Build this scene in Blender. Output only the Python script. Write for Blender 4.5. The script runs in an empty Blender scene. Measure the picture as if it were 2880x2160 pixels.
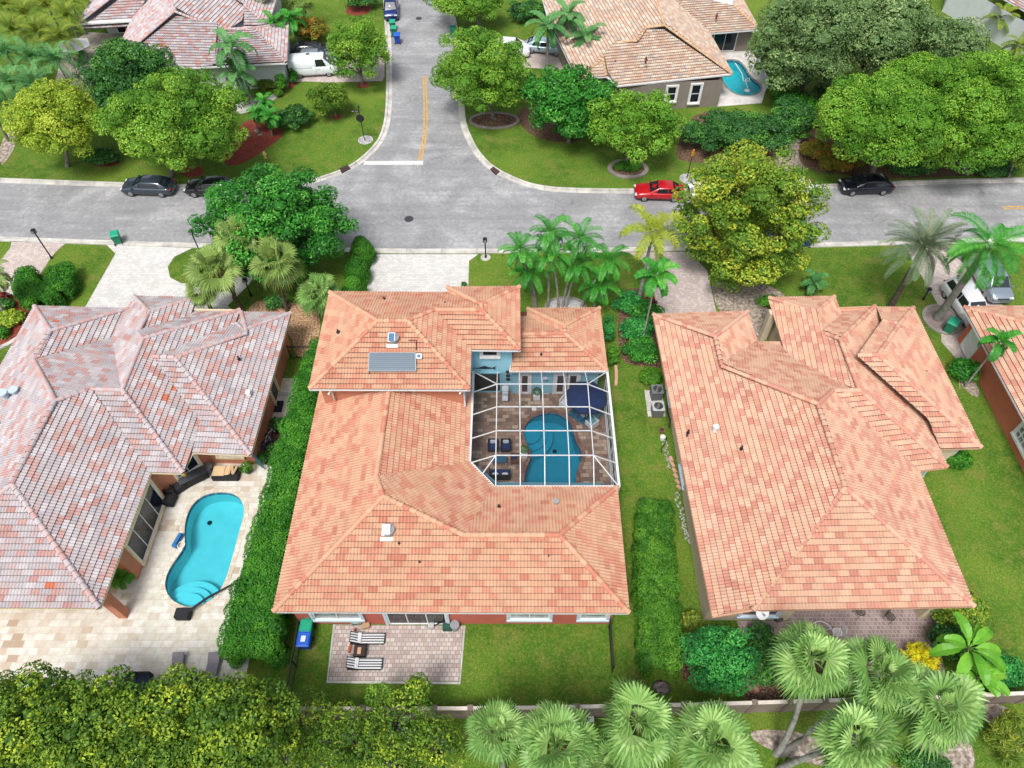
import bpy, bmesh, math, random
import numpy as np
from mathutils import Vector, Matrix
from mathutils.geometry import tessellate_polygon
R = math.radians
random.seed(7); RNG = np.random.default_rng(7)
scene = bpy.context.scene
# ------------------------------------------------------------------ camera, sky, sun, exposure
FPX, PITCH, HC = 2032.0, R(52.3), 42.0
cam = bpy.data.cameras.new('camera'); cam_o = bpy.data.objects.new('camera', cam)
scene.collection.objects.link(cam_o); scene.camera = cam_o
cam_o.location = (0, 0, HC); cam_o.rotation_euler = (R(90) - PITCH, 0, 0)
cam.sensor_width = 36; cam.lens = 36 * FPX / 2880; cam.clip_start = .5; cam.clip_end = 2000
world = bpy.data.worlds.new('World'); scene.world = world; world.use_nodes = True
wn = world.node_tree; wn.nodes.clear()
w_out = wn.nodes.new('ShaderNodeOutputWorld'); w_bg = wn.nodes.new('ShaderNodeBackground')
w_sky = wn.nodes.new('ShaderNodeTexSky'); w_hs = wn.nodes.new('ShaderNodeHueSaturation')
w_sky.sky_type = 'NISHITA'; w_sky.sun_disc = False
SUN_EL, SUN_AZ = R(62), R(200)      # azimuth clockwise from north (+Y)
w_sky.sun_elevation = SUN_EL; w_sky.sun_rotation = SUN_AZ; w_sky.air_density = 1.0; w_sky.dust_density = 4.0; w_sky.ozone_density = 1.0
w_hs.inputs['Saturation'].default_value = .45
wn.links.new(w_sky.outputs[0], w_hs.inputs['Color']); wn.links.new(w_hs.outputs[0], w_bg.inputs[0])
w_bg.inputs[1].default_value = .13
wn.links.new(w_bg.outputs[0], w_out.inputs[0])
sun = bpy.data.lights.new('sun', 'SUN'); sun_o = bpy.data.objects.new('sun', sun); scene.collection.objects.link(sun_o)
sun.energy = 2.3; sun.angle = R(16); sun.color = (1, .97, .93)
sd = Vector((math.sin(SUN_AZ) * math.cos(SUN_EL), math.cos(SUN_AZ) * math.cos(SUN_EL), math.sin(SUN_EL)))
sun_o.rotation_euler = sd.to_track_quat('Z', 'Y').to_euler(); sun_o.location = sd * 80
scene.view_settings.view_transform = 'Standard'; scene.view_settings.look = 'None'
scene.view_settings.gamma = 1; scene.view_settings.exposure = 0.42
scene.render.resolution_x = 1024; scene.render.resolution_y = 768
scene.cycles.max_bounces = 6; scene.cycles.diffuse_bounces = 3; scene.cycles.glossy_bounces = 3
scene.cycles.transparent_max_bounces = 24; scene.cycles.transmission_bounces = 4
# ------------------------------------------------------------------ survey: photo pixel + known height -> metres
CT, ST = math.cos(PITCH), math.sin(PITCH)
def ray(px, py):
    u = px - 1440; v = py - 1080
    return Vector((u, FPX * CT - v * ST, -FPX * ST - v * CT))
def W(px, py, z=0.0):
    d = ray(px, py); t = (HC - z) / -d.z
    return Vector((d.x * t, d.y * t, z))
def WL(pts, z=0.0): return [W(a, b, z) for a, b in pts]
def mpp(px, py, z=0.0):                      # metres per photo pixel (across) at that height
    d = ray(px, py); return (HC - z) / -d.z
def hit(px, py, pl):
    d = ray(px, py); o = Vector((0, 0, HC)); a, N = pl
    return o + d * ((a - o).dot(N) / d.dot(N))
# ------------------------------------------------------------------ object helpers
COL = scene.collection
def tag(o, label=None, cat=None, group=None, kind=None):
    if label: o['label'] = label
    if cat: o['category'] = cat
    if group: o['group'] = group
    if kind: o['kind'] = kind
    return o
def empty(name, loc, label, cat, group=None, rz=0.0):
    o = bpy.data.objects.new(name, None); COL.objects.link(o); o.location = loc; o.rotation_euler = (0, 0, rz)
    o.empty_display_size = .2
    return tag(o, label, cat, group)
def obj(name, me, parent=None, mats=(), world_verts=False):
    o = bpy.data.objects.new(name, me); COL.objects.link(o)
    for m in mats: me.materials.append(m)
    if parent is not None:
        o.parent = parent
        if world_verts:      # vertices were given in world space: cancel the parents' placement
            me.transform(wmat(parent).inverted())
    return o
def wmat(o):
    m = Matrix.LocRotScale(o.location, o.rotation_euler, o.scale)
    return wmat(o.parent) @ m if o.parent else m
def copy_tree(o, parent=None):
    c = o.copy(); COL.objects.link(c); c.parent = parent
    for ch in list(o.children): copy_tree(ch, c)
    return c
class MB:
    """collects shapes into one mesh"""
    def __init__(s): s.v = []; s.f = []; s.m = []; s.sm = []
    def add(s, vs, fs, m=0, smooth=False):
        n = len(s.v); s.v += [tuple(p) for p in vs]; s.f += [tuple(i + n for i in f) for f in fs]; s.m += [m] * len(fs); s.sm += [smooth] * len(fs); return s
    def box(s, c, size, rz=0, m=0, rx=0, ry=0):
        M = Matrix.Rotation(rz, 3, 'Z') @ Matrix.Rotation(ry, 3, 'Y') @ Matrix.Rotation(rx, 3, 'X'); hx, hy, hz = size[0] / 2, size[1] / 2, size[2] / 2
        P = [M @ Vector((x * hx, y * hy, z * hz)) + Vector(c) for x in (-1, 1) for y in (-1, 1) for z in (-1, 1)]
        return s.add(P, [(0, 1, 3, 2), (4, 6, 7, 5), (0, 4, 5, 1), (2, 3, 7, 6), (0, 2, 6, 4), (1, 5, 7, 3)], m)
    def tube(s, pts, rad, n=8, m=0, cap=True):
        pts = [Vector(p) for p in pts]; rads = rad if isinstance(rad, (list, tuple)) else [rad] * len(pts); V = []; Fc = []
        up = Vector((0, 0, 1))
        for i, p in enumerate(pts):
            t = (pts[min(i + 1, len(pts) - 1)] - pts[max(i - 1, 0)]).normalized()
            a = t.cross(up if abs(t.z) < .95 else Vector((1, 0, 0))).normalized(); b = t.cross(a)
            for k in range(n):
                an = 2 * math.pi * k / n; V.append(p + a * rads[i] * math.cos(an) + b * rads[i] * math.sin(an))
        for i in range(len(pts) - 1):
            for k in range(n):
                k2 = (k + 1) % n; Fc.append((i * n + k, i * n + k2, (i + 1) * n + k2, (i + 1) * n + k))
        s.add(V, Fc, m, True)
        if cap: s.add([V[k] for k in range(n)], [tuple(range(n))], m); s.add(V[-n:], [tuple(range(n))[::-1]], m)
        return s
    def bar(s, a, b, w, h, m=0):
        a = Vector(a); b = Vector(b); t = (b - a); L = t.length
        if L < 1e-6: return s
        t.normalize(); sd_ = t.cross(Vector((0, 0, 1)))
        if sd_.length < 1e-3: sd_ = Vector((1, 0, 0))
        sd_.normalize(); up = sd_.cross(t)
        P = [q + sd_ * x * w / 2 + up * z * h / 2 for q in (a, b) for x in (-1, 1) for z in (-1, 1)]
        return s.add(P, [(0, 1, 3, 2), (4, 6, 7, 5), (0, 4, 5, 1), (2, 3, 7, 6), (0, 2, 6, 4), (1, 5, 7, 3)], m)
    def cyl(s, c, r, h, n=16, m=0, r2=None, axis='Z'):
        r2 = r if r2 is None else r2; V = []
        for z, rr in ((0, r), (h, r2)):
            for k in range(n):
                a = 2 * math.pi * k / n; p = Vector((rr * math.cos(a), rr * math.sin(a), z))
                if axis == 'Y': p = Vector((p.x, p.z - h / 2, p.y))
                if axis == 'X': p = Vector((p.z - h / 2, p.x, p.y))
                V.append(p + Vector(c))
        s.add(V, [(k, (k + 1) % n, n + (k + 1) % n, n + k) for k in range(n)], m, n > 10)
        return s.add(V, [tuple(range(n))[::-1], tuple(range(n, 2 * n))], m)
    def prism(s, poly, z0, z1, m=0, top=True, bottom=False):
        n = len(poly); V = [(p[0], p[1], z0) for p in poly] + [(p[0], p[1], z1) for p in poly]
        s.add(V, [(k, (k + 1) % n, n + (k + 1) % n, n + k) for k in range(n)], m)
        if top: s.flat([poly], z1, m)
        if bottom: s.flat([poly], z0, m)
        return s
    def flat(s, loops, z, m=0):
        vv = [[Vector((p[0], p[1], 0)) for p in lp] for lp in loops]; fl = [Vector((p.x, p.y, z)) for lp in vv for p in lp]
        T = tessellate_polygon(vv); out = []
        for t in T:
            a, b, c = (fl[i] for i in t)
            out.append(t if (b - a).cross(c - a).z > 0 else (t[0], t[2], t[1]))
        return s.add(fl, out, m)
    def ball(s, c, r, n=10, m=0, sq=(1, 1, 1)):
        V = []; Fc = []; k2 = n // 2
        for i in range(k2 + 1):
            ph = math.pi * i / k2
            for k in range(n):
                a = 2 * math.pi * k / n; V.append((c[0] + r * sq[0] * math.sin(ph) * math.cos(a), c[1] + r * sq[1] * math.sin(ph) * math.sin(a), c[2] + r * sq[2] * math.cos(ph)))
        for i in range(k2):
            for k in range(n): Fc.append((i * n + k, (i + 1) * n + k, (i + 1) * n + (k + 1) % n, i * n + (k + 1) % n))
        return s.add(V, Fc, m, True)
    def build(s, name, mats, parent=None, world_verts=False, bevel=0):
        me = bpy.data.meshes.new(name); me.from_pydata(s.v, [], s.f); me.update()
        if len(set(s.m)) > 1: me.polygons.foreach_set('material_index', s.m)
        if any(s.sm): me.polygons.foreach_set('use_smooth', s.sm)
        if not isinstance(mats, (list, tuple)): mats = [mats]
        if bevel:
            b = bmesh.new(); b.from_mesh(me); bmesh.ops.remove_doubles(b, verts=b.verts, dist=1e-4)
            es = [e for e in b.edges if len(e.link_faces) == 2 and e.calc_face_angle(0) > .6]
            bmesh.ops.bevel(b, geom=es, offset=bevel, segments=2, affect='EDGES', clamp_overlap=True); b.to_mesh(me); b.free()
        return obj(name, me, parent, mats, world_verts)
# ------------------------------------------------------------------ materials
def srgb(*c):
    return tuple(((x / 255) / 12.92 if x / 255 <= .04045 else ((x / 255 + .055) / 1.055) ** 2.4) for x in c) + (1,)
class NT:
    def __init__(s, name, rough=.8, spec=.3):
        s.mat = bpy.data.materials.new(name); s.mat.use_nodes = True; s.t = s.mat.node_tree; s.b = s.t.nodes['Principled BSDF']
        s.b.inputs['Roughness'].default_value = rough; s.b.inputs['Specular IOR Level'].default_value = spec
    def n(s, ty, **kw):
        nd = s.t.nodes.new('ShaderNode' + ty)
        for k, v in kw.items():
            if hasattr(nd, k): setattr(nd, k, v)
            else: s.set(nd, k.replace('_', ' '), v)
        return nd
    def set(s, nd, k, v):
        if isinstance(k, str) and k.isdigit(): k = int(k)
        if hasattr(v, 'is_output') or isinstance(v, bpy.types.NodeSocket): s.t.links.new(v, nd.inputs[k])
        else: nd.inputs[k].default_value = v
    def l(s, a, b): s.t.links.new(a, b)
    def pos(s): return s.n('NewGeometry').outputs['Position']
    def noise(s, scale, detail=4, vec=None, rough=.55, dist=0):
        nd = s.n('TexNoise', Scale=scale, Detail=detail, Roughness=rough, Distortion=dist); s.l(vec or s.pos(), nd.inputs['Vector']); return nd.outputs['Fac']
    def ramp(s, fac, stops, interp='LINEAR'):
        nd = s.n('ValToRGB'); cr = nd.color_ramp; cr.interpolation = interp
        while len(cr.elements) < len(stops): cr.elements.new(.5)
        for e, (p, c) in zip(cr.elements, stops): e.position = p; e.color = c if len(c) == 4 else tuple(c) + (1,)
        s.l(fac, nd.inputs[0]); return nd.outputs[0]
    def math(s, op, a, b=None, clamp=False):
        nd = s.n('Math'); nd.operation = op; nd.use_clamp = clamp; s.set(nd, 0, a)
        if b is not None: s.set(nd, 1, b)
        return nd.outputs[0]
    def mix(s, fac, a, b, mode='MIX'):
        nd = s.n('Mix'); nd.data_type = 'RGBA'; nd.blend_type = mode; s.set(nd, 0, fac)
        for i, x in ((6, a), (7, b)): s.set(nd, i, x)
        return nd.outputs[2]
    def base(s, c): s.set(s.b, 'Base Color', c); return s
    def bump(s, h, strength=.4, dist=.02):
        nd = s.n('Bump', Strength=strength, Distance=dist); s.l(h, nd.inputs['Height']); s.l(nd.outputs[0], s.b.inputs['Normal']); return s
    def scl(s, vec, sc, rz=0):
        nd = s.n('Mapping'); s.l(vec, nd.inputs[0]); nd.inputs['Scale'].default_value = sc; nd.inputs['Rotation'].default_value = (0, 0, rz); return nd.outputs[0]
_mats = {}
def plain(name, c, rough=.6, spec=.4, metal=0, var=.06, scale=3.0):
    if name in _mats: return _mats[name]
    m = NT(name, rough, spec); c = tuple(c) + (1,) if len(c) == 3 else c
    f = m.noise(scale, 4); lo = tuple(x * (1 - var * 2) for x in c[:3]) + (1,); hi = tuple(min(1, x * (1 + var)) for x in c[:3]) + (1,)
    m.base(m.ramp(f, [(.3, lo), (.7, hi)])); m.b.inputs['Metallic'].default_value = metal
    _mats[name] = m.mat; return m.mat
WHITE = plain('white_paint', (.75, .76, .76), .45); BLACKM = plain('black_metal', (.02, .02, .022), .4)
DARKGLASS = plain('dark_glass', (.012, .018, .025), .08, .35); RUBBER = plain('rubber', (.02, .02, .02), .8)
def paint(name, c, metal=.2):
    m = NT(name, .25, .5); m.base(tuple(c) + (1,)); m.b.inputs['Coat Weight'].default_value = .7; m.b.inputs['Coat Roughness'].default_value = .06
    m.b.inputs['Metallic'].default_value = metal; return m.mat
def stucco(name, c):
    m = NT(name, .9, .2); c = tuple(c) + (1,); f = m.noise(1.2, 5); g = m.noise(.35, 2)
    m.base(m.mix(m.math('MULTIPLY', g, .25), m.ramp(f, [(.3, tuple(x * .85 for x in c[:3]) + (1,)), (.7, c)]), tuple(x * .7 for x in c[:3]) + (1,)))
    m.bump(m.noise(40, 3), .3, .01); return m.mat
# ------------------------------------------------------------------ tiled roofs
def roof_mat(name, stops, streak=.25):
    m = NT(name, .78, .25); a = m.n('Attribute'); a.attribute_name = 'tile'; col = m.ramp(a.outputs['Fac'], stops, 'CONSTANT')
    b = m.n('Attribute'); b.attribute_name = 'tint'; f = m.noise(.5, 4); g = m.noise(7, 3)
    col = m.mix(m.math('MULTIPLY', b.outputs['Fac'], .30), col, m.mix(1, col, (.74, .70, .68, 1), 'MULTIPLY'))
    col = m.mix(m.math('MULTIPLY', m.ramp(f, [(.42, (0, 0, 0, 1)), (.75, (1, 1, 1, 1))]), streak), col, m.mix(1, col, (.72, .72, .76, 1), 'MULTIPLY'))
    col = m.mix(m.math('MULTIPLY', m.ramp(g, [(.5, (0, 0, 0, 1)), (.8, (1, 1, 1, 1))]), .22), col, m.mix(1, col, (.78, .76, .76, 1), 'MULTIPLY'))
    m.base(col); m.bump(g, .2, .01); return m.mat
UNDER = plain('tile_end_shade', (.10, .055, .04), .95)  # dark tone at the tile ends: the shadow line of each course, painted in
TILE_END_SHADE_G = plain('tile_end_shade_grey', (.05, .04, .045), .95)  # the same painted shadow line for the grey roofs
def spans(poly, u):
    ys = []
    n = len(poly)
    for i in range(n):
        a = poly[i]; b = poly[(i + 1) % n]
        if (a[0] <= u) != (b[0] <= u): ys.append(a[1] + (b[1] - a[1]) * (u - a[0]) / (b[0] - a[0]))
    ys.sort(); return [(ys[i], ys[i + 1]) for i in range(0, len(ys) - 1, 2)]
def tile_face(poly3, normal, out, course=.345, rib=.19, sub=4, amp=.055, lift=.06, tilew=3, vband=True):
    N = normal.normalized(); U = Vector((0, 0, 1)).cross(N).normalized(); V = N.cross(U).normalized()
    if V.z < 0: V = -V; U = -U
    o = poly3[0]; P = [((p - o).dot(U), (p - o).dot(V)) for p in poly3]
    u0 = min(p[0] for p in P); u1 = max(p[0] for p in P); v0 = min(p[1] for p in P)
    w = rib / sub; nc = int((u1 - u0) / w) + 1; prof = [amp * abs(math.cos(math.pi * k / sub)) ** .7 for k in range(sub + 1)]
    Vs, Fs, Ms, T, TN = out; seed = random.randrange(1 << 20); rc = {}; gr = {}
    for c in range(nc):
        ua = u0 + c * w; ub = min(ua + w, u1)
        if ub - ua < 1e-3: continue
        sa = spans(P, ua + 1e-4); sb = spans(P, ub - 1e-4)
        if len(sa) != len(sb): sa = sb = spans(P, (ua + ub) / 2)
        ha, hb = prof[c % sub], prof[c % sub + 1]
        for (a0, a1), (b0, b1) in zip(sa, sb):
            k0 = int((min(a0, b0) - v0) / course - 1e-6); k1 = int((max(a1, b1) - v0) / course)
            for k in range(k0, k1 + 1):
                lo = v0 + k * course; hi = lo + course
                la, lb = max(lo, a0), max(lo, b0); ta, tb = min(hi, a1), min(hi, b1)
                if ta < la: ta = la = min(max((ta + la) / 2, a0), a1)
                if tb < lb: tb = lb = min(max((tb + lb) / 2, b0), b1)
                if ta - la < 1e-4 and tb - lb < 1e-4: continue
                def z(v, h): return h + lift * (1 - (v - lo) / course)
                off = (k * 2) % 3
                ti = ((c // sub) + off) // tilew
                key = (ti, k)
                if key not in rc:
                    rc[key] = ((ti * .618034 + k * .7548 + random.random() * .55) % 1, random.random())
                n = len(Vs)
                for (u, v, h) in ((ua, la, z(la, ha)), (ub, lb, z(lb, hb)), (ub, tb, z(tb, hb)), (ua, ta, z(ta, ha))):
                    q = o + U * u + V * v + N * h; Vs.append((q.x, q.y, q.z))
                Fs.append((n, n + 1, n + 2, n + 3)); Ms.append(0); T.append(rc[key][0]); TN.append(rc[key][1])
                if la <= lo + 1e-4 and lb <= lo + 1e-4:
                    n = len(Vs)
                    for (u, v, h) in ((ua, lo - .05, -.01), (ub, lo - .05, -.01), (ub, lo, hb + lift), (ua, lo, ha + lift)):  # sloped nose strip, coloured dark to stand in for the contact shadow
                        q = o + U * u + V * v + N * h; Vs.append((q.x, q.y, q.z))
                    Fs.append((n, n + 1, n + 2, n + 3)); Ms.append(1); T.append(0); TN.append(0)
def attr_mesh(name, Vs, Fs, Ms, T, TN, smooth=False):
    me = bpy.data.meshes.new(name); me.from_pydata(Vs, [], Fs); me.update()
    me.polygons.foreach_set('material_index', Ms)
    a = me.attributes.new('tile', 'FLOAT', 'FACE'); a.data.foreach_set('value', T)
    a = me.attributes.new('tint', 'FLOAT', 'FACE'); a.data.foreach_set('value', TN)
    if smooth: me.polygons.foreach_set('use_smooth', [True] * len(Fs))
    return me
def inset(ring, d):
    n = len(ring); A = sum(ring[i].x * ring[(i + 1) % n].y - ring[(i + 1) % n].x * ring[i].y for i in range(n)); s = 1 if A > 0 else -1; out = []
    for i in range(n):
        p0, p, p1 = ring[i - 1], ring[i], ring[(i + 1) % n]
        a = (p - p0).to_2d().normalized(); b = (p1 - p).to_2d().normalized(); na = Vector((-a.y, a.x)) * s; nb = Vector((-b.y, b.x)) * s
        m = (na + nb); dd = max(.35, (m.length / 2) ** 2) ; m = m / 2 / dd * d if m.length > 1e-4 else na * d
        out.append(Vector((p.x + m.x, p.y + m.y, p.z)))
    return out
def build_roof(parent, ze, P, faces, rmat, cap_mat, pitch=.42, ring=None, wallmat=None, under=UNDER, wall_z0=0.0, over=.55, caps=True, sub=4, trim=WHITE, gutter=True, course=.345, walls=True, skip_gutter=()):
    """P: name -> photo pixel; faces: (names, eave pair or None)"""
    ev = set(); planes = []
    for nm, e in faces:
        if e: ev |= set(e[:2])
    if ring: ev |= set(ring)
    pos = {k: W(*P[k], ze) for k in ev}
    cand = {}
    cen = lambda nm: sum((W(*P[k], ze) for k in nm), Vector()) / len(nm)
    for nm, e in faces:
        if not e: planes.append(None); continue
        a, b = pos[e[0]], pos[e[1]]; d = (b - a).normalized(); n = Vector((-d.y, d.x, 0)); pt = e[2] if len(e) > 2 else pitch
        best = None
        for n in (n, -n):
            N = d.cross(n + Vector((0, 0, pt))).normalized()
            if N.z < 0: N = -N
            hz = [hit(*P[k], (a, N)).z for k in nm if k not in ev]
            sc = -sum(abs(x - ze - 1.6) for x in hz)
            if best is None or sc > best[0]: best = (sc, N)
        N = best[1]
        planes.append((a, N))
        for k in nm:
            if k not in ev: cand.setdefault(k, []).append(hit(*P[k], (a, N)))
    for k, c in cand.items():
        pos[k] = sum(c, Vector()) / len(c)
    for i, (nm, e) in enumerate(faces):
        if planes[i]: continue
        kn = [pos[k] for k in nm if k in pos]
        best = None
        for a in range(len(kn)):
            for b in range(a + 1, len(kn)):
                for c in range(b + 1, len(kn)):
                    cr = (kn[b] - kn[a]).cross(kn[c] - kn[a])
                    if best is None or cr.length > best.length: best = cr; ba = kn[a]
        N = best.normalized(); N = -N if N.z < 0 else N
        planes[i] = (ba, N)
        for k in nm:
            if k not in pos: pos[k] = hit(*P[k], planes[i])
    # meshes
    out = ([], [], [], [], [])
    for (nm, e), pl in zip(faces, planes):
        p3 = [pos[k] for k in nm]
        nn = Vector()
        for i in range(len(p3)):
            a, b = p3[i], p3[(i + 1) % len(p3)]; nn += Vector(((a.y - b.y) * (a.z + b.z), (a.z - b.z) * (a.x + b.x), (a.x - b.x) * (a.y + b.y)))
        nn.normalize(); nn = -nn if nn.z < 0 else nn
        c0 = sum(p3, Vector()) / len(p3)
        if e:
            # keep tile courses parallel to the eave
            low = pos[e[0]]; d = (pos[e[1]] - pos[e[0]]).normalized(); n2 = nn - d * nn.dot(d); nn = n2.normalized()
        # drape: each vertex dropped on the mean plane along z
        q = [Vector((p.x, p.y, c0.z - ((p.x - c0.x) * nn.x + (p.y - c0.y) * nn.y) / nn.z)) for p in p3]
        st = nm.index(e[0]) if e and e[0] in nm else min(range(len(q)), key=lambda i: q[i].z)
        q = q[st:] + q[:st]
        tile_face(q, nn, out, sub=sub, rib=.19, course=course)
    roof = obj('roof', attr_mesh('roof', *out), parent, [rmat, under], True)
    # ridge and hip tiles
    if caps:
        ed = {}
        for i, (nm, e) in enumerate(faces):
            for j in range(len(nm)):
                k = frozenset((nm[j], nm[(j + 1) % len(nm)])); ed.setdefault(k, []).append(i)
        for k, fs in ed.items():
            if len(fs) != 2: continue
            a, b = (pos[x] for x in k)
            cg = sum((pos[x] for x in faces[fs[1]][0]), Vector()) / len(faces[fs[1]][0]); pl = planes[fs[0]]
            if (cg - pl[0]).dot(pl[1]) > -.02: continue
            if a.z > b.z: a, b = b, a
            cv = ([], [], [], [], [])
            L = (b - a).length; n = max(1, int(round(L / .42))); t = (b - a) / L; sdv = t.cross(Vector((0, 0, 1))).normalized(); up = sdv.cross(t)
            for s in range(n):
                r0, r1 = .175, .13; p0 = a + t * (L * s / n); p1 = a + t * (L * (s + 1) / n + .03); ra, rb = random.random(), random.random(); b0 = len(cv[0])
                for pp, rr, lf in ((p0, r0, .045), (p1, r1, .03)):
                    for q in range(7):
                        an = math.pi * (q / 6 * 1.1 - .05); x = pp + sdv * rr * math.cos(an) + up * (rr * math.sin(an) * .9 + lf); cv[0].append(tuple(x))
                for q in range(6): cv[1].append((b0 + q, b0 + q + 1, b0 + 7 + q + 1, b0 + 7 + q)); cv[2].append(0); cv[3].append(ra); cv[4].append(rb)
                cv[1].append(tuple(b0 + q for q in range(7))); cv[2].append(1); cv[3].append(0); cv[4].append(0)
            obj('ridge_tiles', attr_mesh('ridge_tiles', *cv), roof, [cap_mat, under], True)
    if ring:
        rg = [pos[k] for k in ring]
        n = len(rg); g = MB()
        for i in range(n):
            if i in skip_gutter: continue
            a, b = rg[i], rg[(i + 1) % n]; g.bar(a - Vector((0, 0, .06)), b - Vector((0, 0, .06)), .10, .15)
        if gutter: g.build('gutter', trim, parent, True)
        s = MB(); s.flat([rg], ze - .12); s.build('soffit', trim, parent, True)
        if walls:
            w = MB(); ins = inset(rg, over); w.prism(ins, wall_z0, ze - .12, top=False); w.build('wall', wallmat, parent, True)
            return roof, pos, ins
    return roof, pos, None
# ------------------------------------------------------------------ houses
TERR = roof_mat('terracotta_tile', [(0, srgb(194, 151, 124)), (.30, srgb(197, 156, 129)), (.55, srgb(190, 146, 119)), (.66, srgb(192, 137, 114)), (.84, srgb(188, 131, 108)), (.96, srgb(182, 122, 100))], .35)
PINK = roof_mat('peach_tile', [(0, srgb(202, 162, 137)), (.28, srgb(205, 168, 143)), (.52, srgb(197, 156, 132)), (.64, srgb(196, 145, 124)), (.84, srgb(192, 139, 119)), (.96, srgb(186, 130, 111))], .35)
GREYR = roof_mat('grey_pink_tile', [(0, srgb(180, 172, 174)), (.22, srgb(170, 163, 166)), (.42, srgb(188, 182, 184)), (.60, srgb(180, 163, 162)), (.76, srgb(182, 148, 142)), (.92, srgb(176, 138, 132)), (.996, srgb(192, 112, 84))], .35)
TAN = roof_mat('tan_tile', [(0, srgb(192, 172, 154)), (.3, srgb(184, 162, 144)), (.5, srgb(198, 184, 168)), (.7, srgb(184, 154, 134)), (.9, srgb(172, 158, 148))], .5)
CAPT = roof_mat('terracotta_cap', [(0, srgb(200, 154, 126)), (.5, srgb(190, 126, 104)), (.8, srgb(204, 160, 132))], .1)
CAPP = roof_mat('peach_cap', [(0, srgb(206, 164, 140)), (.6, srgb(194, 138, 120))], .2)
CAPG = roof_mat('pink_cap', [(0, srgb(190, 168, 166)), (.35, srgb(182, 172, 174)), (.7, srgb(190, 154, 150))], .1)
CAPN = roof_mat('tan_cap', [(0, srgb(200, 170, 138)), (.6, srgb(190, 156, 124))], .3)
ST_RED = stucco('red_stucco', srgb(188, 104, 90)[:3]); ST_BLUE = stucco('blue_stucco', srgb(150, 205, 222)[:3])
ST_TERR = stucco('terracotta_stucco', srgb(198, 132, 104)[:3]); ST_CREAM = stucco('cream_stucco', srgb(214, 198, 172)[:3])
ST_GREY = stucco('taupe_stucco', srgb(140, 132, 124)[:3]); ST_WHITE = stucco('pale_stucco', srgb(205, 210, 212)[:3]); ST_CORAL = stucco('coral_stucco', srgb(206, 122, 96)[:3])
CREAMF = plain('peach_fascia', srgb(206, 160, 134)[:3], .6); CREAM = plain('cream_trim', srgb(226, 208, 172)[:3], .6); PALEB = plain('pale_blue_trim', srgb(190, 208, 222)[:3], .6); GREYM = plain('grey_metal', (.25, .26, .28), .4)
def walls(parent, pts, z1, mats, seg=None, z0=0.0, name='wall'):
    """pts counter-clockwise from above; one wall mesh per colour"""
    n = len(pts); by = {}
    for i in range(n):
        by.setdefault(seg[i] if seg else 0, []).append(i)
    for k, idx in by.items():
        m = MB()
        for i in idx:
            a = pts[i]; b = pts[(i + 1) % n]; d = (Vector(b) - Vector(a)).normalized(); nn = Vector((-d.y, d.x)) * .18
            q = [(a[0], a[1]), (b[0], b[1]), (b[0] + nn.x, b[1] + nn.y), (a[0] + nn.x, a[1] + nn.y)]
            V = [(x, y, z0) for x, y in q] + [(x, y, z1) for x, y in q]
            m.add(V, [(0, 1, 5, 4), (2, 3, 7, 6)])
        m.build(name, mats[k], parent, True)
def window(parent, A, B, t0, t1, z0, z1, fm=WHITE, gm=DARKGLASS, nx=2, ny=1, fw=.09, name='window', trim=None, tw=.16, mf=.05):
    """opening on the outer (right-hand) side of A->B; t in metres from A"""
    A = Vector((A[0], A[1], 0)); B = Vector((B[0], B[1], 0)); d = (B - A).normalized(); o = Vector((d.y, -d.x, 0)); up = Vector((0, 0, 1))
    P = lambda t, z, off: A + d * t + up * z + o * off
    m = MB(); off = .03
    def hb(ta, tb, z, h, dep, mi=0): m.bar(P(ta, z, dep / 2), P(tb, z, dep / 2), dep, h, mi)
    def vb(t, za, zb, w, dep, mi=0):
        c = P(t, (za + zb) / 2, dep / 2); m.box(c, (w, dep, zb - za), math.atan2(d.y, d.x), mi)
    hb(t0, t1, z1 - fw / 2, fw, .08); hb(t0, t1, z0 + fw / 2, fw, .08); vb(t0 + fw / 2, z0 + fw, z1 - fw, fw, .08); vb(t1 - fw / 2, z0 + fw, z1 - fw, fw, .08)
    for i in range(1, nx): vb(t0 + (t1 - t0) * i / nx, z0 + fw, z1 - fw, mf, .07)
    for j in range(1, ny): hb(t0 + fw, t1 - fw, z0 + (z1 - z0) * j / ny, mf, .06)
    w = m.build(name, fm, parent, True)
    if trim:
        m = MB(); dd = .13
        m.bar(P(t0 - tw, z1 + tw / 2, dd / 2), P(t1 + tw, z1 + tw / 2, dd / 2), dd, tw); 
        if z0 > .2: m.bar(P(t0 - tw, z0 - tw / 2, dd / 2 + .03), P(t1 + tw, z0 - tw / 2, dd / 2 + .03), dd + .06, tw)
        for t in (t0 - tw / 2, t1 + tw / 2): m.box(P(t, (z0 + z1) / 2, dd / 2), (tw, dd, z1 - z0), math.atan2(d.y, d.x))
        m.build('frame', trim, w, True)
    g = MB(); g.add([P(t0 + fw, z0 + fw, off), P(t1 - fw, z0 + fw, off), P(t1 - fw, z1 - fw, off), P(t0 + fw, z1 - fw, off)], [(0, 1, 2, 3)])
    g.build('pane', gm, w, True)
    return w
def pj(x, y, z):
    q = Vector((x, y, z - HC)); d = q.y * CT - q.z * ST; up = q.y * ST + q.z * CT
    return (1440 + FPX * q.x / d, 1080 - FPX * up / d)
def vent_pipe(roof, px, py, z, r=.07, h=.3, m=None, name='vent_pipe'):
    p = W(px, py, z); mb = MB(); mb.cyl((p.x, p.y, z - .35), r, h + .35, 10); mb.cyl((p.x, p.y, z - .02), r * 1.9, .03, 10); return mb.build(name, m or GREYM, roof, True)
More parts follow.
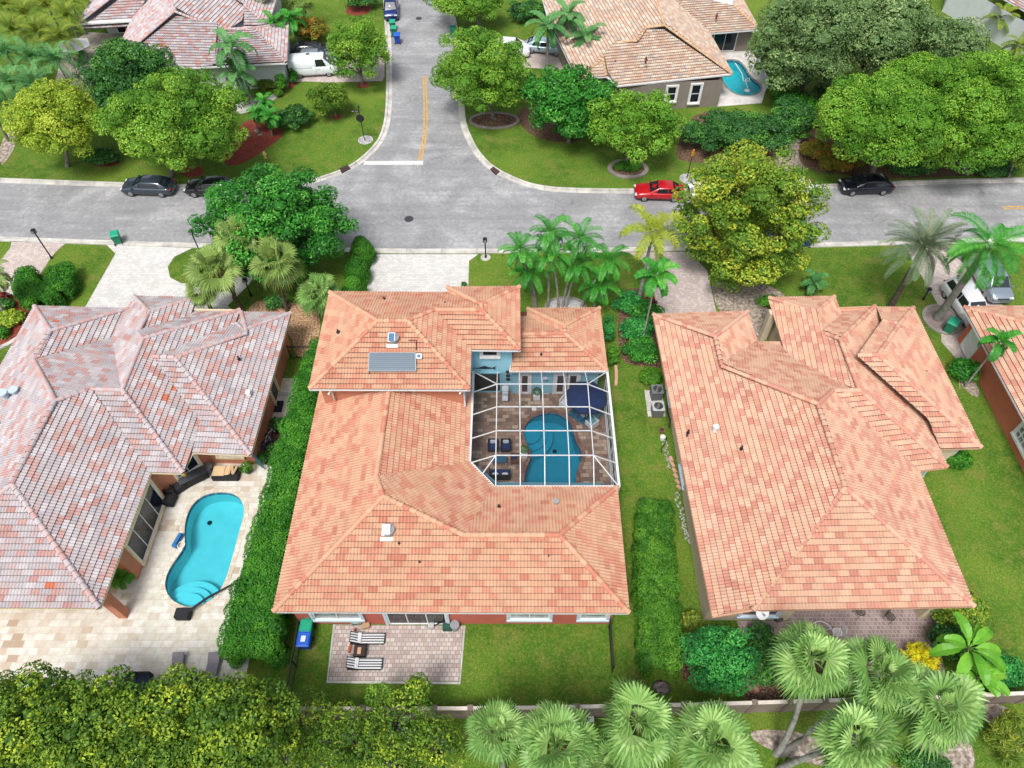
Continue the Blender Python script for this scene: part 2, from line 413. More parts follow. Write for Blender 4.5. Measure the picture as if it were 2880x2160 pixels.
# --- centre house -------------------------------------------------
HM = empty('house', (-3.2, 22, 0), 'two-part terracotta-tiled house in the middle with red and sky-blue walls around a screened pool', 'house')
P = dict(L1=(896, 1121), L2=(769, 1720), L3=(1769, 1724), L4=(1735, 1371), L5=(1389, 1370), L6=(1319, 1300), L7=(1324, 1118),
         N1=(1058.5, 1341), N2=(1078, 1396), N3=(1303, 1505), N4=(1573, 1505), N0=(1098, 1068), K1=(902, 1095), K7=(1322, 1092))
rf, posM, _ = build_roof(HM, 3.0, P, [(['L1', 'L2', 'N2', 'N1', 'N0', 'K1'], ('L1', 'L2')), (['L2', 'L3', 'N4', 'N3', 'N2'], ('L2', 'L3')),
    (['L3', 'L4', 'N4'], ('L3', 'L4')), (['L4', 'L5', 'N3', 'N4'], ('L4', 'L5')), (['L5', 'L6', 'N1', 'N2', 'N3'], ('L5', 'L6')), (['L6', 'L7', 'K7', 'N0', 'N1'], ('L6', 'L7'))],
    TERR, CAPT, .42, ['L1', 'L2', 'L3', 'L4', 'L5', 'L6', 'L7'], walls=False, skip_gutter=(6,))
rf['label'] = 'long single-storey lower roof of hips and valleys'
P = dict(A=(928, 823), B=(870, 1094), C=(1321, 1095.5), Cx=pj(-2.66, 20, 5.6), V=(1324, 983), S=(1462.5, 985), T=(1461, 807), U=(1259, 809), U2=(1259, 826),
         G=(1062, 903), H=(1146, 903), I=(1223, 872), J=(1355, 872), K=(1353, 853))
P['K'] = (1353.5, 857)
rf, posU, _ = build_roof(HM, 5.6, P, [(['A', 'U2', 'K', 'J', 'I', 'H', 'G'], ('A', 'U2')), (['A', 'B', 'G'], ('A', 'B')), (['B', 'C', 'H', 'G'], ('B', 'C')), (['C', 'V', 'I', 'H'], ('C', 'V')),
    (['V', 'S', 'J', 'I'], ('V', 'S')), (['S', 'T', 'K', 'J'], ('S', 'T')), (['T', 'U', 'K'], ('U', 'T')), (['U', 'U2', 'K'], ('U', 'U2'))],
    TERR, CAPT, .42, ['A', 'B', 'C', 'V', 'S', 'T', 'U', 'U2'], walls=False)
rf['label'] = 'upper storey hip roof carrying the blue solar collector'
RU = rf
P = dict(Fl=(1434, 1045), Fr=(1708, 1043), K2=(1589, 938), Kl=(1452, 941), K1=(1588, 916), b=(1686, 867), c=(1484, 869), d=(1484, 892), e=(1456, 892))
rf, posG, _ = build_roof(HM, 3.0, P, [(['Fl', 'Fr', 'K2', 'Kl'], ('Fl', 'Fr')), (['Fr', 'b', 'K1', 'K2'], ('Fr', 'b')), (['b', 'c', 'K1'], ('c', 'b')), (['c', 'd', 'K2', 'K1'], ('c', 'd')), (['e', 'd', 'K2', 'Kl'], ('e', 'd'))],
    TERR, CAPT, .42, ['Fl', 'Fr', 'b', 'c', 'd', 'e'], walls=False)
rf['label'] = 'small hip roof over the wing behind the pool cage'
# walls: lower west/south part, upper storey, rear wing
walls(HM, [(-12.35, 14.74), (5.75, 14.74), (5.75, 22.5), (-.95, 22.55), (-3.15, 24.6), (-3.15, 29), (-12.35, 29)], 2.88, [ST_RED, ST_BLUE], [0, 0, 1, 1, 1, 1, 0])
walls(HM, [(-12.35, 28.25), (-3.05, 28.25), (-3.05, 31.75), (.0, 31.75), (.0, 35.7), (-12.35, 35.7)], 5.48, [ST_TERR, ST_BLUE], [0, 1, 1, 1, 0, 0])
walls(HM, [(.01, 31.6), (6.1, 31.6), (6.1, 37.0), (.01, 37.0)], 2.88, [ST_BLUE, ST_TERR], [0, 1, 1, 1])
LG = plain('curtained_glass', (.30, .34, .33), .15, .6, var=.3, scale=2.0)
a, b = (-12.35, 14.74), (5.75, 14.74)
window(HM, a, b, 1.05, 3.75, .95, 2.45, WHITE, LG, 2, trim=PALEB)
window(HM, a, b, 5.2, 8.6, .12, 2.5, WHITE, DARKGLASS, 3, trim=PALEB, name='sliding_door')
window(HM, a, b, 12.2, 14.5, .95, 2.45, WHITE, LG, 2, trim=PALEB)
window(HM, a, b, 16.2, 17.75, .95, 2.45, WHITE, LG, 1, trim=PALEB)
a, b = (-3.05, 31.75), (.0, 31.75)
window(HM, a, b, 1.0, 2.1, 4.1, 4.9, WHITE, DARKGLASS, 1, trim=WHITE)
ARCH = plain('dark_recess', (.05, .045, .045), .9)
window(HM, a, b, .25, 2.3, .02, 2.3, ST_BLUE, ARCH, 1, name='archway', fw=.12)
a, b = (.01, 31.6), (6.1, 31.6)
DOORG = plain('door_glass', (.07, .055, .055), .2, .6)
def french(t0, t1):
    w = window(HM, a, b, t0, t1, .03, 2.35, WHITE, DOORG, 1, fw=.2, name='french_door', trim=WHITE, tw=.08)
french(.5, 1.3); french(3.0, 3.85); french(3.9, 4.75)
# downpipes
m = MB(); m.tube([(-11.6, 27.45, 5.45), (-11.6, 28.05, 5.1), (-11.6, 28.05, 4.0)], .06); m.build('downpipe', WHITE, HM, True)
m = MB(); m.tube([(-3.3, 27.5, 5.45), (-3.1, 28.05, 5.1), (-3.1, 28.05, 3.3)], .06); m.build('downpipe', WHITE, HM, True)
# --- west (left) house -------------------------------------------------
HWH = empty('house', (-27, 26, 0), 'left-hand house with pink and grey tile roof beside the open pool on travertine', 'house')
P = dict(a=(98, 862), a2=(360, 869), a3=pj(-28.46, 34, 3), b=(143.5, 931), c=(96, 1013), v1=(316, 950), d=(156, 1128), e0=(257, 1095), f=(344, 1097), g=(402, 954), h=(389, 935), i=(420, 877),
         w1=(377, 834), w1h=pj(-28.45, 34, 3), w2=(554, 838), w2b=(536, 895), n3l=(543, 870), n3=(675, 872), n3b=(666, 912), q4l=(679, 879), q4h=pj(-20.0, 34, 3), j=(692, 927), q4r=(818, 881), j2=(693, 938), k=(492, 1006), l=(431, 1003),
         se4=(705, 1280), sw4=(542, 1272), vv=(563, 1183), vs=(563, 1183), e2=(516, 1331), s2=(423, 1328), m=(34, 1362), se=(280, 1710), sw=pj(-35.55, 14.6, 3), st=pj(-20.4, 35.3, 3), st2=pj(-17, 35.3, 3), v1e=pj(-26, 33.9, 3), v1w=(316, 950))
rf, posW, _ = build_roof(HWH, 3.0, P, [(['a', 'a2', 'b'], ('a', 'a2')), (['a', 'b', 'c', 'd', 'm', 'sw'], ('a', 'sw')), (['a2', 'v1', 'c', 'b'], ('a2', 'a3')),
    (['w1', 'i', 'h', 'g', 'f', 'v1', 'a2'], None), (['c', 'v1', 'f', 'e0', 'd'], None), (['w1', 'w2', 'i'], ('w1', 'w2')), (['i', 'w2', 'w2b', 'h'], ('w2', 'w2b')),
    (['n3l', 'n3', 'g', 'h', 'w2b'], ('n3l', 'n3')), (['n3', 'e2', 'f', 'g'], ('n3', 'e2')), (['q4l', 'q4r', 'j'], ('q4l', 'q4r')), (['q4l', 'j', 'j2', 'n3b'], None),
    (['n3b', 'j2', 'k', 'l'], ('q4l', 'q4r')), (['q4r', 'se4', 'k', 'j2', 'j'], ('q4r', 'se4')), (['se4', 'sw4', 'vs', 'l', 'k'], ('sw4', 'se4')),
    (['s2', 'e2', 'f', 'e0'], ('s2', 'e2')), (['s2', 'se', 'm', 'd', 'e0'], ('s2', 'se')), (['se', 'sw', 'm'], ('sw', 'se'))],
    GREYR, CAPG, .42, ['a', 'sw', 'se', 's2', 'e2', 'sw4', 'se4', 'q4r', 'q4l', 'n3', 'n3l', 'w2', 'w1', 'a2'], under=TILE_END_SHADE_G, walls=False, trim=CREAM, skip_gutter=(4, 8, 10, 12))
RW = rf
w = [(-35, 18), (-22.7, 17.5), (-22.6, 23.4), (-20.25, 25.7), (-17.1, 25.6), (-16.9, 36.2), (-20.4, 36.3), (-24.0, 36.5), (-24.2, 37.7), (-28.0, 37.8), (-28.4, 36.6), (-35, 36.8)]
walls(HWH, w, 2.88, [ST_TERR])
window(HWH, w[1], w[2], .9, 5.2, .25, 2.7, WHITE, DARKGLASS, 4, trim=CREAM, name='sliding_door', tw=.14)
window(HWH, w[2], w[3], 1.0, 2.55, .7, 2.4, WHITE, DARKGLASS, 2, trim=CREAM)
window(HWH, w[3], w[4], .7, 2.3, 1.0, 2.3, WHITE, DARKGLASS, 2, trim=CREAM)
window(HWH, w[4], w[5], 5.0, 6.1, .05, 2.2, CREAM, DARKGLASS, 1, trim=CREAM, name='side_door')
m = MB(); m.box((-22.85, 15.3, 1.44), (.5, .5, 2.88)); m.build('pillar', ST_TERR, HWH, True)
for px_, py_ in ((14, 1112), (44, 1104)):
    p = W(px_, py_, 4.4); m = MB(); m.cyl((p.x, p.y, 3.9), .2, .75, 14); m.cyl((p.x, p.y, 4.65), .3, .1, 14); m.build('roof_vent', plain('pale_vent', (.45, .55, .65), .4), RW, True)
p = W(698, 1104, 3.8); m = MB(); m.box((p.x, p.y, 3.75), (.3, .3, .35)); m.build('roof_vent', WHITE, RW, True)
for q in ((145, 1239, 4.1), (3, 1195, 4.2), (672, 1010, 4.2)): vent_pipe(RW, *q, r=.06, m=BLACKM)
# --- east (right) house -------------------------------------------------
HEH = empty('house', (19, 25, 0), 'large right-hand house with peach tile roof of many hips and cream walls', 'house')
P = dict(A=(1837, 885), B=(2011, 947), A2=(2102, 877), A3=(2128, 957), C=(2030, 1030), A4=(2195, 957), G=(2163, 838), G2=(2215, 1019), D=(2300, 1137), E=(2341, 1100), F=(2417, 1098), I=(2293, 879), G3=(2345.5, 835),
         J=(2313, 936), K=(2363, 955), J3=(2367, 892), H3=(2357, 866), K2=(2459, 862), n1=(2464, 865), n2=(2568, 866), p1=(2480, 903), p2=(2528, 912), L=(2411, 1000), M=(2469, 999), Q=(2759, 1259), Q2=(2642, 1262),
         r1=(2609, 1179), r1s=(2609, 1179), r2=(2663, 1314), r3=(2583, 1324), T=(2376.5, 1371.5), se=(2738.6, 1705), sm=(2116, 1716), sw=(2004, 1735))
rf, posE, _ = build_roof(HEH, 3.0, P, [(['A', 'A2', 'B'], ('A', 'A2')), (['A', 'B', 'C', 'D', 'T', 'sm', 'sw'], ('A', 'sw')), (['A2', 'A3', 'C', 'B'], ('A2', 'A3')), (['A3', 'A4', 'G2', 'F', 'E', 'D', 'C'], None),
    (['G', 'I', 'J', 'K', 'F', 'G2'], None), (['G', 'G3', 'I'], ('G', 'G3')), (['G3', 'J3', 'J', 'I'], ('G3', 'J3')), (['H3', 'K2', 'K', 'J', 'J3'], ('H3', 'K2')), (['K2', 'r2', 'F', 'K'], ('K2', 'r2')),
    (['n1', 'n2', 'p2', 'p1'], ('n1', 'n2')), (['p1', 'p2', 'M', 'L'], None), (['n2', 'Q', 'M', 'p2'], ('n2', 'Q')), (['Q2', 'Q', 'M', 'L', 'r1s'], ('Q2', 'Q')), (['r3', 'r2', 'F', 'E'], ('r3', 'r2')), (['r3', 'se', 'T', 'D', 'E'], ('r3', 'se')), (['sm', 'se', 'T'], ('sm', 'se'))],
    PINK, CAPP, .42, ['A', 'sw', 'sm', 'se', 'r3', 'r2', 'Q2', 'Q', 'n2', 'K2', 'H3', 'G3', 'G', 'G2', 'A4', 'A3', 'A2'], trim=CREAMF, walls=False, skip_gutter=(12, 13, 14, 8))
RE = rf
w = [(11.2, 14.95), (16.15, 14.95), (17.6, 17.0), (24.9, 17.4), (24.9, 24.0), (26.8, 24.2), (26.9, 25.4), (29.3, 25.6), (29.3, 36.7), (24.8, 36.9), (23.6, 37.8), (19.8, 37.8), (19.8, 33.4), (17.0, 33.6), (16.9, 36.3), (11.2, 36.1)]
walls(HEH, w, 2.88, [ST_CREAM])
window(HEH, w[0], w[1], 1.9, 4.0, .9, 2.45, WHITE, DARKGLASS, 2, trim=PALEB)
window(HEH, w[7], w[8], .2, 1.4, .9, 2.3, WHITE, DARKGLASS, 2, trim=PALEB)
window(HEH, w[5], w[6], .1, 1.0, .9, 2.4, WHITE, DARKGLASS, 1, trim=PALEB)
for t in (4.6, 11.2): window(HEH, w[15], w[0], t, t + 1.6, .9, 2.3, WHITE, DARKGLASS, 2, trim=PALEB)
m = MB(); m.box((24.05, 15.3, 1.44), (.55, .55, 2.88)); m.build('pillar', ST_CREAM, HEH, True)
m = MB(); m.box((19.35, 37.0, 1.44), (.5, .5, 2.88)); m.build('pillar', ST_CREAM, HEH, True)
for q in ((1935, 1217, 3.9), (2085, 1262, 4.4), (2274, 1285, 4.9), (2295, 1226, 5.0), (2601, 1051, 3.6)): vent_pipe(RE, *q, r=.06, m=BLACKM)
p = W(2015, 1198, 4.5); m = MB(); m.cyl((p.x, p.y, 3.9), .14, .5, 12); m.cyl((p.x, p.y, 4.4), .2, .07, 12); m.build('roof_vent', WHITE, RE, True)
# --- far east house, cut by the frame -------------------------------------------------
HFE = empty('house', (38, 30, 0), 'coral-walled house with peach tiles cut off by the right edge of the photo', 'house')
P = dict(a=(2710, 864), b=pj(33.75, 20, 3), c=pj(44, 20, 3), d=pj(44, 37.5, 3), p=pj(38.85, 32.4, 5.15), q=pj(38.85, 25.1, 5.15))
rf, posF, _ = build_roof(HFE, 3.0, P, [(['a', 'b', 'q', 'p'], ('a', 'b')), (['b', 'c', 'q'], ('b', 'c')), (['c', 'd', 'p', 'q'], ('c', 'd')), (['d', 'a', 'p'], ('a', 'd'))], PINK, CAPP, .42, ['a', 'b', 'c', 'd'], walls=False, sub=3)
w = [(34.35, 20.6), (43.4, 20.6), (43.4, 36.8), (34.35, 36.8)]
walls(HFE, w, 2.88, [ST_CORAL])
window(HFE, w[3], w[0], 9.3, 11.1, .9, 2.4, WHITE, LG, 4, 3, trim=WHITE, mf=.08)
window(HFE, w[3], w[0], .6, 2.2, .05, 2.2, WHITE, WHITE, 1, name='side_door')
# --- far north-west house -------------------------------------------------
HNW = empty('house', (-36, 82, 0), 'far left house with pinkish grey tile roof and pale walls behind the street trees', 'house')
P = dict(a=(220, 67), b=(372, 58.5), b0=pj(-49.3, 92, 3), h1=pj(-43.5, 85.5, 4.9), h2=pj(-43.0, 92, 4.9), c=pj(-41.4, 71.6, 3), s=(515, 192), s2=pj(-28.4, 72.2, 3), ap=pj(-36.0, 78.6, 5.3), ap2=pj(-35.2, 92, 5.3), e1=(684, 71), e2=(755, 71), e3=pj(-27.6, 92, 3),
         er=(687, 14), g1=(724, 78), g2=(812, 66), g3=(805.6, 177), gp=pj(-27.4, 76.3, 4.6), gq=pj(-30.8, 76.1, 4.6), s3=pj(-30.8, 71.9, 3), rr=pj(-35, 86.2, 5.3), bN=pj(-41.9, 92, 3))
rf, posN, _ = build_roof(HNW, 3.0, P, [(['a', 'b', 'bN', 'h2', 'h1'], ('a', 'b')), (['a', 'h1', 'h2', 'b0'], ('a', 'b0')), (['c', 'b', 'bN', 'ap2', 'ap'], ('b', 'c')), (['c', 's', 's3', 'gq', 'ap'], ('c', 's')),
    (['gq', 'e1', 'er', 'rr', 'ap2', 'ap'], None), (['e1', 'e2', 'er'], ('e1', 'e2')), (['e2', 'e3', 'rr', 'er'], ('e2', 'e3')), (['s3', 'g3', 'gp', 'gq'], ('s', 'g3')), (['g3', 'g2', 'gp'], ('g3', 'g2')), (['g2', 'g1', 'gq', 'gp'], ('g1', 'g2'))],
    GREYR, CAPG, .42, ['a', 'b', 'c', 's', 'g3', 'g2', 'e2', 'e3', 'b0'], under=TILE_END_SHADE_G, walls=False, sub=2, skip_gutter=(7,))
w = [(-40.8, 72.3), (-33.5, 72.0), (-24.1, 72.9), (-25.0, 80.1), (-28.0, 80.9), (-28.4, 91.5), (-48.6, 91.5), (-47.4, 84.5), (-41.4, 84.5)]
walls(HNW, w, 2.88, [ST_WHITE])
window(HNW, w[7], w[8], 1.2, 5.6, .1, 2.75, WHITE, DARKGLASS, 4, name='sliding_door')
window(HNW, w[0], w[1], 1.0, 2.5, .9, 2.3, WHITE, DARKGLASS, 2)
# --- far north-east house -------------------------------------------------
HNE = empty('house', (15, 76, 0), 'far right house with tan tile roof and taupe walls next to a small kidney pool', 'house')
P = dict(sw=(1736.5, 241.6), se=(2059, 208), ne=(1988, 84), w1=pj(9.6, 69.7, 3), w2=pj(6.6, 69.2, 3), w3=pj(4.0, 82, 3), w4=pj(3.2, 90, 3), pa=(1869.6, 72), pb=pj(15.2, 90, 5.5), pc=(1817.5, 78), pd=(1791.5, 115.7), pe=(1733.6, 118.6), pf=(1696, 165), ff=pj(17.5, 90, 3), vx=(1868, -28), n1=(1994, 94), n2=(2135.8, 82.5), n3=pj(26.5, 90, 3), nh=pj(21.3, 83.6, 4.6), nh0=pj(20.5, 90, 4.6), nk=pj(24, 90, 4.6), nl=pj(24.6, 82.2, 4.3))
rf, posNE, _ = build_roof(HNE, 3.0, P, [(['sw', 'se', 'pa', 'pc', 'pd', 'pe', 'pf', 'w1'], ('sw', 'se')), (['se', 'ne', 'vx', 'pb', 'pa'], ('se', 'ne', .42)), (['w1', 'w2', 'pf'], ('w1', 'w2', .3)), (['w2', 'w3', 'w4', 'pb', 'pa', 'pc', 'pd', 'pe', 'pf'], ('w2', 'w3', .28)),
    (['n1', 'n2', 'nl', 'vx'], ('n1', 'n2', .35)), (['n2', 'n3', 'nl'], ('n2', 'n3'))], TAN, CAPN, .42, ['sw', 'se', 'ne', 'n1', 'n2', 'n3', 'w4', 'w3', 'w2', 'w1'], walls=False, sub=2, skip_gutter=(5,))
w = [(10.4, 68.3), (21.3, 69.0), (20.7, 80.3), (27.0, 80.5), (26.2, 89.5), (4, 89.5), (4.6, 82), (7.2, 69.8), (10.2, 70.2)]
w[0] = (10.9, 68.2); w[1] = (21.45, 69.1)
walls(HNE, w, 2.88, [ST_GREY])
window(HNE, w[0], w[1], 7.4, 8.4, .6, 2.6, WHITE, DARKGLASS, 1, 2, trim=WHITE)
window(HNE, w[0], w[1], 4.9, 5.9, .9, 2.5, WHITE, DARKGLASS, 1, 2, trim=WHITE)
window(HNE, w[2], w[3], 1.9, 4.6, .06, 2.35, WHITE, DARKGLASS, 2, name='sliding_door')
for q in ((1817, 168, 4.6), (1730, 178, 3.8), (2016, 45, 4.2)): vent_pipe(rf, *q, r=.1, m=plain('rusty', (.16, .07, .05), .8))
# --- corner building at the top right -------------------------------------------------
HCN = empty('house', (60, 88, 0), 'white building with a pale pink roof corner in the top right corner of the photo', 'house')
P = dict(a=(2757, 11), b=pj(58.6, 80, 3.5), c=pj(70, 82, 3.5), d=pj(68, 98, 3.5), p=pj(62, 89, 6))
P['a'] = pj(55.2, 88.5, 3.5)
build_roof(HCN, 3.5, P, [(['a', 'b', 'p'], ('a', 'b')), (['b', 'c', 'p'], ('b', 'c')), (['c', 'd', 'p'], ('c', 'd')), (['d', 'a', 'p'], ('d', 'a'))], GREYR, CAPG, .35, ['a', 'b', 'c', 'd'], walls=False, sub=2)
walls(HCN, [(52.5, 90.0), (57.0, 79.5), (70, 81.5), (68, 98), (56, 97)], 3.3, [ST_WHITE])
# ------------------------------------------------------------------ ground
def grass_mat():
    m = NT('grass', .95, .15); a = m.noise(.16, 4, dist=.4); b = m.noise(1.3, 5); c = m.noise(14, 5); d = m.noise(.6, 4, m.scl(m.pos(), (1, 1, 1), .7))
    col = m.ramp(a, [(.3, srgb(59, 100, 29)), (.5, srgb(84, 125, 38)), (.68, srgb(113, 143, 49))])
    col = m.mix(m.ramp(b, [(.42, (0, 0, 0, 1)), (.72, (.7, .7, .7, 1))]), col, srgb(125, 136, 56))
    col = m.mix(m.ramp(d, [(.54, (0, 0, 0, 1)), (.74, (.75, .75, .75, 1))]), col, srgb(141, 134, 73))
    col = m.mix(m.ramp(c, [(.35, (.62, .62, .62, 1)), (.62, (0, 0, 0, 1))]), col, srgb(36, 62, 17))
    e_ = m.noise(5.5, 5, rough=.7); col = m.mix(m.ramp(e_, [(.50, (0, 0, 0, 1)), (.68, (.55, .55, .55, 1))]), col, srgb(139, 147, 67)); col = m.mix(m.ramp(e_, [(.30, (.5, .5, .5, 1)), (.46, (0, 0, 0, 1))]), col, srgb(41, 73, 22))
    v = m.n('TexVoronoi', Scale=3.2); m.l(m.pos(), v.inputs['Vector'])
    col = m.mix(m.ramp(v.outputs['Distance'], [(.0, (.25, .25, .25, 1)), (.25, (0, 0, 0, 1))]), col, srgb(159, 156, 85))
    m.base(col); m.bump(m.noise(22, 4), .8, .06); return m.mat
GRASS = grass_mat()
def asphalt_mat():
    m = NT('asphalt', .9, .25); a = m.noise(.28, 5, dist=.8); b = m.noise(3, 6); c = m.noise(60, 3)
    st = m.noise(1.0, 5, m.scl(m.pos(), (.12, 1.2, 1)))
    col = m.ramp(a, [(.3, srgb(132, 132, 133)), (.5, srgb(148, 148, 149)), (.7, srgb(176, 176, 176))])
    col = m.mix(m.ramp(st, [(.4, (0, 0, 0, 1)), (.7, (.5, .5, .5, 1))]), col, srgb(104, 105, 110))
    col = m.mix(m.ramp(b, [(.35, (.35, .35, .35, 1)), (.6, (0, 0, 0, 1))]), col, srgb(96, 97, 102))
    col = m.mix(m.ramp(b, [(.62, (0, 0, 0, 1)), (.75, (.5, .5, .5, 1))]), col, srgb(196, 196, 196))
    # hairline cracks, only here and there
    w = m.n('Mix'); w.data_type = 'VECTOR'; w.inputs[0].default_value = .12; m.l(m.pos(), w.inputs[4]); nn = m.n('TexNoise', Scale=1.5); m.l(m.pos(), nn.inputs['Vector']); m.l(nn.outputs['Color'], w.inputs[5])
    v = m.n('TexVoronoi', Scale=.9); v.feature = 'DISTANCE_TO_EDGE'; m.l(w.outputs[1], v.inputs['Vector'])
    ck = m.math('MULTIPLY', m.ramp(v.outputs['Distance'], [(0, (1, 1, 1, 1)), (.024, (0, 0, 0, 1))]), m.ramp(m.noise(.22, 2), [(.50, (0, 0, 0, 1)), (.62, (.55, .55, .55, 1))]))
    col = m.mix(ck, col, srgb(74, 74, 76))
    # speckle of stones
    col = m.mix(m.ramp(c, [(.45, (0, 0, 0, 1)), (.7, (.35, .35, .35, 1))]), col, srgb(186, 186, 188))
    m.base(col); m.bump(c, .4, .01); return m.mat
ASPH = asphalt_mat()
def concrete_mat(name='concrete', c=(214, 210, 200), joint=3.0, rough=.85):
    m = NT(name, rough, .2); a = m.noise(.9, 6); b = m.noise(9, 4)
    lo = tuple(int(x * .80) for x in c); hi = c
    col = m.ramp(a, [(.3, srgb(*lo)), (.6, srgb(*hi))]); col = m.mix(m.ramp(b, [(.5, (0, 0, 0, 1)), (.8, (.35, .35, .35, 1))]), col, srgb(*(int(x * .72) for x in c)))
    if joint:
        br = m.n('TexBrick', Scale=1.0); br.offset = 0; m.l(m.pos(), br.inputs['Vector']); br.inputs['Brick Width'].default_value = joint; br.inputs['Row Height'].default_value = joint
        br.inputs['Mortar Size'].default_value = .03; br.inputs['Color1'].default_value = (0, 0, 0, 1); br.inputs['Color2'].default_value = (0, 0, 0, 1); br.inputs['Mortar'].default_value = (.6, .6, .6, 1)
        col = m.mix(br.outputs[0], col, srgb(*(int(x * .62) for x in c)))
    m.base(col); m.bump(b, .2, .01); return m.mat
CONC = concrete_mat(c=(196, 193, 186)); CURB = concrete_mat('kerb_concrete', (200, 197, 190), 3.0); STAINC = concrete_mat('stained_concrete', (150, 142, 136), 0)
def paver_mat(name, cols, w=.22, h=.11, mort=(130, 125, 120), rz=0, ms=.012, stain=.25, off=.5, sq=1.0):
    m = NT(name, .88, .2); vec = m.scl(m.pos(), (1, 1, 1), rz)
    br = m.n('TexBrick', Scale=1.0); br.offset = off; m.l(vec, br.inputs['Vector']); br.inputs['Brick Width'].default_value = w; br.inputs['Row Height'].default_value = h
    br.inputs['Mortar Size'].default_value = ms; br.inputs['Mortar Smooth'].default_value = .3; br.inputs['Bias'].default_value = 0
    br.inputs['Color1'].default_value = (0, 0, 0, 1); br.inputs['Color2'].default_value = (1, 1, 1, 1); br.inputs['Mortar'].default_value = (.5, .5, .5, 1)
    n = len(cols); col = m.ramp(br.outputs[0], [(i / n, srgb(*c)) for i, c in enumerate(cols)], 'CONSTANT')
    br2 = br.outputs[1]
    col = m.mix(m.math('MULTIPLY', br2, .8), col, srgb(*mort))
    col = m.mix(m.ramp(m.noise(.7, 5), [(.42, (0, 0, 0, 1)), (.75, (stain, stain, stain, 1))]), col, srgb(*(int(x * .62) for x in cols[0])))
    m.base(col); m.bump(br2, .35, -.01); return m.mat
PAVW = paver_mat('white_pavers', [(206, 204, 200), (196, 194, 190), (212, 210, 206), (200, 197, 194)], .3, .2, (150, 148, 146), stain=.22)
PAVP = paver_mat('pink_pavers', [(192, 178, 170), (184, 168, 162), (198, 186, 180), (178, 166, 162)], .22, .2, (140, 130, 126))
PAVB = paver_mat('patio_pavers', [(190, 176, 168), (178, 162, 154), (198, 186, 178), (182, 172, 168), (170, 152, 146)], .26, .24, (120, 108, 102), ms=.02, stain=.4)
PAVG = paver_mat('mauve_pavers', [(150, 132, 128), (140, 122, 120), (160, 144, 140), (146, 130, 130)], .24, .24, (174, 160, 156), ms=.03, stain=.5)
PAVD = paver_mat('brown_pool_pavers', [(160, 134, 114), (142, 116, 100), (176, 152, 132), (126, 106, 94), (188, 166, 146), (150, 126, 110)], .45, .30, (100, 86, 76), ms=.012, stain=.35)
def travertine():
    m = NT('travertine', .7, .25); br = m.n('TexBrick', Scale=1.0); m.l(m.pos(), br.inputs['Vector']); br.inputs['Brick Width'].default_value = .61; br.inputs['Row Height'].default_value = .405; br.offset = .37
    br.inputs['Mortar Size'].default_value = .008; br.inputs['Color1'].default_value = (0, 0, 0, 1); br.inputs['Color2'].default_value = (1, 1, 1, 1); br.inputs['Mortar'].default_value = (.3, .3, .3, 1)
    z = m.noise(.13, 2)
    c1 = m.ramp(br.outputs[0], [(0, srgb(196, 188, 176)), (.2, srgb(204, 200, 190)), (.42, srgb(188, 172, 156)), (.52, srgb(210, 206, 198)), (.78, srgb(194, 184, 170)), (.94, srgb(168, 148, 128))], 'CONSTANT')
    c2 = m.ramp(br.outputs[0], [(0, srgb(206, 204, 192)), (.3, srgb(200, 197, 184)), (.6, srgb(212, 210, 202)), (.94, srgb(194, 186, 170))], 'CONSTANT')
    col = m.mix(m.ramp(z, [(.45, (0, 0, 0, 1)), (.55, (1, 1, 1, 1))]), c1, c2)
    col = m.mix(m.ramp(m.noise(2.5, 6), [(.35, (.4, .4, .4, 1)), (.6, (0, 0, 0, 1))]), col, srgb(168, 152, 134))
    col = m.mix(m.math('MULTIPLY', br.outputs[1], .5), col, srgb(140, 126, 110)); m.base(col); m.bump(br.outputs[1], .2, -.01); return m.mat
TRAV = travertine()
def mulch_mat(name, c1, c2, c3, sc=9):
    m = NT(name, .95, .1); a = m.noise(sc, 6); b = m.noise(1.2, 4)
    col = m.ramp(a, [(.35, srgb(*c1)), (.5, srgb(*c2)), (.66, srgb(*c3))]); col = m.mix(m.ramp(b, [(.5, (0, 0, 0, 1)), (.8, (.5, .5, .5, 1))]), col, srgb(*c1))
    m.base(col); m.bump(a, .8, .05); return m.mat
MULR = mulch_mat('red_mulch', (92, 44, 36), (130, 62, 50), (158, 92, 78)); MULB = mulch_mat('bark_mulch', (60, 46, 38), (96, 76, 62), (150, 124, 100)); SOIL = mulch_mat('sandy_soil', (110, 98, 88), (150, 138, 126), (190, 180, 168), 4)
PEB = mulch_mat('pebbles', (110, 110, 112), (170, 170, 170), (214, 212, 208), 16)
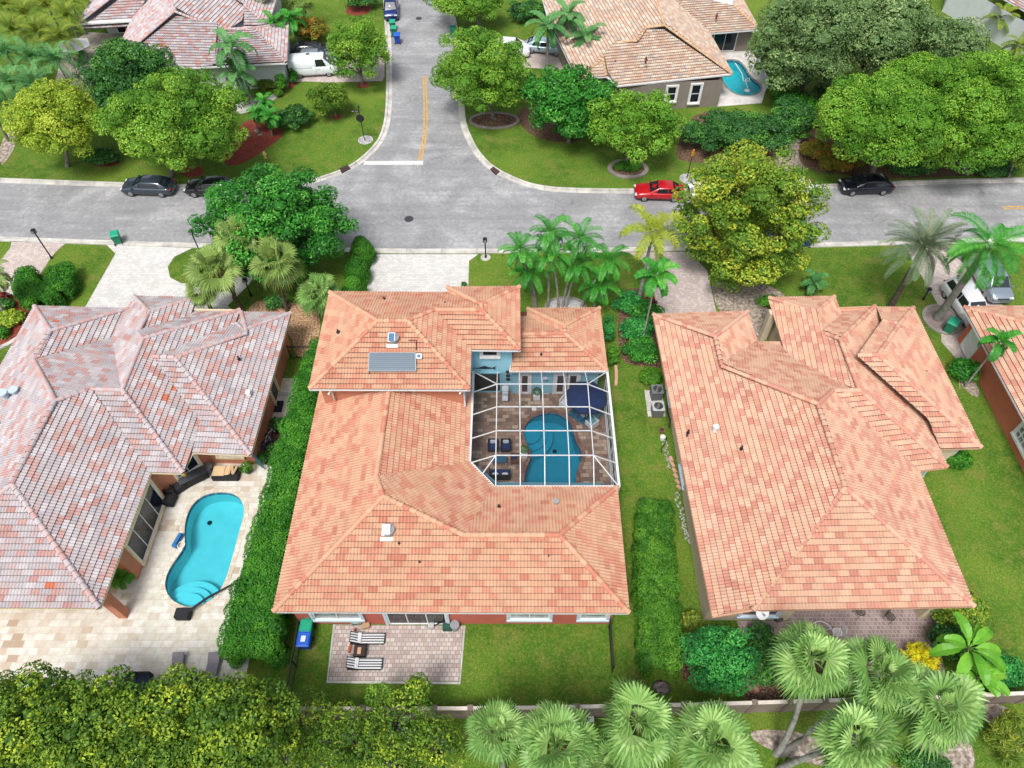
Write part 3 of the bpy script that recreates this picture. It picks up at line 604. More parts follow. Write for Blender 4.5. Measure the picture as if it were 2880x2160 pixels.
# -------- pools (holes are cut through the ground and the decks)
def smooth_loop(pts, k=3):
    pts = [Vector(p) for p in pts]
    for _ in range(k):
        q = []
        for i in range(len(pts)):
            a, b = pts[i], pts[(i + 1) % len(pts)]; q += [a * .75 + b * .25, a * .25 + b * .75]
        pts = q
    return pts
def grow(loop, d):
    return [p for p in inset([Vector((q[0], q[1], 0)) for q in loop], -d)]
POOLW = smooth_loop([(p.x, p.y) for p in WL([(628, 1384), (592, 1387), (568, 1396), (545, 1414), (529, 1440), (520, 1474), (519, 1505), (521, 1530), (512, 1550), (495, 1573), (475, 1603), (465, 1630), (465, 1655), (474, 1676), (490, 1693), (524, 1708), (564, 1704), (605, 1680), (631, 1642), (650, 1582), (664, 1530), (677, 1482), (689, 1437), (680, 1407), (658, 1389)])], 2)
POOLM = smooth_loop([(p.x, p.y) for p in WL([(1540, 1160), (1511, 1166), (1489.5, 1180), (1477, 1198), (1472, 1215), (1475, 1233), (1482, 1250), (1492, 1268), (1493, 1289), (1483, 1310), (1475, 1334), (1474, 1364), (1482, 1388), (1510, 1402), (1550, 1406), (1590, 1402), (1614, 1388), (1620, 1364), (1620, 1337), (1628, 1310), (1637, 1288), (1634, 1265), (1618, 1238.5), (1612, 1212), (1607, 1194), (1596, 1179), (1578, 1167), (1561, 1161)])], 2)
POOLN = smooth_loop([(p.x, p.y) for p in WL([(2039, 171), (2060, 168), (2080, 173), (2094, 190), (2103, 208), (2120, 226), (2140, 240), (2137, 258), (2112, 269), (2080, 268), (2052, 254), (2036, 230), (2012, 210), (2012, 185)])], 2)
def water_mat(name, tint, rough=.03):
    m = NT(name, rough, .5); t = m.t; tr = m.n('BsdfTransparent'); tr.inputs[0].default_value = tint; gl = m.n('BsdfGlossy'); gl.inputs['Roughness'].default_value = rough; fr = m.n('Fresnel'); fr.inputs[0].default_value = 1.33
    b = m.n('Bump', Strength=.25, Distance=.03); m.l(m.noise(2.2, 3), b.inputs['Height']); m.l(b.outputs[0], gl.inputs['Normal']); m.l(b.outputs[0], fr.inputs['Normal'])
    mx = m.n('MixShader'); m.l(fr.outputs[0], mx.inputs[0]); m.l(tr.outputs[0], mx.inputs[1]); m.l(gl.outputs[0], mx.inputs[2]); m.l(mx.outputs[0], t.nodes['Material Output'].inputs[0]); t.nodes.remove(m.b); return m.mat
def basin_mat(name, c):
    m = NT(name, .8, .2); m.base(m.ramp(m.noise(1.5, 4), [(.3, tuple(x * .9 for x in c[:3]) + (1,)), (.7, c)])); return m.mat
def pool(name, loop, depth, wtint, bc, label, steps, coping, cw=.3, drains=()):
    c = sum((Vector((p[0], p[1], 0)) for p in loop), Vector()) / len(loop); t = empty(name, (c.x, c.y, 0), label, 'swimming pool')
    m = MB(); n = len(loop)
    m.add([(p[0], p[1], .0) for p in loop] + [(p[0], p[1], -depth) for p in loop], [(k, n + k, n + (k + 1) % n, (k + 1) % n) for k in range(n)])
    m.flat([loop], -depth); m.build('basin', basin_mat(name + '_plaster', bc), t, True)
    g = MB(); o = grow(loop, cw); k = len(o); g.flat([o, loop], .03); g.add([(p.x, p.y, .0) for p in o] + [(p.x, p.y, .03) for p in o], [(i, (i + 1) % k, k + (i + 1) % k, k + i) for i in range(k)])
    g.add([(p[0], p[1], -.12) for p in loop] + [(p[0], p[1], .03) for p in loop], [((i + 1) % n, i, n + i, n + (i + 1) % n) for i in range(n)])
    g.build('coping', coping, t, True)
    tl = MB(); li = grow(loop, -.012); k2 = len(li); tl.add([(p.x, p.y, -.26) for p in li] + [(p.x, p.y, -.03) for p in li], [((i + 1) % k2, i, k2 + i, k2 + (i + 1) % k2) for i in range(k2)]); tl.build('waterline_tiles', paver_mat(name + '_waterline', [(70, 110, 140), (90, 130, 156), (60, 96, 130)], .15, .15, (150, 160, 165)), t, True)
    for i, (cx, cy, r, z) in enumerate(steps):
        s = MB(); s.cyl((cx, cy, -depth + .01), r, depth + z - .01, 40); s.build('step', basin_mat(name + '_step_plaster', tuple(min(1, x * 1.12) for x in bc[:3]) + (1,)), t, True)
    for d in drains:
        p = W(*d, -depth); s = MB(); s.cyl((p.x, p.y, -depth + .004), .16, .04, 16); s.build('drain', BLACKM, t, True)
    w = MB(); w.flat([loop], -.13); w.build('water', water_mat(name + '_water', wtint), t, True)
    return t
COPW = paver_mat('travertine_coping', [(206, 196, 180), (214, 208, 196), (198, 184, 166)], .3, .3, (150, 138, 120)); COPM = paver_mat('brown_coping', [(132, 100, 88), (120, 88, 76), (142, 112, 98)], .3, .3, (90, 70, 62)); COPN = concrete_mat('pool_coping', (150, 146, 140), 0)
q1 = W(516, 1716); q2 = W(1486, 1208)
pool('swimming_pool', POOLW, 1.25, (.36, .80, .86, 1), (.44, .70, .72, 1), 'open turquoise kidney-shaped pool on the travertine deck of the left house', [(q1.x + .1, q1.y + .2, 1.9, -.75), (q1.x + .1, q1.y + .2, 1.4, -.5), (q1.x + .1, q1.y + .2, .95, -.28)], COPW, drains=((590, 1471),))
pool('swimming_pool', POOLM, 1.3, (.16, .68, .80, 1), (.26, .54, .60, 1), 'blue kidney-shaped pool inside the white-framed screen cage', [(q2.x + .05, q2.y - .1, 1.7, -.8), (q2.x + .05, q2.y - .1, 1.3, -.55), (q2.x + .05, q2.y - .1, .85, -.3)], COPM, .28, drains=((1560, 1270),))
pool('swimming_pool', POOLN, 1.1, (.24, .76, .82, 1), (.40, .68, .70, 1), 'small turquoise kidney pool on a white deck behind the far right house', [], COPN, .18)
GZ = {}
def sheet(name, loops, z, mat, kind='structure', **kw):
    m = MB(); m.flat(loops, z); return tag(m.build(name, mat), kind=kind, **kw)
sheet('ground', [[(-260, -120), (260, -120), (260, 330), (-260, 330)], POOLW, POOLM, POOLN], 0, GRASS)
# -------- street
Li = [(0, 514), (345, 527), (640, 535), (800, 527), (880, 517), (918, 505), (958, 492), (990, 477), (1026, 454), (1065, 417), (1088, 381), (1101, 325), (1103, 228), (1101, 130), (1097, 75), (1092, 0)]
Ri = [(1255, 0), (1263, 33), (1280, 114), (1288, 260), (1291, 325), (1298, 364), (1322, 417), (1345, 449), (1381, 482), (1440, 511), (1492, 530), (1570, 542), (1783, 545), (2000, 543), (2289, 533), (2642, 518), (2880, 513)]
Ni = [(2880, 668), (2463, 678), (2284, 683), (1798, 696), (1403, 700), (1039, 700), (586, 685), (300, 676), (0, 665.5)]
def ext(pts, n0=None, n1=None):
    w = [Vector((p.x, p.y)) for p in WL(pts)]
    if n0: w.insert(0, w[0] + (w[0] - w[1]).normalized() * n0)
    if n1: w.append(w[-1] + (w[-1] - w[-2]).normalized() * n1)
    return w
def resample(w, k=2):
    for _ in range(k):
        q = [w[0]]
        for a, b in zip(w[:-1], w[1:]): q += [a * .75 + b * .25, a * .25 + b * .75]
        q.append(w[-1]); w = q
    return w
LI = resample(ext(Li, 60, 60)); RI = resample(ext(Ri, 60, 60)); NI = resample(ext(Ni, 60, 60))
sheet('road', [LI + RI + NI], .004, ASPH)
def offset(path, d):
    out = []
    for i, p in enumerate(path):
        a = path[max(i - 1, 0)]; b = path[min(i + 1, len(path) - 1)]; t = (b - a).normalized(); out.append(p + Vector((-t.y, t.x)) * d)
    return out
def band(name, path, d0, d1, z0, z1, mat, walls_=True, **kw):
    a = offset(path, d0); b = offset(path, d1); n = len(a); m = MB(); V = [(p.x, p.y, z1) for p in a] + [(p.x, p.y, z1) for p in b]
    s = 1 if d1 > d0 else -1
    m.add(V, [(k, k + 1, n + k + 1, n + k)[::s] for k in range(n - 1)])
    if walls_:
        for q in (a, b):
            m.add([(p.x, p.y, z0) for p in q] + [(p.x, p.y, z1) for p in q], [(k, k + 1, n + k + 1, n + k) for k in range(n - 1)])
    return tag(m.build(name, mat), kind='structure', **kw)
for i, (nm, pth) in enumerate((('west', LI), ('east', RI), ('south', NI))):
    band('gutter_strip', pth, -.02, .38, 0, .012, CURB, False)
    band('kerb', pth, .38, .62, 0, .10, CURB)
YEL = plain('yellow_line_paint', srgb(205, 160, 62)[:3], .8, var=.2, scale=5); WHL = plain('white_line_paint', (.62, .62, .61), .8, var=.15, scale=5)
yl = resample([Vector((p.x, p.y)) for p in WL([(1194, 215), (1197, 300), (1197, 350), (1193, 395), (1186, 425), (1181, 451)])], 2)
band('road_marking', yl, .07, .20, 0, .010, YEL, False); band('road_marking', yl, -.20, -.07, 0, .010, YEL, False)
a, b, c, d = WL([(1025, 453), (1190, 452.5), (1190, 463.5), (1022, 464)]); sheet('road_marking', [[(a.x, a.y), (b.x, b.y), (c.x, c.y), (d.x, d.y)]], .010, WHL)
y2 = [Vector((p.x, p.y)) for p in WL([(2822, 585), (2880, 583)])] + [Vector((W(2880, 583).x + 40, W(2880, 583).y + .5))]
band('road_marking', y2, .07, .2, 0, .010, YEL, False); band('road_marking', y2, -.2, -.07, 0, .010, YEL, False)
def pl(name, pts, z, mat, holes=(), sm=0):
    w = [(p.x, p.y) for p in WL(pts)]
    if sm: w = [tuple(q) for q in smooth_loop(w, sm)]
    return sheet(name, [w] + list(holes), z, mat)
# -------- driveways, decks, patios
pl('driveway', [(1049, 715), (1345, 715), (1319, 734), (1316, 870), (1020, 870), (1036, 790)], .006, PAVW)
pl('driveway', [(300, 689), (325, 713), (225, 890), (690, 905), (640, 860), (700, 800), (720, 770), (640, 785), (560, 800), (510, 797), (478, 780), (472, 750), (490, 722), (540, 698)], .006, PAVW)
pl('driveway', [(33, 679), (183, 686), (156, 709), (143, 725), (100, 790), (95, 850), (102, 880), (60, 880), (-40, 900), (-60, 760), (0, 735), (29, 697)], .006, PAVP)
pl('driveway', [(1769, 710), (1938, 708), (1990, 763), (2016, 885), (1850, 900), (1840, 820), (1808, 735)], .006, PAVP)
pl('driveway', [(2545, 693), (2680, 690), (2720, 740), (2817, 851), (2830, 900), (2700, 1020), (2700, 1100), (2690, 1010), (2648, 962), (2642, 864), (2583, 760)], .006, PAVP)
pl('driveway', [(930, 232), (860, 229), (800, 232), (790, 170), (830, 130), (860, 122), (1000, 122), (1080, 130), (1082, 215), (1075, 228)], .006, PAVP)
pl('driveway', [(1310, 110), (1450, 105), (1560, 150), (1640, 200), (1470, 190), (1310, 150)], .006, PAVP)
dW = [(-16.9, 36.0), (-14.4, 36.0), (-14.2, 8), (-60, 8), (-60, 17), (-22.7, 20)]
o = [Vector(p) for p in [(-15.0, 33.0), (-14.9, 25), (-14.9, 11.2), (-60, 11.2), (-60, 18.5), (-34, 18.5), (-34, 19.5), (-23.5, 19.5), (-23.5, 25.8), (-18, 26.5), (-17.3, 33.0)]]
sheet('pool_deck', [o, POOLW], .006, TRAV)
sheet('pool_deck', [[(-3.2, 22.5), (6.7, 22.5), (6.7, 31.9), (.1, 31.9), (.1, 34.5), (-3.2, 34.5)], POOLM], .006, PAVD)
pl('pool_deck', [(1995, 143), (2126, 142), (2162, 225), (2142, 290), (2016, 300), (1985, 250)], .006, concrete_mat('white_deck', (214, 210, 206), 0), [POOLN])
pl('patio', [(944, 1757), (1302, 1760), (1291, 1916), (924, 1914)], .03, PAVB)
a = WL([(944, 1757), (922.5, 1915), (1292, 1918), (1303, 1760)]); pth = [Vector((p.x, p.y)) for p in a]
band('patio_edging', pth, -.14, .0, 0, .05, CONC)
sheet('patio', [[(13.2, 14.9), (16.2, 14.9), (17.6, 17.2), (24.9, 17.4), (24.9, 14.9), (24.2, 11.6), (13.3, 11.9)]], .006, PAVG)
pl('patio', [(1290 - 460, 0), (840, 0), (820, 60), (800, 60)], .006, PAVP) if False else None
pl('patio', [(150, 250), (180, 130), (250, 90), (380, 100), (330, 230), (250, 290)], .006, concrete_mat('beige_patio', (190, 180, 168), 2))
# -------- planting beds
def bed(pts, mat, z=.012, sm=2): return pl('planting_bed', pts, z, mat, (), sm)
bed([(625, 460), (650, 400), (690, 330), (770, 345), (805, 378), (760, 410), (720, 440), (660, 470)], MULR)
bed([(258, 462), (300, 440), (345, 452), (320, 468), (280, 470)], MULR); bed([(500, 490), (520, 465), (570, 470), (575, 490), (540, 502)], MULR)
bed([(1000, 240), (1020, 225), (1042, 236), (1035, 247), (1010, 248)], MULR); bed([(927, 330), (945, 320), (967, 328), (950, 338)], MULR)
bed([(970, 30), (990, 8), (1035, 8), (1048, 30), (1015, 45), (980, 42)], MULR); bed([(800, 250), (810, 235), (838, 232), (820, 250)], MULR)
bed([(55, 870), (60, 830), (130, 840), (215, 800), (220, 770), (205, 765), (222, 790), (215, 820), (180, 845), (150, 862), (100, 868)], MULB)
bed([(1455, 300), (1460, 350), (1500, 385), (1570, 402), (1640, 395), (1700, 330), (1600, 280)], MULB)
bed([(1890, 440), (1930, 455), (2010, 462), (2120, 480), (2200, 440), (2160, 330), (1950, 300)], MULB)
pl('path', [(2160, 480), (2195, 430), (2210, 390), (2300, 395), (2310, 460), (2260, 482)], .008, SOIL, (), 1)
bed([(2260, 480), (2240, 420), (2290, 330), (2400, 260), (2880, 300), (2900, 490), (2700, 495), (2500, 505), (2400, 495)], MULB)
MULT = mulch_mat('tan_wood_chips', (120, 92, 66), (170, 136, 104), (206, 180, 150), 7)
bed([(690, 905), (700, 860), (740, 840), (880, 860), (905, 900), (886, 1000), (830, 1010), (820, 930)], MULT)
bed([(1740, 1015), (1735, 860), (1760, 805), (1840, 820), (1850, 900), (1880, 1040), (1790, 1030)], MULB)
bed([(2000, 790), (2060, 800), (2130, 790), (2220, 830), (2200, 900), (2120, 990), (2060, 930), (2020, 870), (2005, 830)], SOIL)
bed([(2300, 2160), (2140, 2100), (2100, 2060), (2150, 2050), (2260, 2060), (2330, 2090), (2500, 2160), (2700, 2200)], SOIL); bed([(2520, 2200), (2560, 2090), (2640, 2050), (2720, 2060), (2750, 2150), (2700, 2230)], SOIL); bed([(2760, 1960), (2800, 1975), (2850, 2000), (2800, 2050), (2750, 2010)], SOIL)
bed([(2690, 1070), (2740, 1120), (2760, 1110), (2730, 1050)], SOIL)
bed([(2195, 1760), (2100, 1870), (2080, 1990), (2220, 1975), (2360, 1960), (2380, 1890)], MULB); bed([(1905, 1800), (1950, 1790), (1960, 1900), (1920, 1930)], MULB)
bed([(740, 1310), (730, 1260), (760, 1170), (790, 1180), (800, 1240), (780, 1310)], MULB)
pl('planting_bed', [(780, 1115), (784, 1103), (825, 1104), (822, 1116)], .012, PEB)
pl('path', [(660, 290), (700, 284), (780, 262), (800, 250), (770, 285), (690, 320), (655, 318)], .008, CONC, (), 1)
pl('path', [(0, 400), (36, 360), (48, 400), (28, 440), (0, 472)], .014, SOIL, (), 1)
# planter rings
def ring(cx, cy, rx, ry, w, h, mat, label, fill, rz=0):
    c = W(cx, cy); t = empty('planter_ring', (c.x, c.y, 0), label, 'planter ring'); m = MB(); n = 40
    V = []; 
    for rr, z in ((1, 0), (1, h), (0, h), (0, 0)):
        for k in range(n): a = 2 * math.pi * k / n; V.append(((rx - w * (1 - rr)) * math.cos(a), (ry - w * (1 - rr)) * math.sin(a), z))
    m.add(V, [(j * n + k, j * n + (k + 1) % n, (j + 1) * n + (k + 1) % n, (j + 1) * n + k) for j in range(3) for k in range(n)]); m.build('edging', mat, t)
    m = MB(); m.flat([[((rx - w + .01) * math.cos(2 * math.pi * k / n), (ry - w + .01) * math.sin(2 * math.pi * k / n)) for k in range(n)]], h * .6); m.build('mulch', fill, t); return t
ring(1766, 476, 1.95, 1.5, .4, .12, STAINC, 'grey edging ring around the yellow-green tree on the corner lawn', MULB)
ring(1390, 340, 2.6, 1.5, .3, .12, STAINC, 'grey edging ring under the spreading tree right of the side street', MULB)
ring(2648, 900, 1.5, 1.6, .25, .15, STAINC, 'stone ring around the leaning royal palm beside the pickup', concrete_mat('grey_planter_fill', (150, 136, 130), 0))
ring(1591, 866, 1.7, 1.2, .2, .12, STAINC, 'pebble ring around the row of slim palms behind the centre house', PEB)
ring(5, 905, 2.7, 3.2, .35, .15, CONC, 'curved concrete edging of the flower bed left of the pink-grey roof', MULR)
# ------------------------------------------------------------------ planting
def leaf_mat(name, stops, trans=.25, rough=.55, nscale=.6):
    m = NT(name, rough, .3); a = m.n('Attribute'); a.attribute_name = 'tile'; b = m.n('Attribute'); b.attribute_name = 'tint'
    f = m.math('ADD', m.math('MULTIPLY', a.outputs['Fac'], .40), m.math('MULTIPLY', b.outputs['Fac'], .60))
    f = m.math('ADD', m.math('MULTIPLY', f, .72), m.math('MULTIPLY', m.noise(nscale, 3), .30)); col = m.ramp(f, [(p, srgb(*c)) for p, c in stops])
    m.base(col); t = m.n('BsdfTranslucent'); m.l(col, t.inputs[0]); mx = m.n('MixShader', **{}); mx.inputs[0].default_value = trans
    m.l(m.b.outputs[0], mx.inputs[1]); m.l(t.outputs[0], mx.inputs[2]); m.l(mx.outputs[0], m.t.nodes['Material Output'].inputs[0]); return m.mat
LM = dict(
    yellow=leaf_mat('yellow_green_leaf', [(.1, (85, 122, 30)), (.4, (136, 167, 48)), (.7, (183, 201, 67)), (.95, (220, 227, 97))]),
    mid=leaf_mat('mid_green_leaf', [(.1, (49, 94, 25)), (.4, (95, 146, 42)), (.7, (143, 186, 62)), (.95, (190, 216, 94))]),
    bright=leaf_mat('bright_green_leaf', [(.1, (55, 102, 27)), (.4, (94, 147, 40)), (.7, (131, 178, 56)), (.95, (167, 204, 83))]),
    gloss=leaf_mat('glossy_green_leaf', [(.1, (31, 83, 31)), (.4, (49, 118, 38)), (.7, (73, 156, 51)), (.95, (143, 206, 95))], .2, .4),
    dark=leaf_mat('dark_green_leaf', [(.1, (30, 65, 31)), (.4, (52, 101, 46)), (.7, (83, 142, 57)), (.95, (145, 200, 70))], .15, .45),
    oak=leaf_mat('grey_green_leaf', [(.1, (60, 88, 51)), (.4, (95, 125, 71)), (.7, (132, 160, 97)), (.95, (180, 197, 139))], .15),
    gold=leaf_mat('gold_tipped_leaf', [(.1, (50, 89, 29)), (.38, (92, 130, 39)), (.6, (135, 162, 48)), (.82, (193, 196, 65)), (.97, (228, 217, 87))], .2),
    olive=leaf_mat('olive_green_leaf', [(.1, (41, 73, 21)), (.4, (74, 112, 30)), (.65, (117, 148, 42)), (.9, (186, 202, 55)), (1, (223, 223, 75))], .2),
    hedge=leaf_mat('hedge_leaf', [(.1, (29, 77, 16)), (.4, (48, 113, 25)), (.7, (77, 144, 35)), (.95, (113, 176, 52))], .15),
    limeh=leaf_mat('lime_hedge_leaf', [(.1, (38, 84, 16)), (.4, (62, 116, 26)), (.7, (92, 146, 38)), (.95, (130, 176, 58))], .2),
    croton=leaf_mat('croton_leaf', [(.1, (69, 79, 25)), (.4, (116, 121, 37)), (.65, (168, 140, 50)), (.9, (188, 99, 48))], .15),
    sun=leaf_mat('yellow_leaf', [(.1, (168, 165, 21)), (.4, (224, 209, 31)), (.7, (235, 231, 52)), (.95, (134, 165, 31))], .2),
    jade=leaf_mat('blue_green_leaf', [(.1, (24, 84, 40)), (.4, (44, 125, 57)), (.7, (73, 169, 75)), (.95, (123, 205, 92))], .2),
    red=leaf_mat('red_leaf', [(.1, (78, 28, 31)), (.5, (123, 44, 46)), (.95, (168, 77, 63))], .15),
    palm=leaf_mat('green_palm_leaf', [(.1, (24, 80, 28)), (.4, (47, 123, 41)), (.7, (81, 164, 58)), (.95, (137, 201, 88))], .2, .4),
    fan=leaf_mat('fan_palm_leaf', [(.1, (48, 90, 44)), (.35, (88, 132, 63)), (.65, (134, 173, 92)), (.95, (195, 224, 147))], .2, .45),
    sabal=leaf_mat('sabal_palm_leaf', [(.1, (72, 97, 43)), (.4, (110, 138, 65)), (.7, (147, 170, 91)), (.95, (191, 206, 128))], .2, .5),
    date=leaf_mat('silver_palm_leaf', [(.1, (58, 76, 56)), (.4, (88, 110, 80)), (.7, (118, 138, 102)), (.95, (166, 162, 106))], .12, .5),
    fox=leaf_mat('yellowing_palm_leaf', [(.1, (96, 128, 34)), (.35, (134, 156, 48)), (.6, (172, 178, 60)), (.85, (96, 150, 66))], .25, .5),
    areca=leaf_mat('yellowish_palm_leaf', [(.1, (58, 90, 26)), (.4, (96, 124, 38)), (.7, (138, 152, 50)), (.95, (180, 172, 60))], .2, .5),
    queen=leaf_mat('blue_green_palm_leaf', [(.1, (41, 86, 46)), (.4, (68, 125, 66)), (.7, (107, 163, 94)), (.95, (157, 200, 119))], .2, .45),
    banana=leaf_mat('banana_leaf', [(.1, (78, 143, 37)), (.5, (120, 184, 58)), (.95, (168, 215, 88))], .3, .4),
    fern=leaf_mat('arching_grass_leaf', [(.1, (38, 92, 21)), (.5, (73, 136, 35)), (.95, (123, 176, 52))], .2),
)
DEADF = leaf_mat('dry_frond', [(.1, (110, 84, 50)), (.5, (150, 122, 78)), (.95, (180, 156, 108))], .1)
BARK = plain('grey_bark', (.20, .18, .155), .9, var=.3, scale=4); BARKD = plain('brown_bark', (.11, .085, .065), .95, var=.3, scale=4); PTRUNK = plain('palm_trunk', (.30, .29, .265), .9, var=.2, scale=3)
CSHAFT = plain('green_crownshaft', srgb(120, 160, 80)[:3], .5)
def quads_mesh(name, V, T, TN, mats, smooth=False, extra=None):
    """V: (n,4,3)"""
    n = len(V); me = bpy.data.meshes.new(name); me.vertices.add(n * 4); me.vertices.foreach_set('co', np.ascontiguousarray(V, dtype=np.float32).ravel())
    me.loops.add(n * 4); me.loops.foreach_set('vertex_index', np.arange(n * 4, dtype=np.int32)); me.polygons.add(n)
    me.polygons.foreach_set('loop_start', np.arange(0, n * 4, 4, dtype=np.int32)); me.polygons.foreach_set('loop_total', np.full(n, 4, dtype=np.int32))
    me.update(calc_edges=True)
    a = me.attributes.new('tile', 'FLOAT', 'FACE'); a.data.foreach_set('value', np.ascontiguousarray(T, dtype=np.float32)); a = me.attributes.new('tint', 'FLOAT', 'FACE'); a.data.foreach_set('value', np.ascontiguousarray(TN, dtype=np.float32))
    return me
def leaves(el, size, cover=1.3, rng=RNG, aspect=.55, flat=.45, low=-.35, shell=.78, up=.35, jitter=.35):
    """el: (m,6) ellipsoids; leaf rhombi scattered over their outer shells"""
    el = np.asarray(el, float); Vs = []; T = []; TN = []
    for i, e in enumerate(el):
        c, r = e[:3], e[3:]
        area = 4 * math.pi * ((r[0] * r[1] * r[0] * r[2] * r[1] * r[2]) ** (1 / 3)) ** 1.0 if False else 4 * math.pi * ((((r[0] * r[1]) ** 1.6 + (r[0] * r[2]) ** 1.6 + (r[1] * r[2]) ** 1.6) / 3) ** (1 / 1.6))
        n = int(area * cover / (size * size * aspect)) + 6
        d = rng.normal(size=(n, 3)); d /= np.linalg.norm(d, axis=1)[:, None]; d = d[d[:, 2] > low]
        rr = shell + (1.06 - shell) * rng.random(len(d)) ** .6; p = c + d * r * rr[:, None]
        # drop leaves deep inside the other clumps
        keep = np.ones(len(p), bool)
        for j, f in enumerate(el):
            if j == i: continue
            if np.linalg.norm((f[:3] - c) / (r + f[3:])) > 1.05: continue
            q = (p - f[:3]) / (f[3:] * .74); keep &= (q * q).sum(1) > 1
        p = p[keep]; d = d[keep]
        if len(p) == 0: continue
        nrm = d * (1 - flat) + rng.normal(size=p.shape) * jitter; nrm[:, 2] += up; nrm /= np.linalg.norm(nrm, axis=1)[:, None]
        t = rng.normal(size=p.shape); t -= nrm * (t * nrm).sum(1)[:, None]; t /= np.linalg.norm(t, axis=1)[:, None]; b = np.cross(nrm, t)
        s = (size * (.7 + .6 * rng.random(len(p))))[:, None]
        droop = nrm * s * .12
        Vs.append(np.stack([p - t * s * .5 - droop, p + b * s * aspect * .5, p + t * s * .5 - droop, p - b * s * aspect * .5], 1)); T.append(rng.random(len(p))); TN.append(np.full(len(p), rng.random()))
    return np.concatenate(Vs), np.concatenate(T), np.concatenate(TN)
def clumps(c, R3, rc, n, rng=RNG, low=-.3, inner=.35, rv=.35):
    c = np.array(c); R3 = np.array(R3); out = []
    k = 0; ga = math.pi * (3 - 5 ** .5)
    for i in range(n):
        z = 1 - (1 - low) * (i + .5) / n; a = ga * i + rng.random() * .5; s = math.sqrt(max(0, 1 - z * z)); d = np.array([s * math.cos(a), s * math.sin(a), z])
        f = .50 + .58 * rng.random(); r = rc * (1 - rv + 2 * rv * rng.random()); d = d + rng.normal(size=3) * .10; d /= np.linalg.norm(d); p = c + d * np.maximum(R3 - r * .7, .1) * (f + .10)
        out.append([*p, r * (1 + .25 * rng.random()), r, r * .74])
        if rng.random() < .5:
            r2 = rc * (.28 + .25 * rng.random()); d2 = d + rng.normal(size=3) * .16; d2 /= np.linalg.norm(d2); out.append([*(c + d2 * R3 * (.78 + .14 * rng.random())), r2 * 1.2, r2, r2 * .8])
    for i in range(int(n * inner)):
        d = rng.normal(size=3); d /= np.linalg.norm(d); out.append([*(c + d * R3 * .45 * rng.random()), rc * 1.3, rc * 1.3, rc * 1.1])
    return np.array(out)
def solve_h(base, head):
    yb = W(*base).y; d = ray(*head); return HC - yb * (-d.z) / d.y
def foliage_obj(name, el, size, mat, parent, wv=True, **kw):
    core = kw.pop('core', .62); V, T, TN = leaves(el, size, **kw)
    if core:      # each clump gets a small solid heart so the sky does not shine through every gap
        S = []; 
        for i in range(4):
            for k in range(8):
                q = [(math.sin(p) * math.cos(a), math.sin(p) * math.sin(a), math.cos(p)) for p, a in ((math.pi * i / 4, math.pi * k / 4), (math.pi * (i + 1) / 4, math.pi * k / 4), (math.pi * (i + 1) / 4, math.pi * (k + 1) / 4), (math.pi * i / 4, math.pi * (k + 1) / 4))]
                S.append(q)
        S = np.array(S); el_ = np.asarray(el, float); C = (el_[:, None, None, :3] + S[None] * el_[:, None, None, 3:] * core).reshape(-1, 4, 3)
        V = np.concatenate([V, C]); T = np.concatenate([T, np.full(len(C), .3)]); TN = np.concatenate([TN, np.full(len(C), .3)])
    me = quads_mesh(name, V, T, TN, None)
    return obj(name, me, parent, [mat], wv)
def tree(label, cx, cy, rx, ry, mat, base=None, h=None, leaf=.18, rc=.9, n=78, cover=.95, name='tree', cat='tree', bark=None, sparse=0, flatz=.75, low=-.7, sz=None, group=None, limbs=7, **kw):
    if h is None: h = min(max(solve_h(base, (cx, cy)), 1.5), 9.5)
    c = W(cx, cy, h); k = mpp(cx, cy, h); R1 = rx * k; R2 = ry * k; Rz = math.sqrt(max(.01, R2 * R2 - (.79 * R1) ** 2)) / .61; Rz = min(max(Rz, R1 * .62), R1 * 1.05, h * .95)
    b = W(*base) if base else Vector((c.x + random.uniform(-.5, .5), c.y + random.uniform(-.3, .3), 0))
    if (Vector((b.x, b.y)) - Vector((c.x, c.y))).length > R1 * .6: b = Vector((c.x + (b.x - c.x) * .4, c.y + (b.y - c.y) * .4, 0))
    t = empty(name, b, label, cat, group)
    el = clumps(c, (R1, max(R1 * .8, min(R1, R2 * 1.05)), Rz), rc, n, low=low)
    if sparse: el = el[RNG.random(len(el)) > sparse]
    kw.setdefault('low', -.75); kw.setdefault('core', 0 if sparse > .2 else .5)
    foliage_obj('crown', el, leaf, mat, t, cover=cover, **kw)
    m = MB(); r0 = max(.09, R1 * .045); fork = Vector((b.x * .6 + c.x * .4, b.y * .6 + c.y * .4, max(.5, (h - Rz) * .75 + .3)))
    m.tube([b, (b + fork) / 2 + Vector((.05, .03, 0)), fork], [r0 * 1.25, r0, r0 * .9], 8)
    idx = RNG.choice(len(el), min(limbs, len(el)), replace=False)
    for i in idx:
        e = Vector(el[i][:3]); mid = (fork + e) / 2 + Vector((0, 0, .25)); m.tube([fork, mid, e], [r0 * .6, r0 * .35, r0 * .12], 6, cap=False)
    m.build('trunk', bark or BARK, t, True); return t
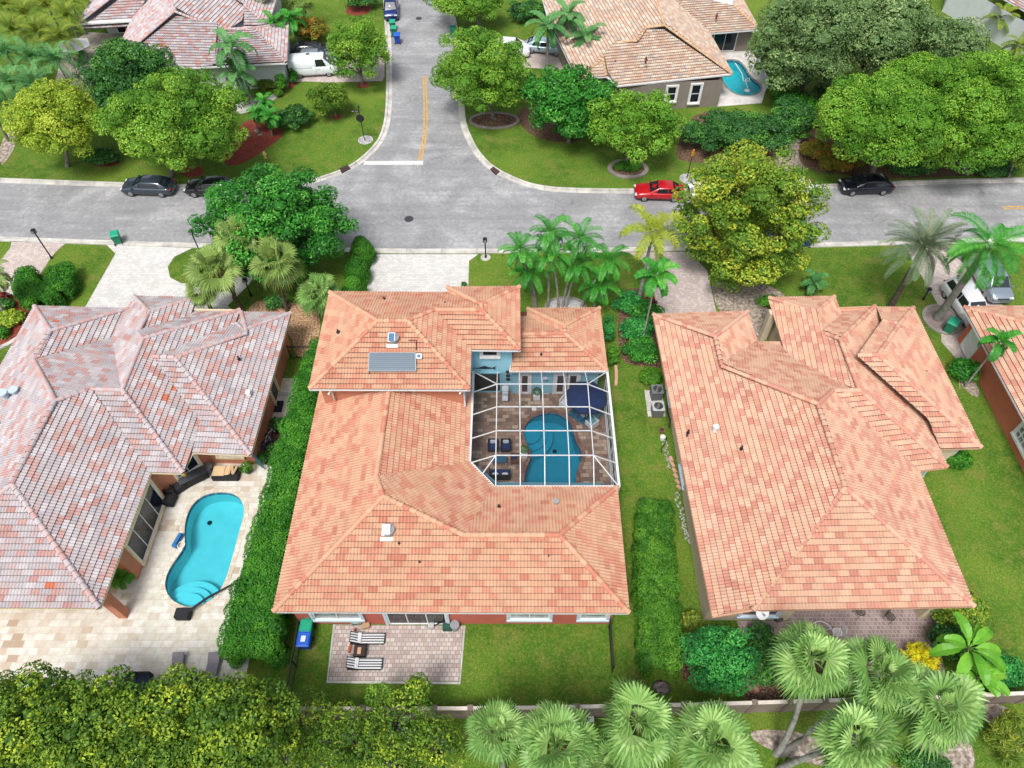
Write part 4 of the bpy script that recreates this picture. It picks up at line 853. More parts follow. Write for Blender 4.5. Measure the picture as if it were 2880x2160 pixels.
def bush(label, cx, cy, rx, ry, mat, h=1.2, leaf=.15, rc=.45, n=22, cover=1.1, name='shrub', cat='shrub', group=None, z0=0, **kw):
    c = W(cx, cy, h * .5); k = mpp(cx, cy, h * .5); R1, R2 = rx * k, ry * k
    t = empty(name, (c.x, c.y, z0), label, cat, group); rc = min(rc, R1 * .6)
    el = clumps((c.x, c.y, z0 + h * .45), (R1, R2, h * .6), rc, n, low=-.15)
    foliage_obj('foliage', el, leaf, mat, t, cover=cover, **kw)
    m = MB(); m.tube([(c.x, c.y, z0), (c.x + .02, c.y, z0 + h * .5)], [.04, .02], 6)
    for q in range(3):
        e = el[q * 3 % len(el)]; m.tube([(c.x, c.y, z0 + .05), (e[0], e[1], e[2])], [.03, .012], 5, cap=False)
    m.build('stems', BARKD, t, True); return t
def hedge(label, pts, wid, h, mat, leaf=.14, rc=.5, step=.5, cover=1.25, name='hedge', bump=.2, core=True, group=None, **kw):
    w = [W(a, b, h * .6) for a, b in pts]; t = empty(name, (w[0].x, w[0].y, 0), label, 'hedge', group); el = []
    ws = wid if isinstance(wid, (list, tuple)) else [wid] * len(w)
    for (a, b, wa, wb) in zip(w[:-1], w[1:], ws[:-1], ws[1:]):
        L = (b - a).length; n = max(1, int(L / step)); d = (b - a).normalized(); s = Vector((-d.y, d.x, 0))
        for i in range(n):
            ww = wa + (wb - wa) * i / n; p = a + (b - a) * (i / n); rows = max(1, int(round(ww / step)))
            for r_ in range(rows):
                o = ((r_ + .5) / rows - .5) * (ww - rc * .8)
                for z in ((h - rc * .85,) if h < 1.2 else (h - rc * .85, h * .45) if 0 < r_ < rows - 1 else (h - rc * .9, h * .5, rc * .6)):
                    if z < h * .6 and 0 < r_ < rows - 1: continue
                    q = p + s * (o + RNG.normal() * .06); rr = rc * (1 + bump * (RNG.random() - .5) * 2)
                    el.append([q.x, q.y, z + RNG.normal() * bump * .25, rr, rr, rr * .95])
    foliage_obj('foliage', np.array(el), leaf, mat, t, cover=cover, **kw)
    return t
# palms
def strip(Vs, T, TN, pts, w0, w1, side, ti, tn):
    n = len(pts)
    for i in range(n - 1):
        a = w0 + (w1 - w0) * i / (n - 1); b = w0 + (w1 - w0) * (i + 1) / (n - 1)
        Vs.append([pts[i] - side * a, pts[i] + side * a, pts[i + 1] + side * b, pts[i + 1] - side * b]); T.append(ti); TN.append(tn)
def palm_head(style, L=2.4, n=16, leaflet=.45, seed=0, droop=1.0, width=.035, spread=(80, -35), pairs=30, rach=.02, curl=.5):
    rg = random.Random(seed); Vs, T, TN = [], [], []; Z = Vector((0, 0, 1))
    for i in range(n):
        az = i * 2.39996 + rg.uniform(-.2, .2); u = (i + .5) / n; el = R(spread[0] + (spread[1] - spread[0]) * u + rg.uniform(-13, 13)); tn = rg.random() * .6 + .4 * (1 - u); ln = L * rg.uniform(.85, 1.08)
        d = Vector((math.cos(az) * math.cos(el), math.sin(az) * math.cos(el), math.sin(el))); sd_ = Vector((-math.sin(az), math.cos(az), 0)); hz = Vector((math.cos(az), math.sin(az), 0))
        if style == 'fan':
            yg = u < .12; pet = ln * (.22 if yg else rg.uniform(.34, .52)); p = [Vector(), d * pet * .5, d * pet - Z * .08 * droop * pet]; strip(Vs, T, TN, p, .022, .016, sd_, .95, tn)
            c = p[-1]; f = (d - Z * .30 * droop).normalized(); roll = R(rg.uniform(-38, 38)); up = sd_.cross(f).normalized(); up = -up if up.z < 0 else up
            s1 = (sd_ * math.cos(roll) + up * math.sin(roll)).normalized(); up = s1.cross(f).normalized(); up = -up if up.z < 0 else up; Rf = ln * (.42 if yg else .58) * rg.uniform(.88, 1.08); m = 21; arc = 60 if yg else rg.uniform(82, 100); fold = rg.uniform(.10, .34)
            for k in range(m):
                a = R(-arc + 2 * arc * k / (m - 1)); r_ = Rf * (.74 + .26 * math.cos(a * .7)) * rg.uniform(.93, 1.05); q = (f * math.cos(a) + s1 * math.sin(a) + up * fold * abs(math.sin(a))).normalized(); s2 = q.cross(up).normalized(); w_ = Rf * .056
                pts = [c, c + q * r_ * .5 + up * (.035 * r_ if k % 2 else 0), c + q * r_ * .80 - Z * r_ * .05 * droop, c + q * r_ * .95 - Z * r_ * (.36 * droop * rg.uniform(.1, 1.4))]; ti = rg.random() * .4 + (.6 if k % 2 else 0)
                Vs.append([pts[0] - s2 * .008, pts[0] + s2 * .008, pts[1] + s2 * w_, pts[1] - s2 * w_]); Vs.append([pts[1] - s2 * w_, pts[1] + s2 * w_, pts[2] + s2 * w_ * .42, pts[2] - s2 * w_ * .42]); Vs.append([pts[2] - s2 * w_ * .42, pts[2] + s2 * w_ * .42, pts[3] + s2 * .006, pts[3] - s2 * .006])
                T += [ti] * 3; TN += [tn] * 3
        else:
            N = 10; pos_ = [Vector()]; cur = el
            for s in range(N):
                cur -= R(9.5 * droop) * (s / N + .35) * 1.1; pos_.append(pos_[-1] + (hz * math.cos(cur) + Z * math.sin(cur)) * ln / N)
            strip(Vs, T, TN, pos_, rach * 1.6, rach * .4, sd_, .85, tn)
            for k in range(pairs):
                s = .10 + .88 * (k + .5) / pairs; j = min(int(s * N), N - 1); fr = s * N - j; p = pos_[j].lerp(pos_[j + 1], fr); tg = (pos_[j + 1] - pos_[j]).normalized(); nm_ = sd_.cross(tg).normalized(); nm_ = -nm_ if nm_.z < 0 else nm_
                ll = leaflet * math.sin(math.pi * min(1, .18 + s * .78)) ** .6 * rg.uniform(.85, 1.1)
                for sg in (1, -1):
                    lift = .35 if style == 'feather' else rg.uniform(-.7, .9)
                    dr = (sd_ * sg + tg * .55 + nm_ * lift).normalized(); s2 = dr.cross(nm_).normalized(); q1 = p + dr * ll * .55; q2 = q1 + (dr - Z * curl * droop).normalized() * ll * .45; ti = rg.random()
                    Vs.append([p - s2 * width * .4, p + s2 * width * .4, q1 + s2 * width, q1 - s2 * width]); Vs.append([q1 - s2 * width, q1 + s2 * width, q2 + s2 * .004, q2 - s2 * .004]); T += [ti] * 2; TN += [tn] * 2
    return np.array([[tuple(v) for v in q] for q in Vs]), np.array(T), np.array(TN)
def palm(label, base, head, mat, style='feather', h=None, L=2.4, n=16, tr=.12, leaflet=.45, bend=.25, group=None, shaft=0, trunkm=None, seed=None, cat='palm tree', name='palm_tree', basefat=1.3, bw=None, **kw):
    if h is None: h = min(max(solve_h(base, head), .6), 13)
    hd = W(*head, h); b = W(*base) if bw is None else Vector(bw); t = empty(name, b, label, cat, group)
    seed = seed if seed is not None else random.randrange(9999)
    V, T, TN = palm_head(style, L, n, leaflet, seed, **kw); V = V + np.array(hd); obj('crown', quads_mesh('crown', V, T, TN, None), t, [mat], True)
    if style == 'fan':
        V, T, TN = palm_head('fan', L * .75, 5, leaflet, seed + 1, droop=1.6, spread=(-45, -80)); V = V + np.array(hd) - np.array([0, 0, .15]); obj('dead_fronds', quads_mesh('dead_fronds', V, T, TN, None), t, [DEADF], True)
    m = MB(); P_ = []; Rr = []
    for i in range(9):
        s = i / 8; x = s ** (1 + bend * 2) if bend > 0 else s ** (1 / (1 - bend * 2)); P_.append(Vector((b.x + (hd.x - b.x) * x, b.y + (hd.y - b.y) * x, hd.z * s))); Rr.append(tr * (basefat if i == 0 else 1.12 if i == 1 else 1) * (1 - .22 * s))
    m.tube(P_, Rr, 10); 
    tk = m.build('trunk', trunkm or PTRUNK, t, True)
    if shaft:
        m = MB(); d = (P_[-1] - P_[-2]).normalized(); m.tube([hd - d * shaft, hd - d * shaft * .5, hd + d * .1], [tr * .95, tr * .85, tr * .4], 10); m.build('crownshaft', CSHAFT, t, True)
    return t
# ---- street and garden trees
tree('yellow-green round street tree, leftmost beside the upper street', 165, 330, 128, 118, LM['yellow'], base=(190, 468), n=90)
tree('big mid-green street tree standing above the grey sedan', 490, 335, 180, 155, LM['mid'], base=(480, 500), n=130, rc=1.0)
tree('dark mango-like tree between the yellow-green and mid-green street trees', 372, 225, 122, 120, LM['dark'], base=(306, 423), n=85, leaf=.26, aspect=.35)
tree('dense bright glossy tree overhanging the road above the fan palms', 775, 628, 208, 165, LM['gloss'], h=4.6, n=150, rc=.75, leaf=.26, cover=.95, flatz=.75, up=.6, aspect=.45)
tree('light green tree in a red mulch ring next to the white van', 1008, 135, 90, 88, LM['mid'], base=(1018, 240), n=60, rc=.8, sparse=.15, cover=.8)
tree('low brownish-green round tree on the lawn near the stop sign', 927, 275, 62, 52, LM['croton'] if False else LM['olive'], base=(945, 328), n=36, rc=.55, leaf=.18)
tree('spreading green tree on the right side of the side street in a grey ring', 1350, 195, 124, 120, LM['mid'], base=(1390, 335), n=85, rc=.85)
tree('green tree cropped by the top edge right of the side street', 1310, -5, 105, 60, LM['mid'], base=(1360, 85), n=55)
tree('plumeria tree with broad glossy leaves and white flowers below the tan roof', 1605, 285, 128, 108, LM['gloss'], base=(1600, 400), n=75, rc=.8, leaf=.3, aspect=.4)
tree('yellow-green tree in the grey planter ring on the corner lawn', 1785, 350, 136, 112, LM['yellow'] if False else LM['bright'], base=(1757, 468), n=90, rc=.7, sparse=.12, cover=.75, leaf=.19)
tree('large dark tree with golden leaf tips beside the right driveway', 2105, 612, 190, 185, LM['gold'], h=5.2, n=170, rc=.8, leaf=.22)
tree('big bright green tree hanging over the black sedan', 2480, 332, 178, 146, LM['bright'], base=(2450, 510), n=130, rc=1.05)
tree('bright yellow-green tree right of the one over the black sedan', 2730, 315, 158, 160, LM['bright'], base=(2720, 490), n=110, rc=1.05)
tree('bright green crown between the two big trees at the right, set back', 2600, 235, 110, 90, LM['bright'], h=6.0, n=70, rc=1.0)
tree('dull green tree at the right edge above the street', 2885, 375, 90, 130, LM['olive'], base=(2880, 500), n=60)
tree('grey-green oak nearest the small pool', 2265, 120, 135, 140, LM['oak'], h=6.5, base=(2265, 275), n=90, leaf=.22, rc=1.1, cover=.75, limbs=16)
tree('grey-green oak in the middle of the three along the top', 2480, 90, 165, 125, LM['oak'], h=7, n=110, leaf=.22, rc=1.1, cover=.75, limbs=18)
tree('grey-green oak nearest the white corner building', 2660, 130, 110, 70, LM['oak'], h=6, n=70, leaf=.22, rc=1.0, cover=.75, limbs=14)
tree('feathery blue-green small tree between the clipped hedge and the right patio', 2020, 1850, 98, 125, LM['jade'], h=3.0, n=80, rc=.42, leaf=.15, aspect=.4, sparse=.28, core=.35)
for i, (x, y, rx, ry, lb) in enumerate([(40, 2040, 190, 130, 'leftmost olive-green tree of the bottom left grove'), (265, 2050, 180, 135, 'second olive-green tree from the left in the bottom left grove'), (500, 2030, 165, 140, 'olive-green tree with yellow shoots at the middle of the bottom left grove'),
        (680, 2050, 130, 140, 'rightmost tree of the bottom left grove, next to the grey boundary wall'), (390, 2150, 170, 100, 'olive-green tree cut by the bottom edge in the bottom left grove')]):
    tree(lb, x, y, rx, ry, LM['olive'], h=6.0, n=105, rc=.62, leaf=.17, sparse=.12, core=.35, limbs=26, group='trees of the bottom left grove')
for x, y, rx, ry, hh, lb in [(850, 2020, 85, 75, 3.2, 'sparse green shrubby tree in front of the boundary wall, left one'), (985, 2080, 110, 90, 3.4, 'sparse yellow-green shrubby tree in front of the boundary wall at the bottom edge'), (1120, 2030, 90, 80, 3.6, 'sparse shrubby tree in front of the boundary wall below the paver patio'),
        (1235, 2100, 70, 70, 3.0, 'sparse shrubby tree next to the leftmost fan palm of the bottom edge'), (790, 2120, 85, 80, 3.4, 'sparse shrubby tree at the bottom edge next to the big grove'), (930, 2160, 90, 60, 3.0, 'sparse shrubby tree cut by the bottom edge, left one'), (1110, 2150, 95, 60, 3.0, 'sparse shrubby tree cut by the bottom edge, right one')]:
    tree(lb, x, y, rx, ry, LM['olive'], h=hh, n=55, rc=.5, leaf=.16, sparse=.25, cover=.6, limbs=16, group='shrubby trees before the wall')
tree('slender sapling with a lime tip reaching up below the paver patio', 1172, 1935, 36, 45, LM['olive'], h=3.8, n=16, rc=.32, leaf=.15, sparse=.2, limbs=6)
tree('small leafy shrub tree behind the boundary wall left of the sapling', 1070, 1960, 50, 40, LM['mid'], h=2.8, n=16, rc=.3, leaf=.14, sparse=.3, cover=.7, limbs=5)
# ---- hedges
hedge('tall bumpy ficus hedge between the travertine deck and the centre house', [(900, 985), (880, 1040), (866, 1106), (850, 1180), (838, 1250), (806, 1368), (760, 1553), (722, 1722), (706, 1860)], [.9, 1.3, 1.6, 1.8, 1.9, 2.1, 2.4, 2.9, 3.3], 2.6, LM['hedge'], leaf=.12, rc=.55, step=.5, bump=.25, cover=1.5)
hedge('long clipped bright green hedge between the centre and right houses', [(1838, 1435), (1840, 1560), (1850, 1700), (1858, 1890)], [1.9, 2.2, 2.3, 2.2], 2.6, LM['limeh'], leaf=.14, rc=.42, step=.42, bump=.22, aspect=.35, cover=1.6)
hedge('curved clipped hedge on the lawn in front of the pink-grey house', [(76, 770), (74, 800), (95, 830), (125, 838), (158, 815), (176, 780), (172, 752)], [1.4, 1.9, 2.2, 2.3, 2.3, 2.0, 1.6], 1.6, LM['hedge'], leaf=.13, rc=.42, step=.38, bump=.06, cover=1.5)
hedge('tall green hedge behind the small kidney pool', [(2160, 115), (2190, 190), (2215, 270)], [1.6, 1.8, 2.2], 2.4, LM['limeh'], leaf=.2, rc=.7, step=.8)
bush('broad dark shrub mass left of the small kidney pool', 2055, 375, 160, 85, LM['jade'] if False else LM['dark'], h=3.2, leaf=.2, rc=.8, n=60)
bush('dark green shrub next to the pool deck below the grey-green oak', 2225, 335, 70, 75, LM['dark'], h=3.2, leaf=.2, rc=.7, n=32)
bush('round bright hedge bush in line behind the kidney pool', 2235, 300, 55, 55, LM['hedge'], h=2.8, leaf=.2, rc=.7, n=24)
for i, (x, y, r, l) in enumerate([(1019, 708, 36, 'clipped cone bush nearest the street beside the white driveway'), (1004, 765, 37, 'middle clipped cone bush beside the white driveway'), (998, 822, 38, 'clipped cone bush nearest the centre house beside the white driveway')]):
    c = W(x, y, 1); t = empty('clipped_bush', (c.x, c.y, 0), l, 'shrub', 'clipped bushes beside the white driveway'); k = mpp(x, y, 1)
    foliage_obj('foliage', [[c.x, c.y, z, r * k * f, r * k * f, .62] for z, f in ((.5, 1), (1.0, .95), (1.5, .80), (1.95, .55))], .10, LM['hedge'], t, cover=2.2, core=.85)
    m = MB(); m.tube([(c.x, c.y, 0), (c.x, c.y, 1.2)], [.06, .03], 6); m.build('stems', BARKD, t, True)
bush('round dark clipped bush under the plumeria', 1612, 362, 50, 38, LM['hedge'], h=1.7, leaf=.15, rc=.5, n=24)
bush('dark leafy round shrub at the edge of the red mulch bed', 830, 330, 54, 48, LM['dark'], h=1.8, leaf=.3, rc=.5, n=26, aspect=.25)
bush('pinkish croton shrub behind the parked van', 872, 85, 52, 48, LM['croton'], h=2.6, leaf=.2, rc=.6, n=26)
bush('shrub cropped by the top edge on the lawn beside the blue car', 1010, -5, 52, 30, LM['dark'], h=2.6, leaf=.2, rc=.6, n=22)
bush('low yellow-green hedge block in front of the pale garage wall', 742, 236, 34, 16, LM['sun'] if False else LM['areca'], h=1.0, leaf=.14, rc=.4, n=20, name='clipped_bush')
bush('tall clipped box bush at the corner of the pale garage', 792, 235, 14, 22, LM['hedge'], h=1.9, leaf=.13, rc=.35, n=20, name='clipped_bush')
bush('clipped box bush between the garage corner and the white van', 825, 215, 12, 18, LM['hedge'], h=1.5, leaf=.13, rc=.32, n=16, name='clipped_bush')
bush('small lime cube bush on the lawn left of the brownish round tree', 781, 262, 12, 12, LM['limeh'], h=.8, leaf=.12, rc=.25, n=12, name='clipped_bush')
for x, y, rx, ry, mt, l in [(1770, 850, 42, 40, 'jade', 'green shrub next to the base of the yellowing foxtail palm'), (1815, 880, 45, 40, 'gloss', 'shrub at the upper left corner of the right house'), (1790, 925, 48, 36, 'jade', 'shrub left of the upper wall of the right house'), (1800, 985, 50, 44, 'gloss', 'low green shrub mass beside the long wall of the right house')]:
    bush(l, x, y, rx, ry, LM[mt], h=1.5, leaf=.16, rc=.4, n=28, group='shrubs beside the right house')
bush('round lime green ball bush above the air conditioners', 1829, 1060, 30, 28, LM['limeh'], h=1.1, leaf=.12, rc=.35, n=18)
bush('feathery shrub against the right wall of the centre house wing', 1712, 925, 14, 45, LM['jade'], h=1.6, leaf=.13, rc=.3, n=18, sparse=0) if False else bush('feathery shrub against the right wall of the centre house wing', 1712, 925, 16, 42, LM['jade'], h=1.6, leaf=.13, rc=.3, n=18)
bush('loose lime shrub beside the right wall of the screened cage', 1724, 1000, 18, 30, LM['limeh'], h=1.6, leaf=.13, rc=.3, n=14)
bush('red-leaved shrub beside the pink driveway of the right house', 1826, 848, 22, 16, LM['red'], h=.9, leaf=.13, rc=.25, n=10)
bush('dark shrub in the sandy bed beside the right driveway', 2170, 850, 36, 26, LM['fern'], h=1.0, leaf=.35, rc=.35, n=12, aspect=.15)
bush('croton bed shrub with orange tips left of the big bright tree', 2292, 330, 42, 38, LM['croton'], h=1.4, leaf=.28, rc=.45, n=22, aspect=.22)
bush('croton shrub beside the street under the big bright tree', 2300, 420, 46, 44, LM['croton'], h=1.3, leaf=.28, rc=.45, n=24, aspect=.22)
bush('tuft of arching grass inside the grey planter ring', 1766, 466, 38, 22, LM['fern'], h=.8, leaf=.45, rc=.4, n=14, aspect=.08, name='grass_clump', cat='plant')
bush('dark green shrub against the pink-grey house beside the hedge, upper one', 785, 1195, 24, 20, LM['dark'], h=1.1, leaf=.14, rc=.3, n=12)
bush('dark green shrub beside the folded bicycles, lower one', 772, 1272, 22, 26, LM['dark'], h=1.1, leaf=.14, rc=.3, n=12)
bush('low dark shrub at the corner of the pink-grey house near the poles', 738, 1288, 18, 16, LM['dark'], h=.8, leaf=.13, rc=.25, n=10)
bush('bushy shrub behind the right patio corner with yellow tips', 2690, 1720, 68, 60, LM['gold'], h=2.2, leaf=.16, rc=.5, n=38)
bush('dark shrub mass below the right patio corner', 2680, 1800, 55, 50, LM['dark'], h=1.7, leaf=.17, rc=.5, n=26)
bush('blue-green shrub right of the banana plant', 2812, 1885, 62, 48, LM['jade'], h=1.6, leaf=.14, rc=.45, n=28)
bush('bright yellow variegated shrub on the corner of the right patio', 2583, 1850, 52, 42, LM['sun'], h=1.2, leaf=.30, rc=.32, n=12, aspect=.16, up=.1)
bush('dark shrub between the jade tree and the fan palms', 2145, 1815, 50, 60, LM['dark'], h=1.5, leaf=.18, rc=.45, n=26)
bush('low shrub with orange flowers left of the fan palms', 2150, 1880, 55, 45, LM['dark'], h=1.3, leaf=.18, rc=.4, n=22)
bush('yellowish loose shrub at the lower right end of the clipped hedge', 1940, 1745, 30, 24, LM['areca'], h=1.5, leaf=.15, rc=.3, n=12)
bush('bush under the eave at the right side of the right house', 2697, 1290, 36, 26, LM['hedge'], h=1.3, leaf=.15, rc=.4, n=18)
bush('pair-trunk shrub at the coral wall of the far right house', 2712, 1040, 42, 34, LM['gloss'], h=1.6, leaf=.17, rc=.42, n=22)
bush('blue-flowered shrub at the bottom edge between the fan palms', 2600, 2150, 70, 36, LM['dark'], h=1.4, leaf=.15, rc=.4, n=24)
bush('orange and green leafy shrub at the bottom right corner', 2850, 2080, 62, 70, LM['areca'], h=2.0, leaf=.34, rc=.5, n=24, aspect=.14)
bush('yellow-green shrub in the curved flower bed at the left edge', 28, 895, 34, 32, LM['yellow'], h=1.0, leaf=.22, rc=.35, n=18)
bush('dark green shrub in the curved flower bed at the left edge', 8, 858, 30, 22, LM['dark'], h=1.0, leaf=.2, rc=.35, n=14)
bush('red-tipped shrub in the curved flower bed at the left edge', 6, 835, 26, 12, LM['red'], h=1.0, leaf=.18, rc=.3, n=10)
bush('green shrub at the lower side of the curved flower bed', 4, 935, 20, 20, LM['hedge'], h=.9, leaf=.16, rc=.3, n=10)
bush('tiny round shrub at the corner of the white driveway', 1305, 800, 8, 8, LM['hedge'], h=.5, leaf=.1, rc=.18, n=8)
bush('dark shrub under the fan palms beside the centre house', 775, 850, 38, 22, LM['dark'], h=1.1, leaf=.2, rc=.35, n=14)
# ---- palms
for i, (b_, h_, l) in enumerate([((1502, 867), (1462, 705), 'slim green palm at the left end of the row, nearest the street'), ((1508, 867), (1487, 765), 'slim green palm at the left end of the row, nearest the house'), ((1541, 864), (1547, 655), 'slim green palm second from the left in the row, topmost crown'),
        ((1570, 867), (1552, 712), 'slim green palm with a pale leaning stem in the middle of the row'), ((1582, 864), (1632, 672), 'slim green palm with its crown against the road in the middle of the row'), ((1592, 864), (1625, 742), 'slim green palm right of the middle of the row'),
        ((1635, 866), (1712, 735), 'slim green palm whose dark crown overhangs the lawn at the right of the row'), ((1671, 867), (1688, 800), 'slim green palm at the right end of the row, lowest crown')]):
    palm(l, b_, h_, LM['palm'], L=2.05, n=17, tr=.09, leaflet=.42, bend=.2, droop=1.15, group='slim palms behind the centre house', width=.024, shaft=.5, pairs=30)
palm('yellowing foxtail palm towering over the right driveway', (1793, 861), (1836, 652), LM['fox'], style='brush', L=2.9, n=12, tr=.14, leaflet=.55, droop=1.3, bend=.05, pairs=70, width=.03, shaft=.8, spread=(75, -10))
palm('thin green palm in front of the foxtail palm', (1806, 962), (1847, 775), LM['palm'], L=1.9, n=13, tr=.07, leaflet=.5, droop=1.1, bend=.1, pairs=28, width=.04)
palm('large silver-green date palm left of the white pickup', (2502, 867), (2599, 692), LM['date'], L=3.4, n=46, tr=.24, leaflet=.42, droop=.7, bend=.1, pairs=42, width=.022, spread=(78, -38), trunkm=BARKD, basefat=1.2)
palm('leaning royal palm with a thick grey trunk beside the white pickup', (2635, 897), (2782, 690), LM['palm'], L=3.6, n=13, tr=.3, leaflet=.8, droop=1.15, bend=.0, pairs=58, width=.024, spread=(70, -30), basefat=1.35, h=9.0)
palm('short palm against the coral-walled house', (2713, 1088), (2811, 962), LM['palm'], L=1.5, n=11, tr=.07, leaflet=.42, droop=1.1, bend=.1, pairs=22, width=.045)
palm('small palm on the lawn behind the right house', (2290, 822), (2290, 792), LM['queen'], L=1.3, n=11, tr=.08, leaflet=.4, droop=1.1, pairs=22, width=.035)
for i, (b_, h_, hh, l, L_) in enumerate([((683, 874), (600, 752), 5.0, 'fan palm with a curved trunk nearest the white driveway', 2.3), ((660, 840), (672, 660), 6.0, 'fan palm behind the others beneath the glossy tree', 2.0), ((808, 874), (775, 735), 5.0, 'fan palm with the trunk nearest the centre house', 2.4), ((595, 872), (566, 815), 3.4, 'small low fan palm in front at the edge of the pink-grey roof', 1.5)]):
    palm(l, b_, h_, LM['sabal'], 'fan', h=hh, L=L_, n=26, tr=.14, bend=.2, trunkm=BARKD, group='fan palms left of the centre house', droop=1.1, spread=(82, -50))
palm('low glossy fan palm touching the corner of the centre house', (905, 885), (898, 826), LM['fan'], 'fan', h=2.6, L=2.1, n=24, tr=.1, droop=1.2, spread=(80, -30))
FP = [((2183, 2120), (2285, 1855), 8.0, 'fan palm rising at the left of the leaning trio over the right patio', 2.1), ((2200, 2120), (2475, 1895), 8.0, 'fan palm in the middle of the leaning trio over the right patio', 2.1), ((2215, 2150), (2650, 1985), 8.0, 'fan palm leaning furthest right in front of the banana plant', 2.2),
      ((2190, 2165), (2410, 2085), 7.6, 'fan palm low in front of the leaning trio at the bottom edge', 2.1)]
for b_, h_, hh, l, L_ in FP: palm(l, b_, h_, LM['fan'], 'fan', h=hh, L=L_, n=30, tr=.16, bend=.25, group='leaning fan palms at the bottom right', droop=1.2, spread=(82, -50))
for h_, hh, l, L_ in [((1395, 2055), 6.5, 'leftmost fan palm of the row at the bottom edge', 1.7), ((1565, 2095), 7.0, 'fan palm second from the left at the bottom edge, below the white post', 2.2), ((1795, 2030), 7.0, 'fan palm in the middle of the bottom row, overlapping the boundary wall', 2.2), ((2010, 2090), 7.0, 'fan palm right of the middle in the bottom row', 2.2), ((1715, 2150), 5.0, 'small low fan palm at the bottom edge between two large ones', 1.5)]:
    w_ = W(*h_, hh); palm(l, (0, 0), h_, LM['fan'], 'fan', h=hh, L=L_, n=30, tr=.15, bend=.1, group='fan palms in a row at the bottom edge', droop=1.2, spread=(82, -50), bw=(w_.x + .3, w_.y - .6, 0))
palm('queen palm with a drooping crown in front of the far left pink roof', (700, 292), (650, 135), LM['queen'], L=3.0, n=15, tr=.13, leaflet=.75, droop=1.25, pairs=40, width=.04, bend=.1)
palm('second queen palm, lower and right of the first, by the pale garage', (718, 298), (668, 212), LM['queen'], L=2.5, n=13, tr=.12, leaflet=.65, droop=1.3, pairs=34, width=.04, bend=.1)
for b_, h_, l in [((1538, 196), (1542, 75), 'royal palm left of the tan roof, leftmost of three'), ((1580, 168), (1597, 42), 'royal palm left of the tan roof, behind the other two'), ((1636, 204), (1646, 108), 'royal palm in front of the tan roof, rightmost of three')]:
    palm(l, b_, h_, LM['queen'], L=2.7, n=13, tr=.18, leaflet=.6, droop=1.0, pairs=34, width=.045, bend=.02, group='royal palms by the tan roof', shaft=1.0)
for b_, h_, l in [((752, 345), (742, 285), 'small bed palm nearest the pale garage on the red mulch'), ((765, 382), (757, 330), 'small bed palm nearest the dark round shrub on the red mulch'), ((725, 368), (722, 318), 'small bed palm nearest the boulders on the red mulch')]:
    palm(l, b_, h_, LM['areca'] if False else LM['palm'], L=1.3, n=16, tr=.07, leaflet=.36, droop=1.1, pairs=24, width=.03, group='small palms on the red mulch')
ar = [(20, 20), (75, 45), (135, 20), (190, 50), (40, 90), (110, 95), (175, 110), (20, 155), (90, 165), (160, 175), (30, 235), (100, 240), (200, 10), (10, 300)]
nm_ = ['top left corner', 'second along the top edge', 'third along the top edge', 'beside the dark house corner', 'second row, left edge', 'second row, middle', 'second row next to the white parasol', 'third row, left edge', 'third row, middle', 'third row beside the patio', 'fourth row at the left edge', 'fourth row above the yellow-green tree', 'top edge next to the pink roof', 'lowest at the left edge']
for i, (x, y) in enumerate(ar):
    hh = 3.6; w_ = W(x, y, hh)
    palm('clumping palm of the top left thicket, ' + nm_[i], (0, 0), (x, y), LM['areca'] if y < 120 else LM['queen'], L=2.6, n=20, h=hh, tr=.1, leaflet=.5, droop=1.0, pairs=34, width=.024, bw=(w_.x, w_.y + .2, 0), group='clumping palms in the top left thicket', spread=(85, 5))
palm('young palm beside the small white patio table at top left', (225, 175), (212, 140), LM['queen'], L=1.8, n=12, tr=.08, leaflet=.45, droop=1.2, pairs=24, width=.04)
palm('tall palm trunk leaning at the left edge above the street', (24, 395), (-60, 240), LM['queen'], L=2.4, n=12, tr=.13, bend=0, h=8)
palm('palm with its crown cut by the left edge above the pink driveway', (18, 890), (-25, 775), LM['sabal'], L=1.7, n=14, tr=.1, leaflet=.5, pairs=26, droop=1.2)
for x, y, mt, l, st in [(735, 10, 'sabal', 'shaggy fan palm at the top edge behind the pink-roofed garage', 'fan'), (770, 70, 'palm', 'green palm in the shrubbery right of the pink-roofed garage', 'feather'), (820, 55, 'palm', 'palm between the shaggy fan palm and the croton shrub', 'feather'), (845, 5, 'sabal', 'second shaggy palm at the top edge, nearer the street', 'fan')]:
    w_ = W(x, y, 3.2); palm(l, (0, 0), (x, y), LM[mt], st, h=3.2, L=1.9, n=20, tr=.12, leaflet=.5, pairs=24, width=.04, bw=(w_.x, w_.y, 0))
palm('green palm at the top right in front of the corner building', (2800, 110), (2812, 55), LM['areca'], L=2.4, n=12, tr=.13, leaflet=.55, pairs=28, width=.045, spread=(85, 10))
palm('golden drooping palm at the right edge below the corner building', (2860, 175), (2868, 130), LM['areca'], L=2.2, n=14, tr=.12, leaflet=.5, pairs=28, width=.04)
palm('potted palm under the eave beside the lanai pillar', (352, 1645), (340, 1622), LM['fern'], L=.9, n=13, tr=.04, leaflet=.28, pairs=16, width=.03, h=1.0)
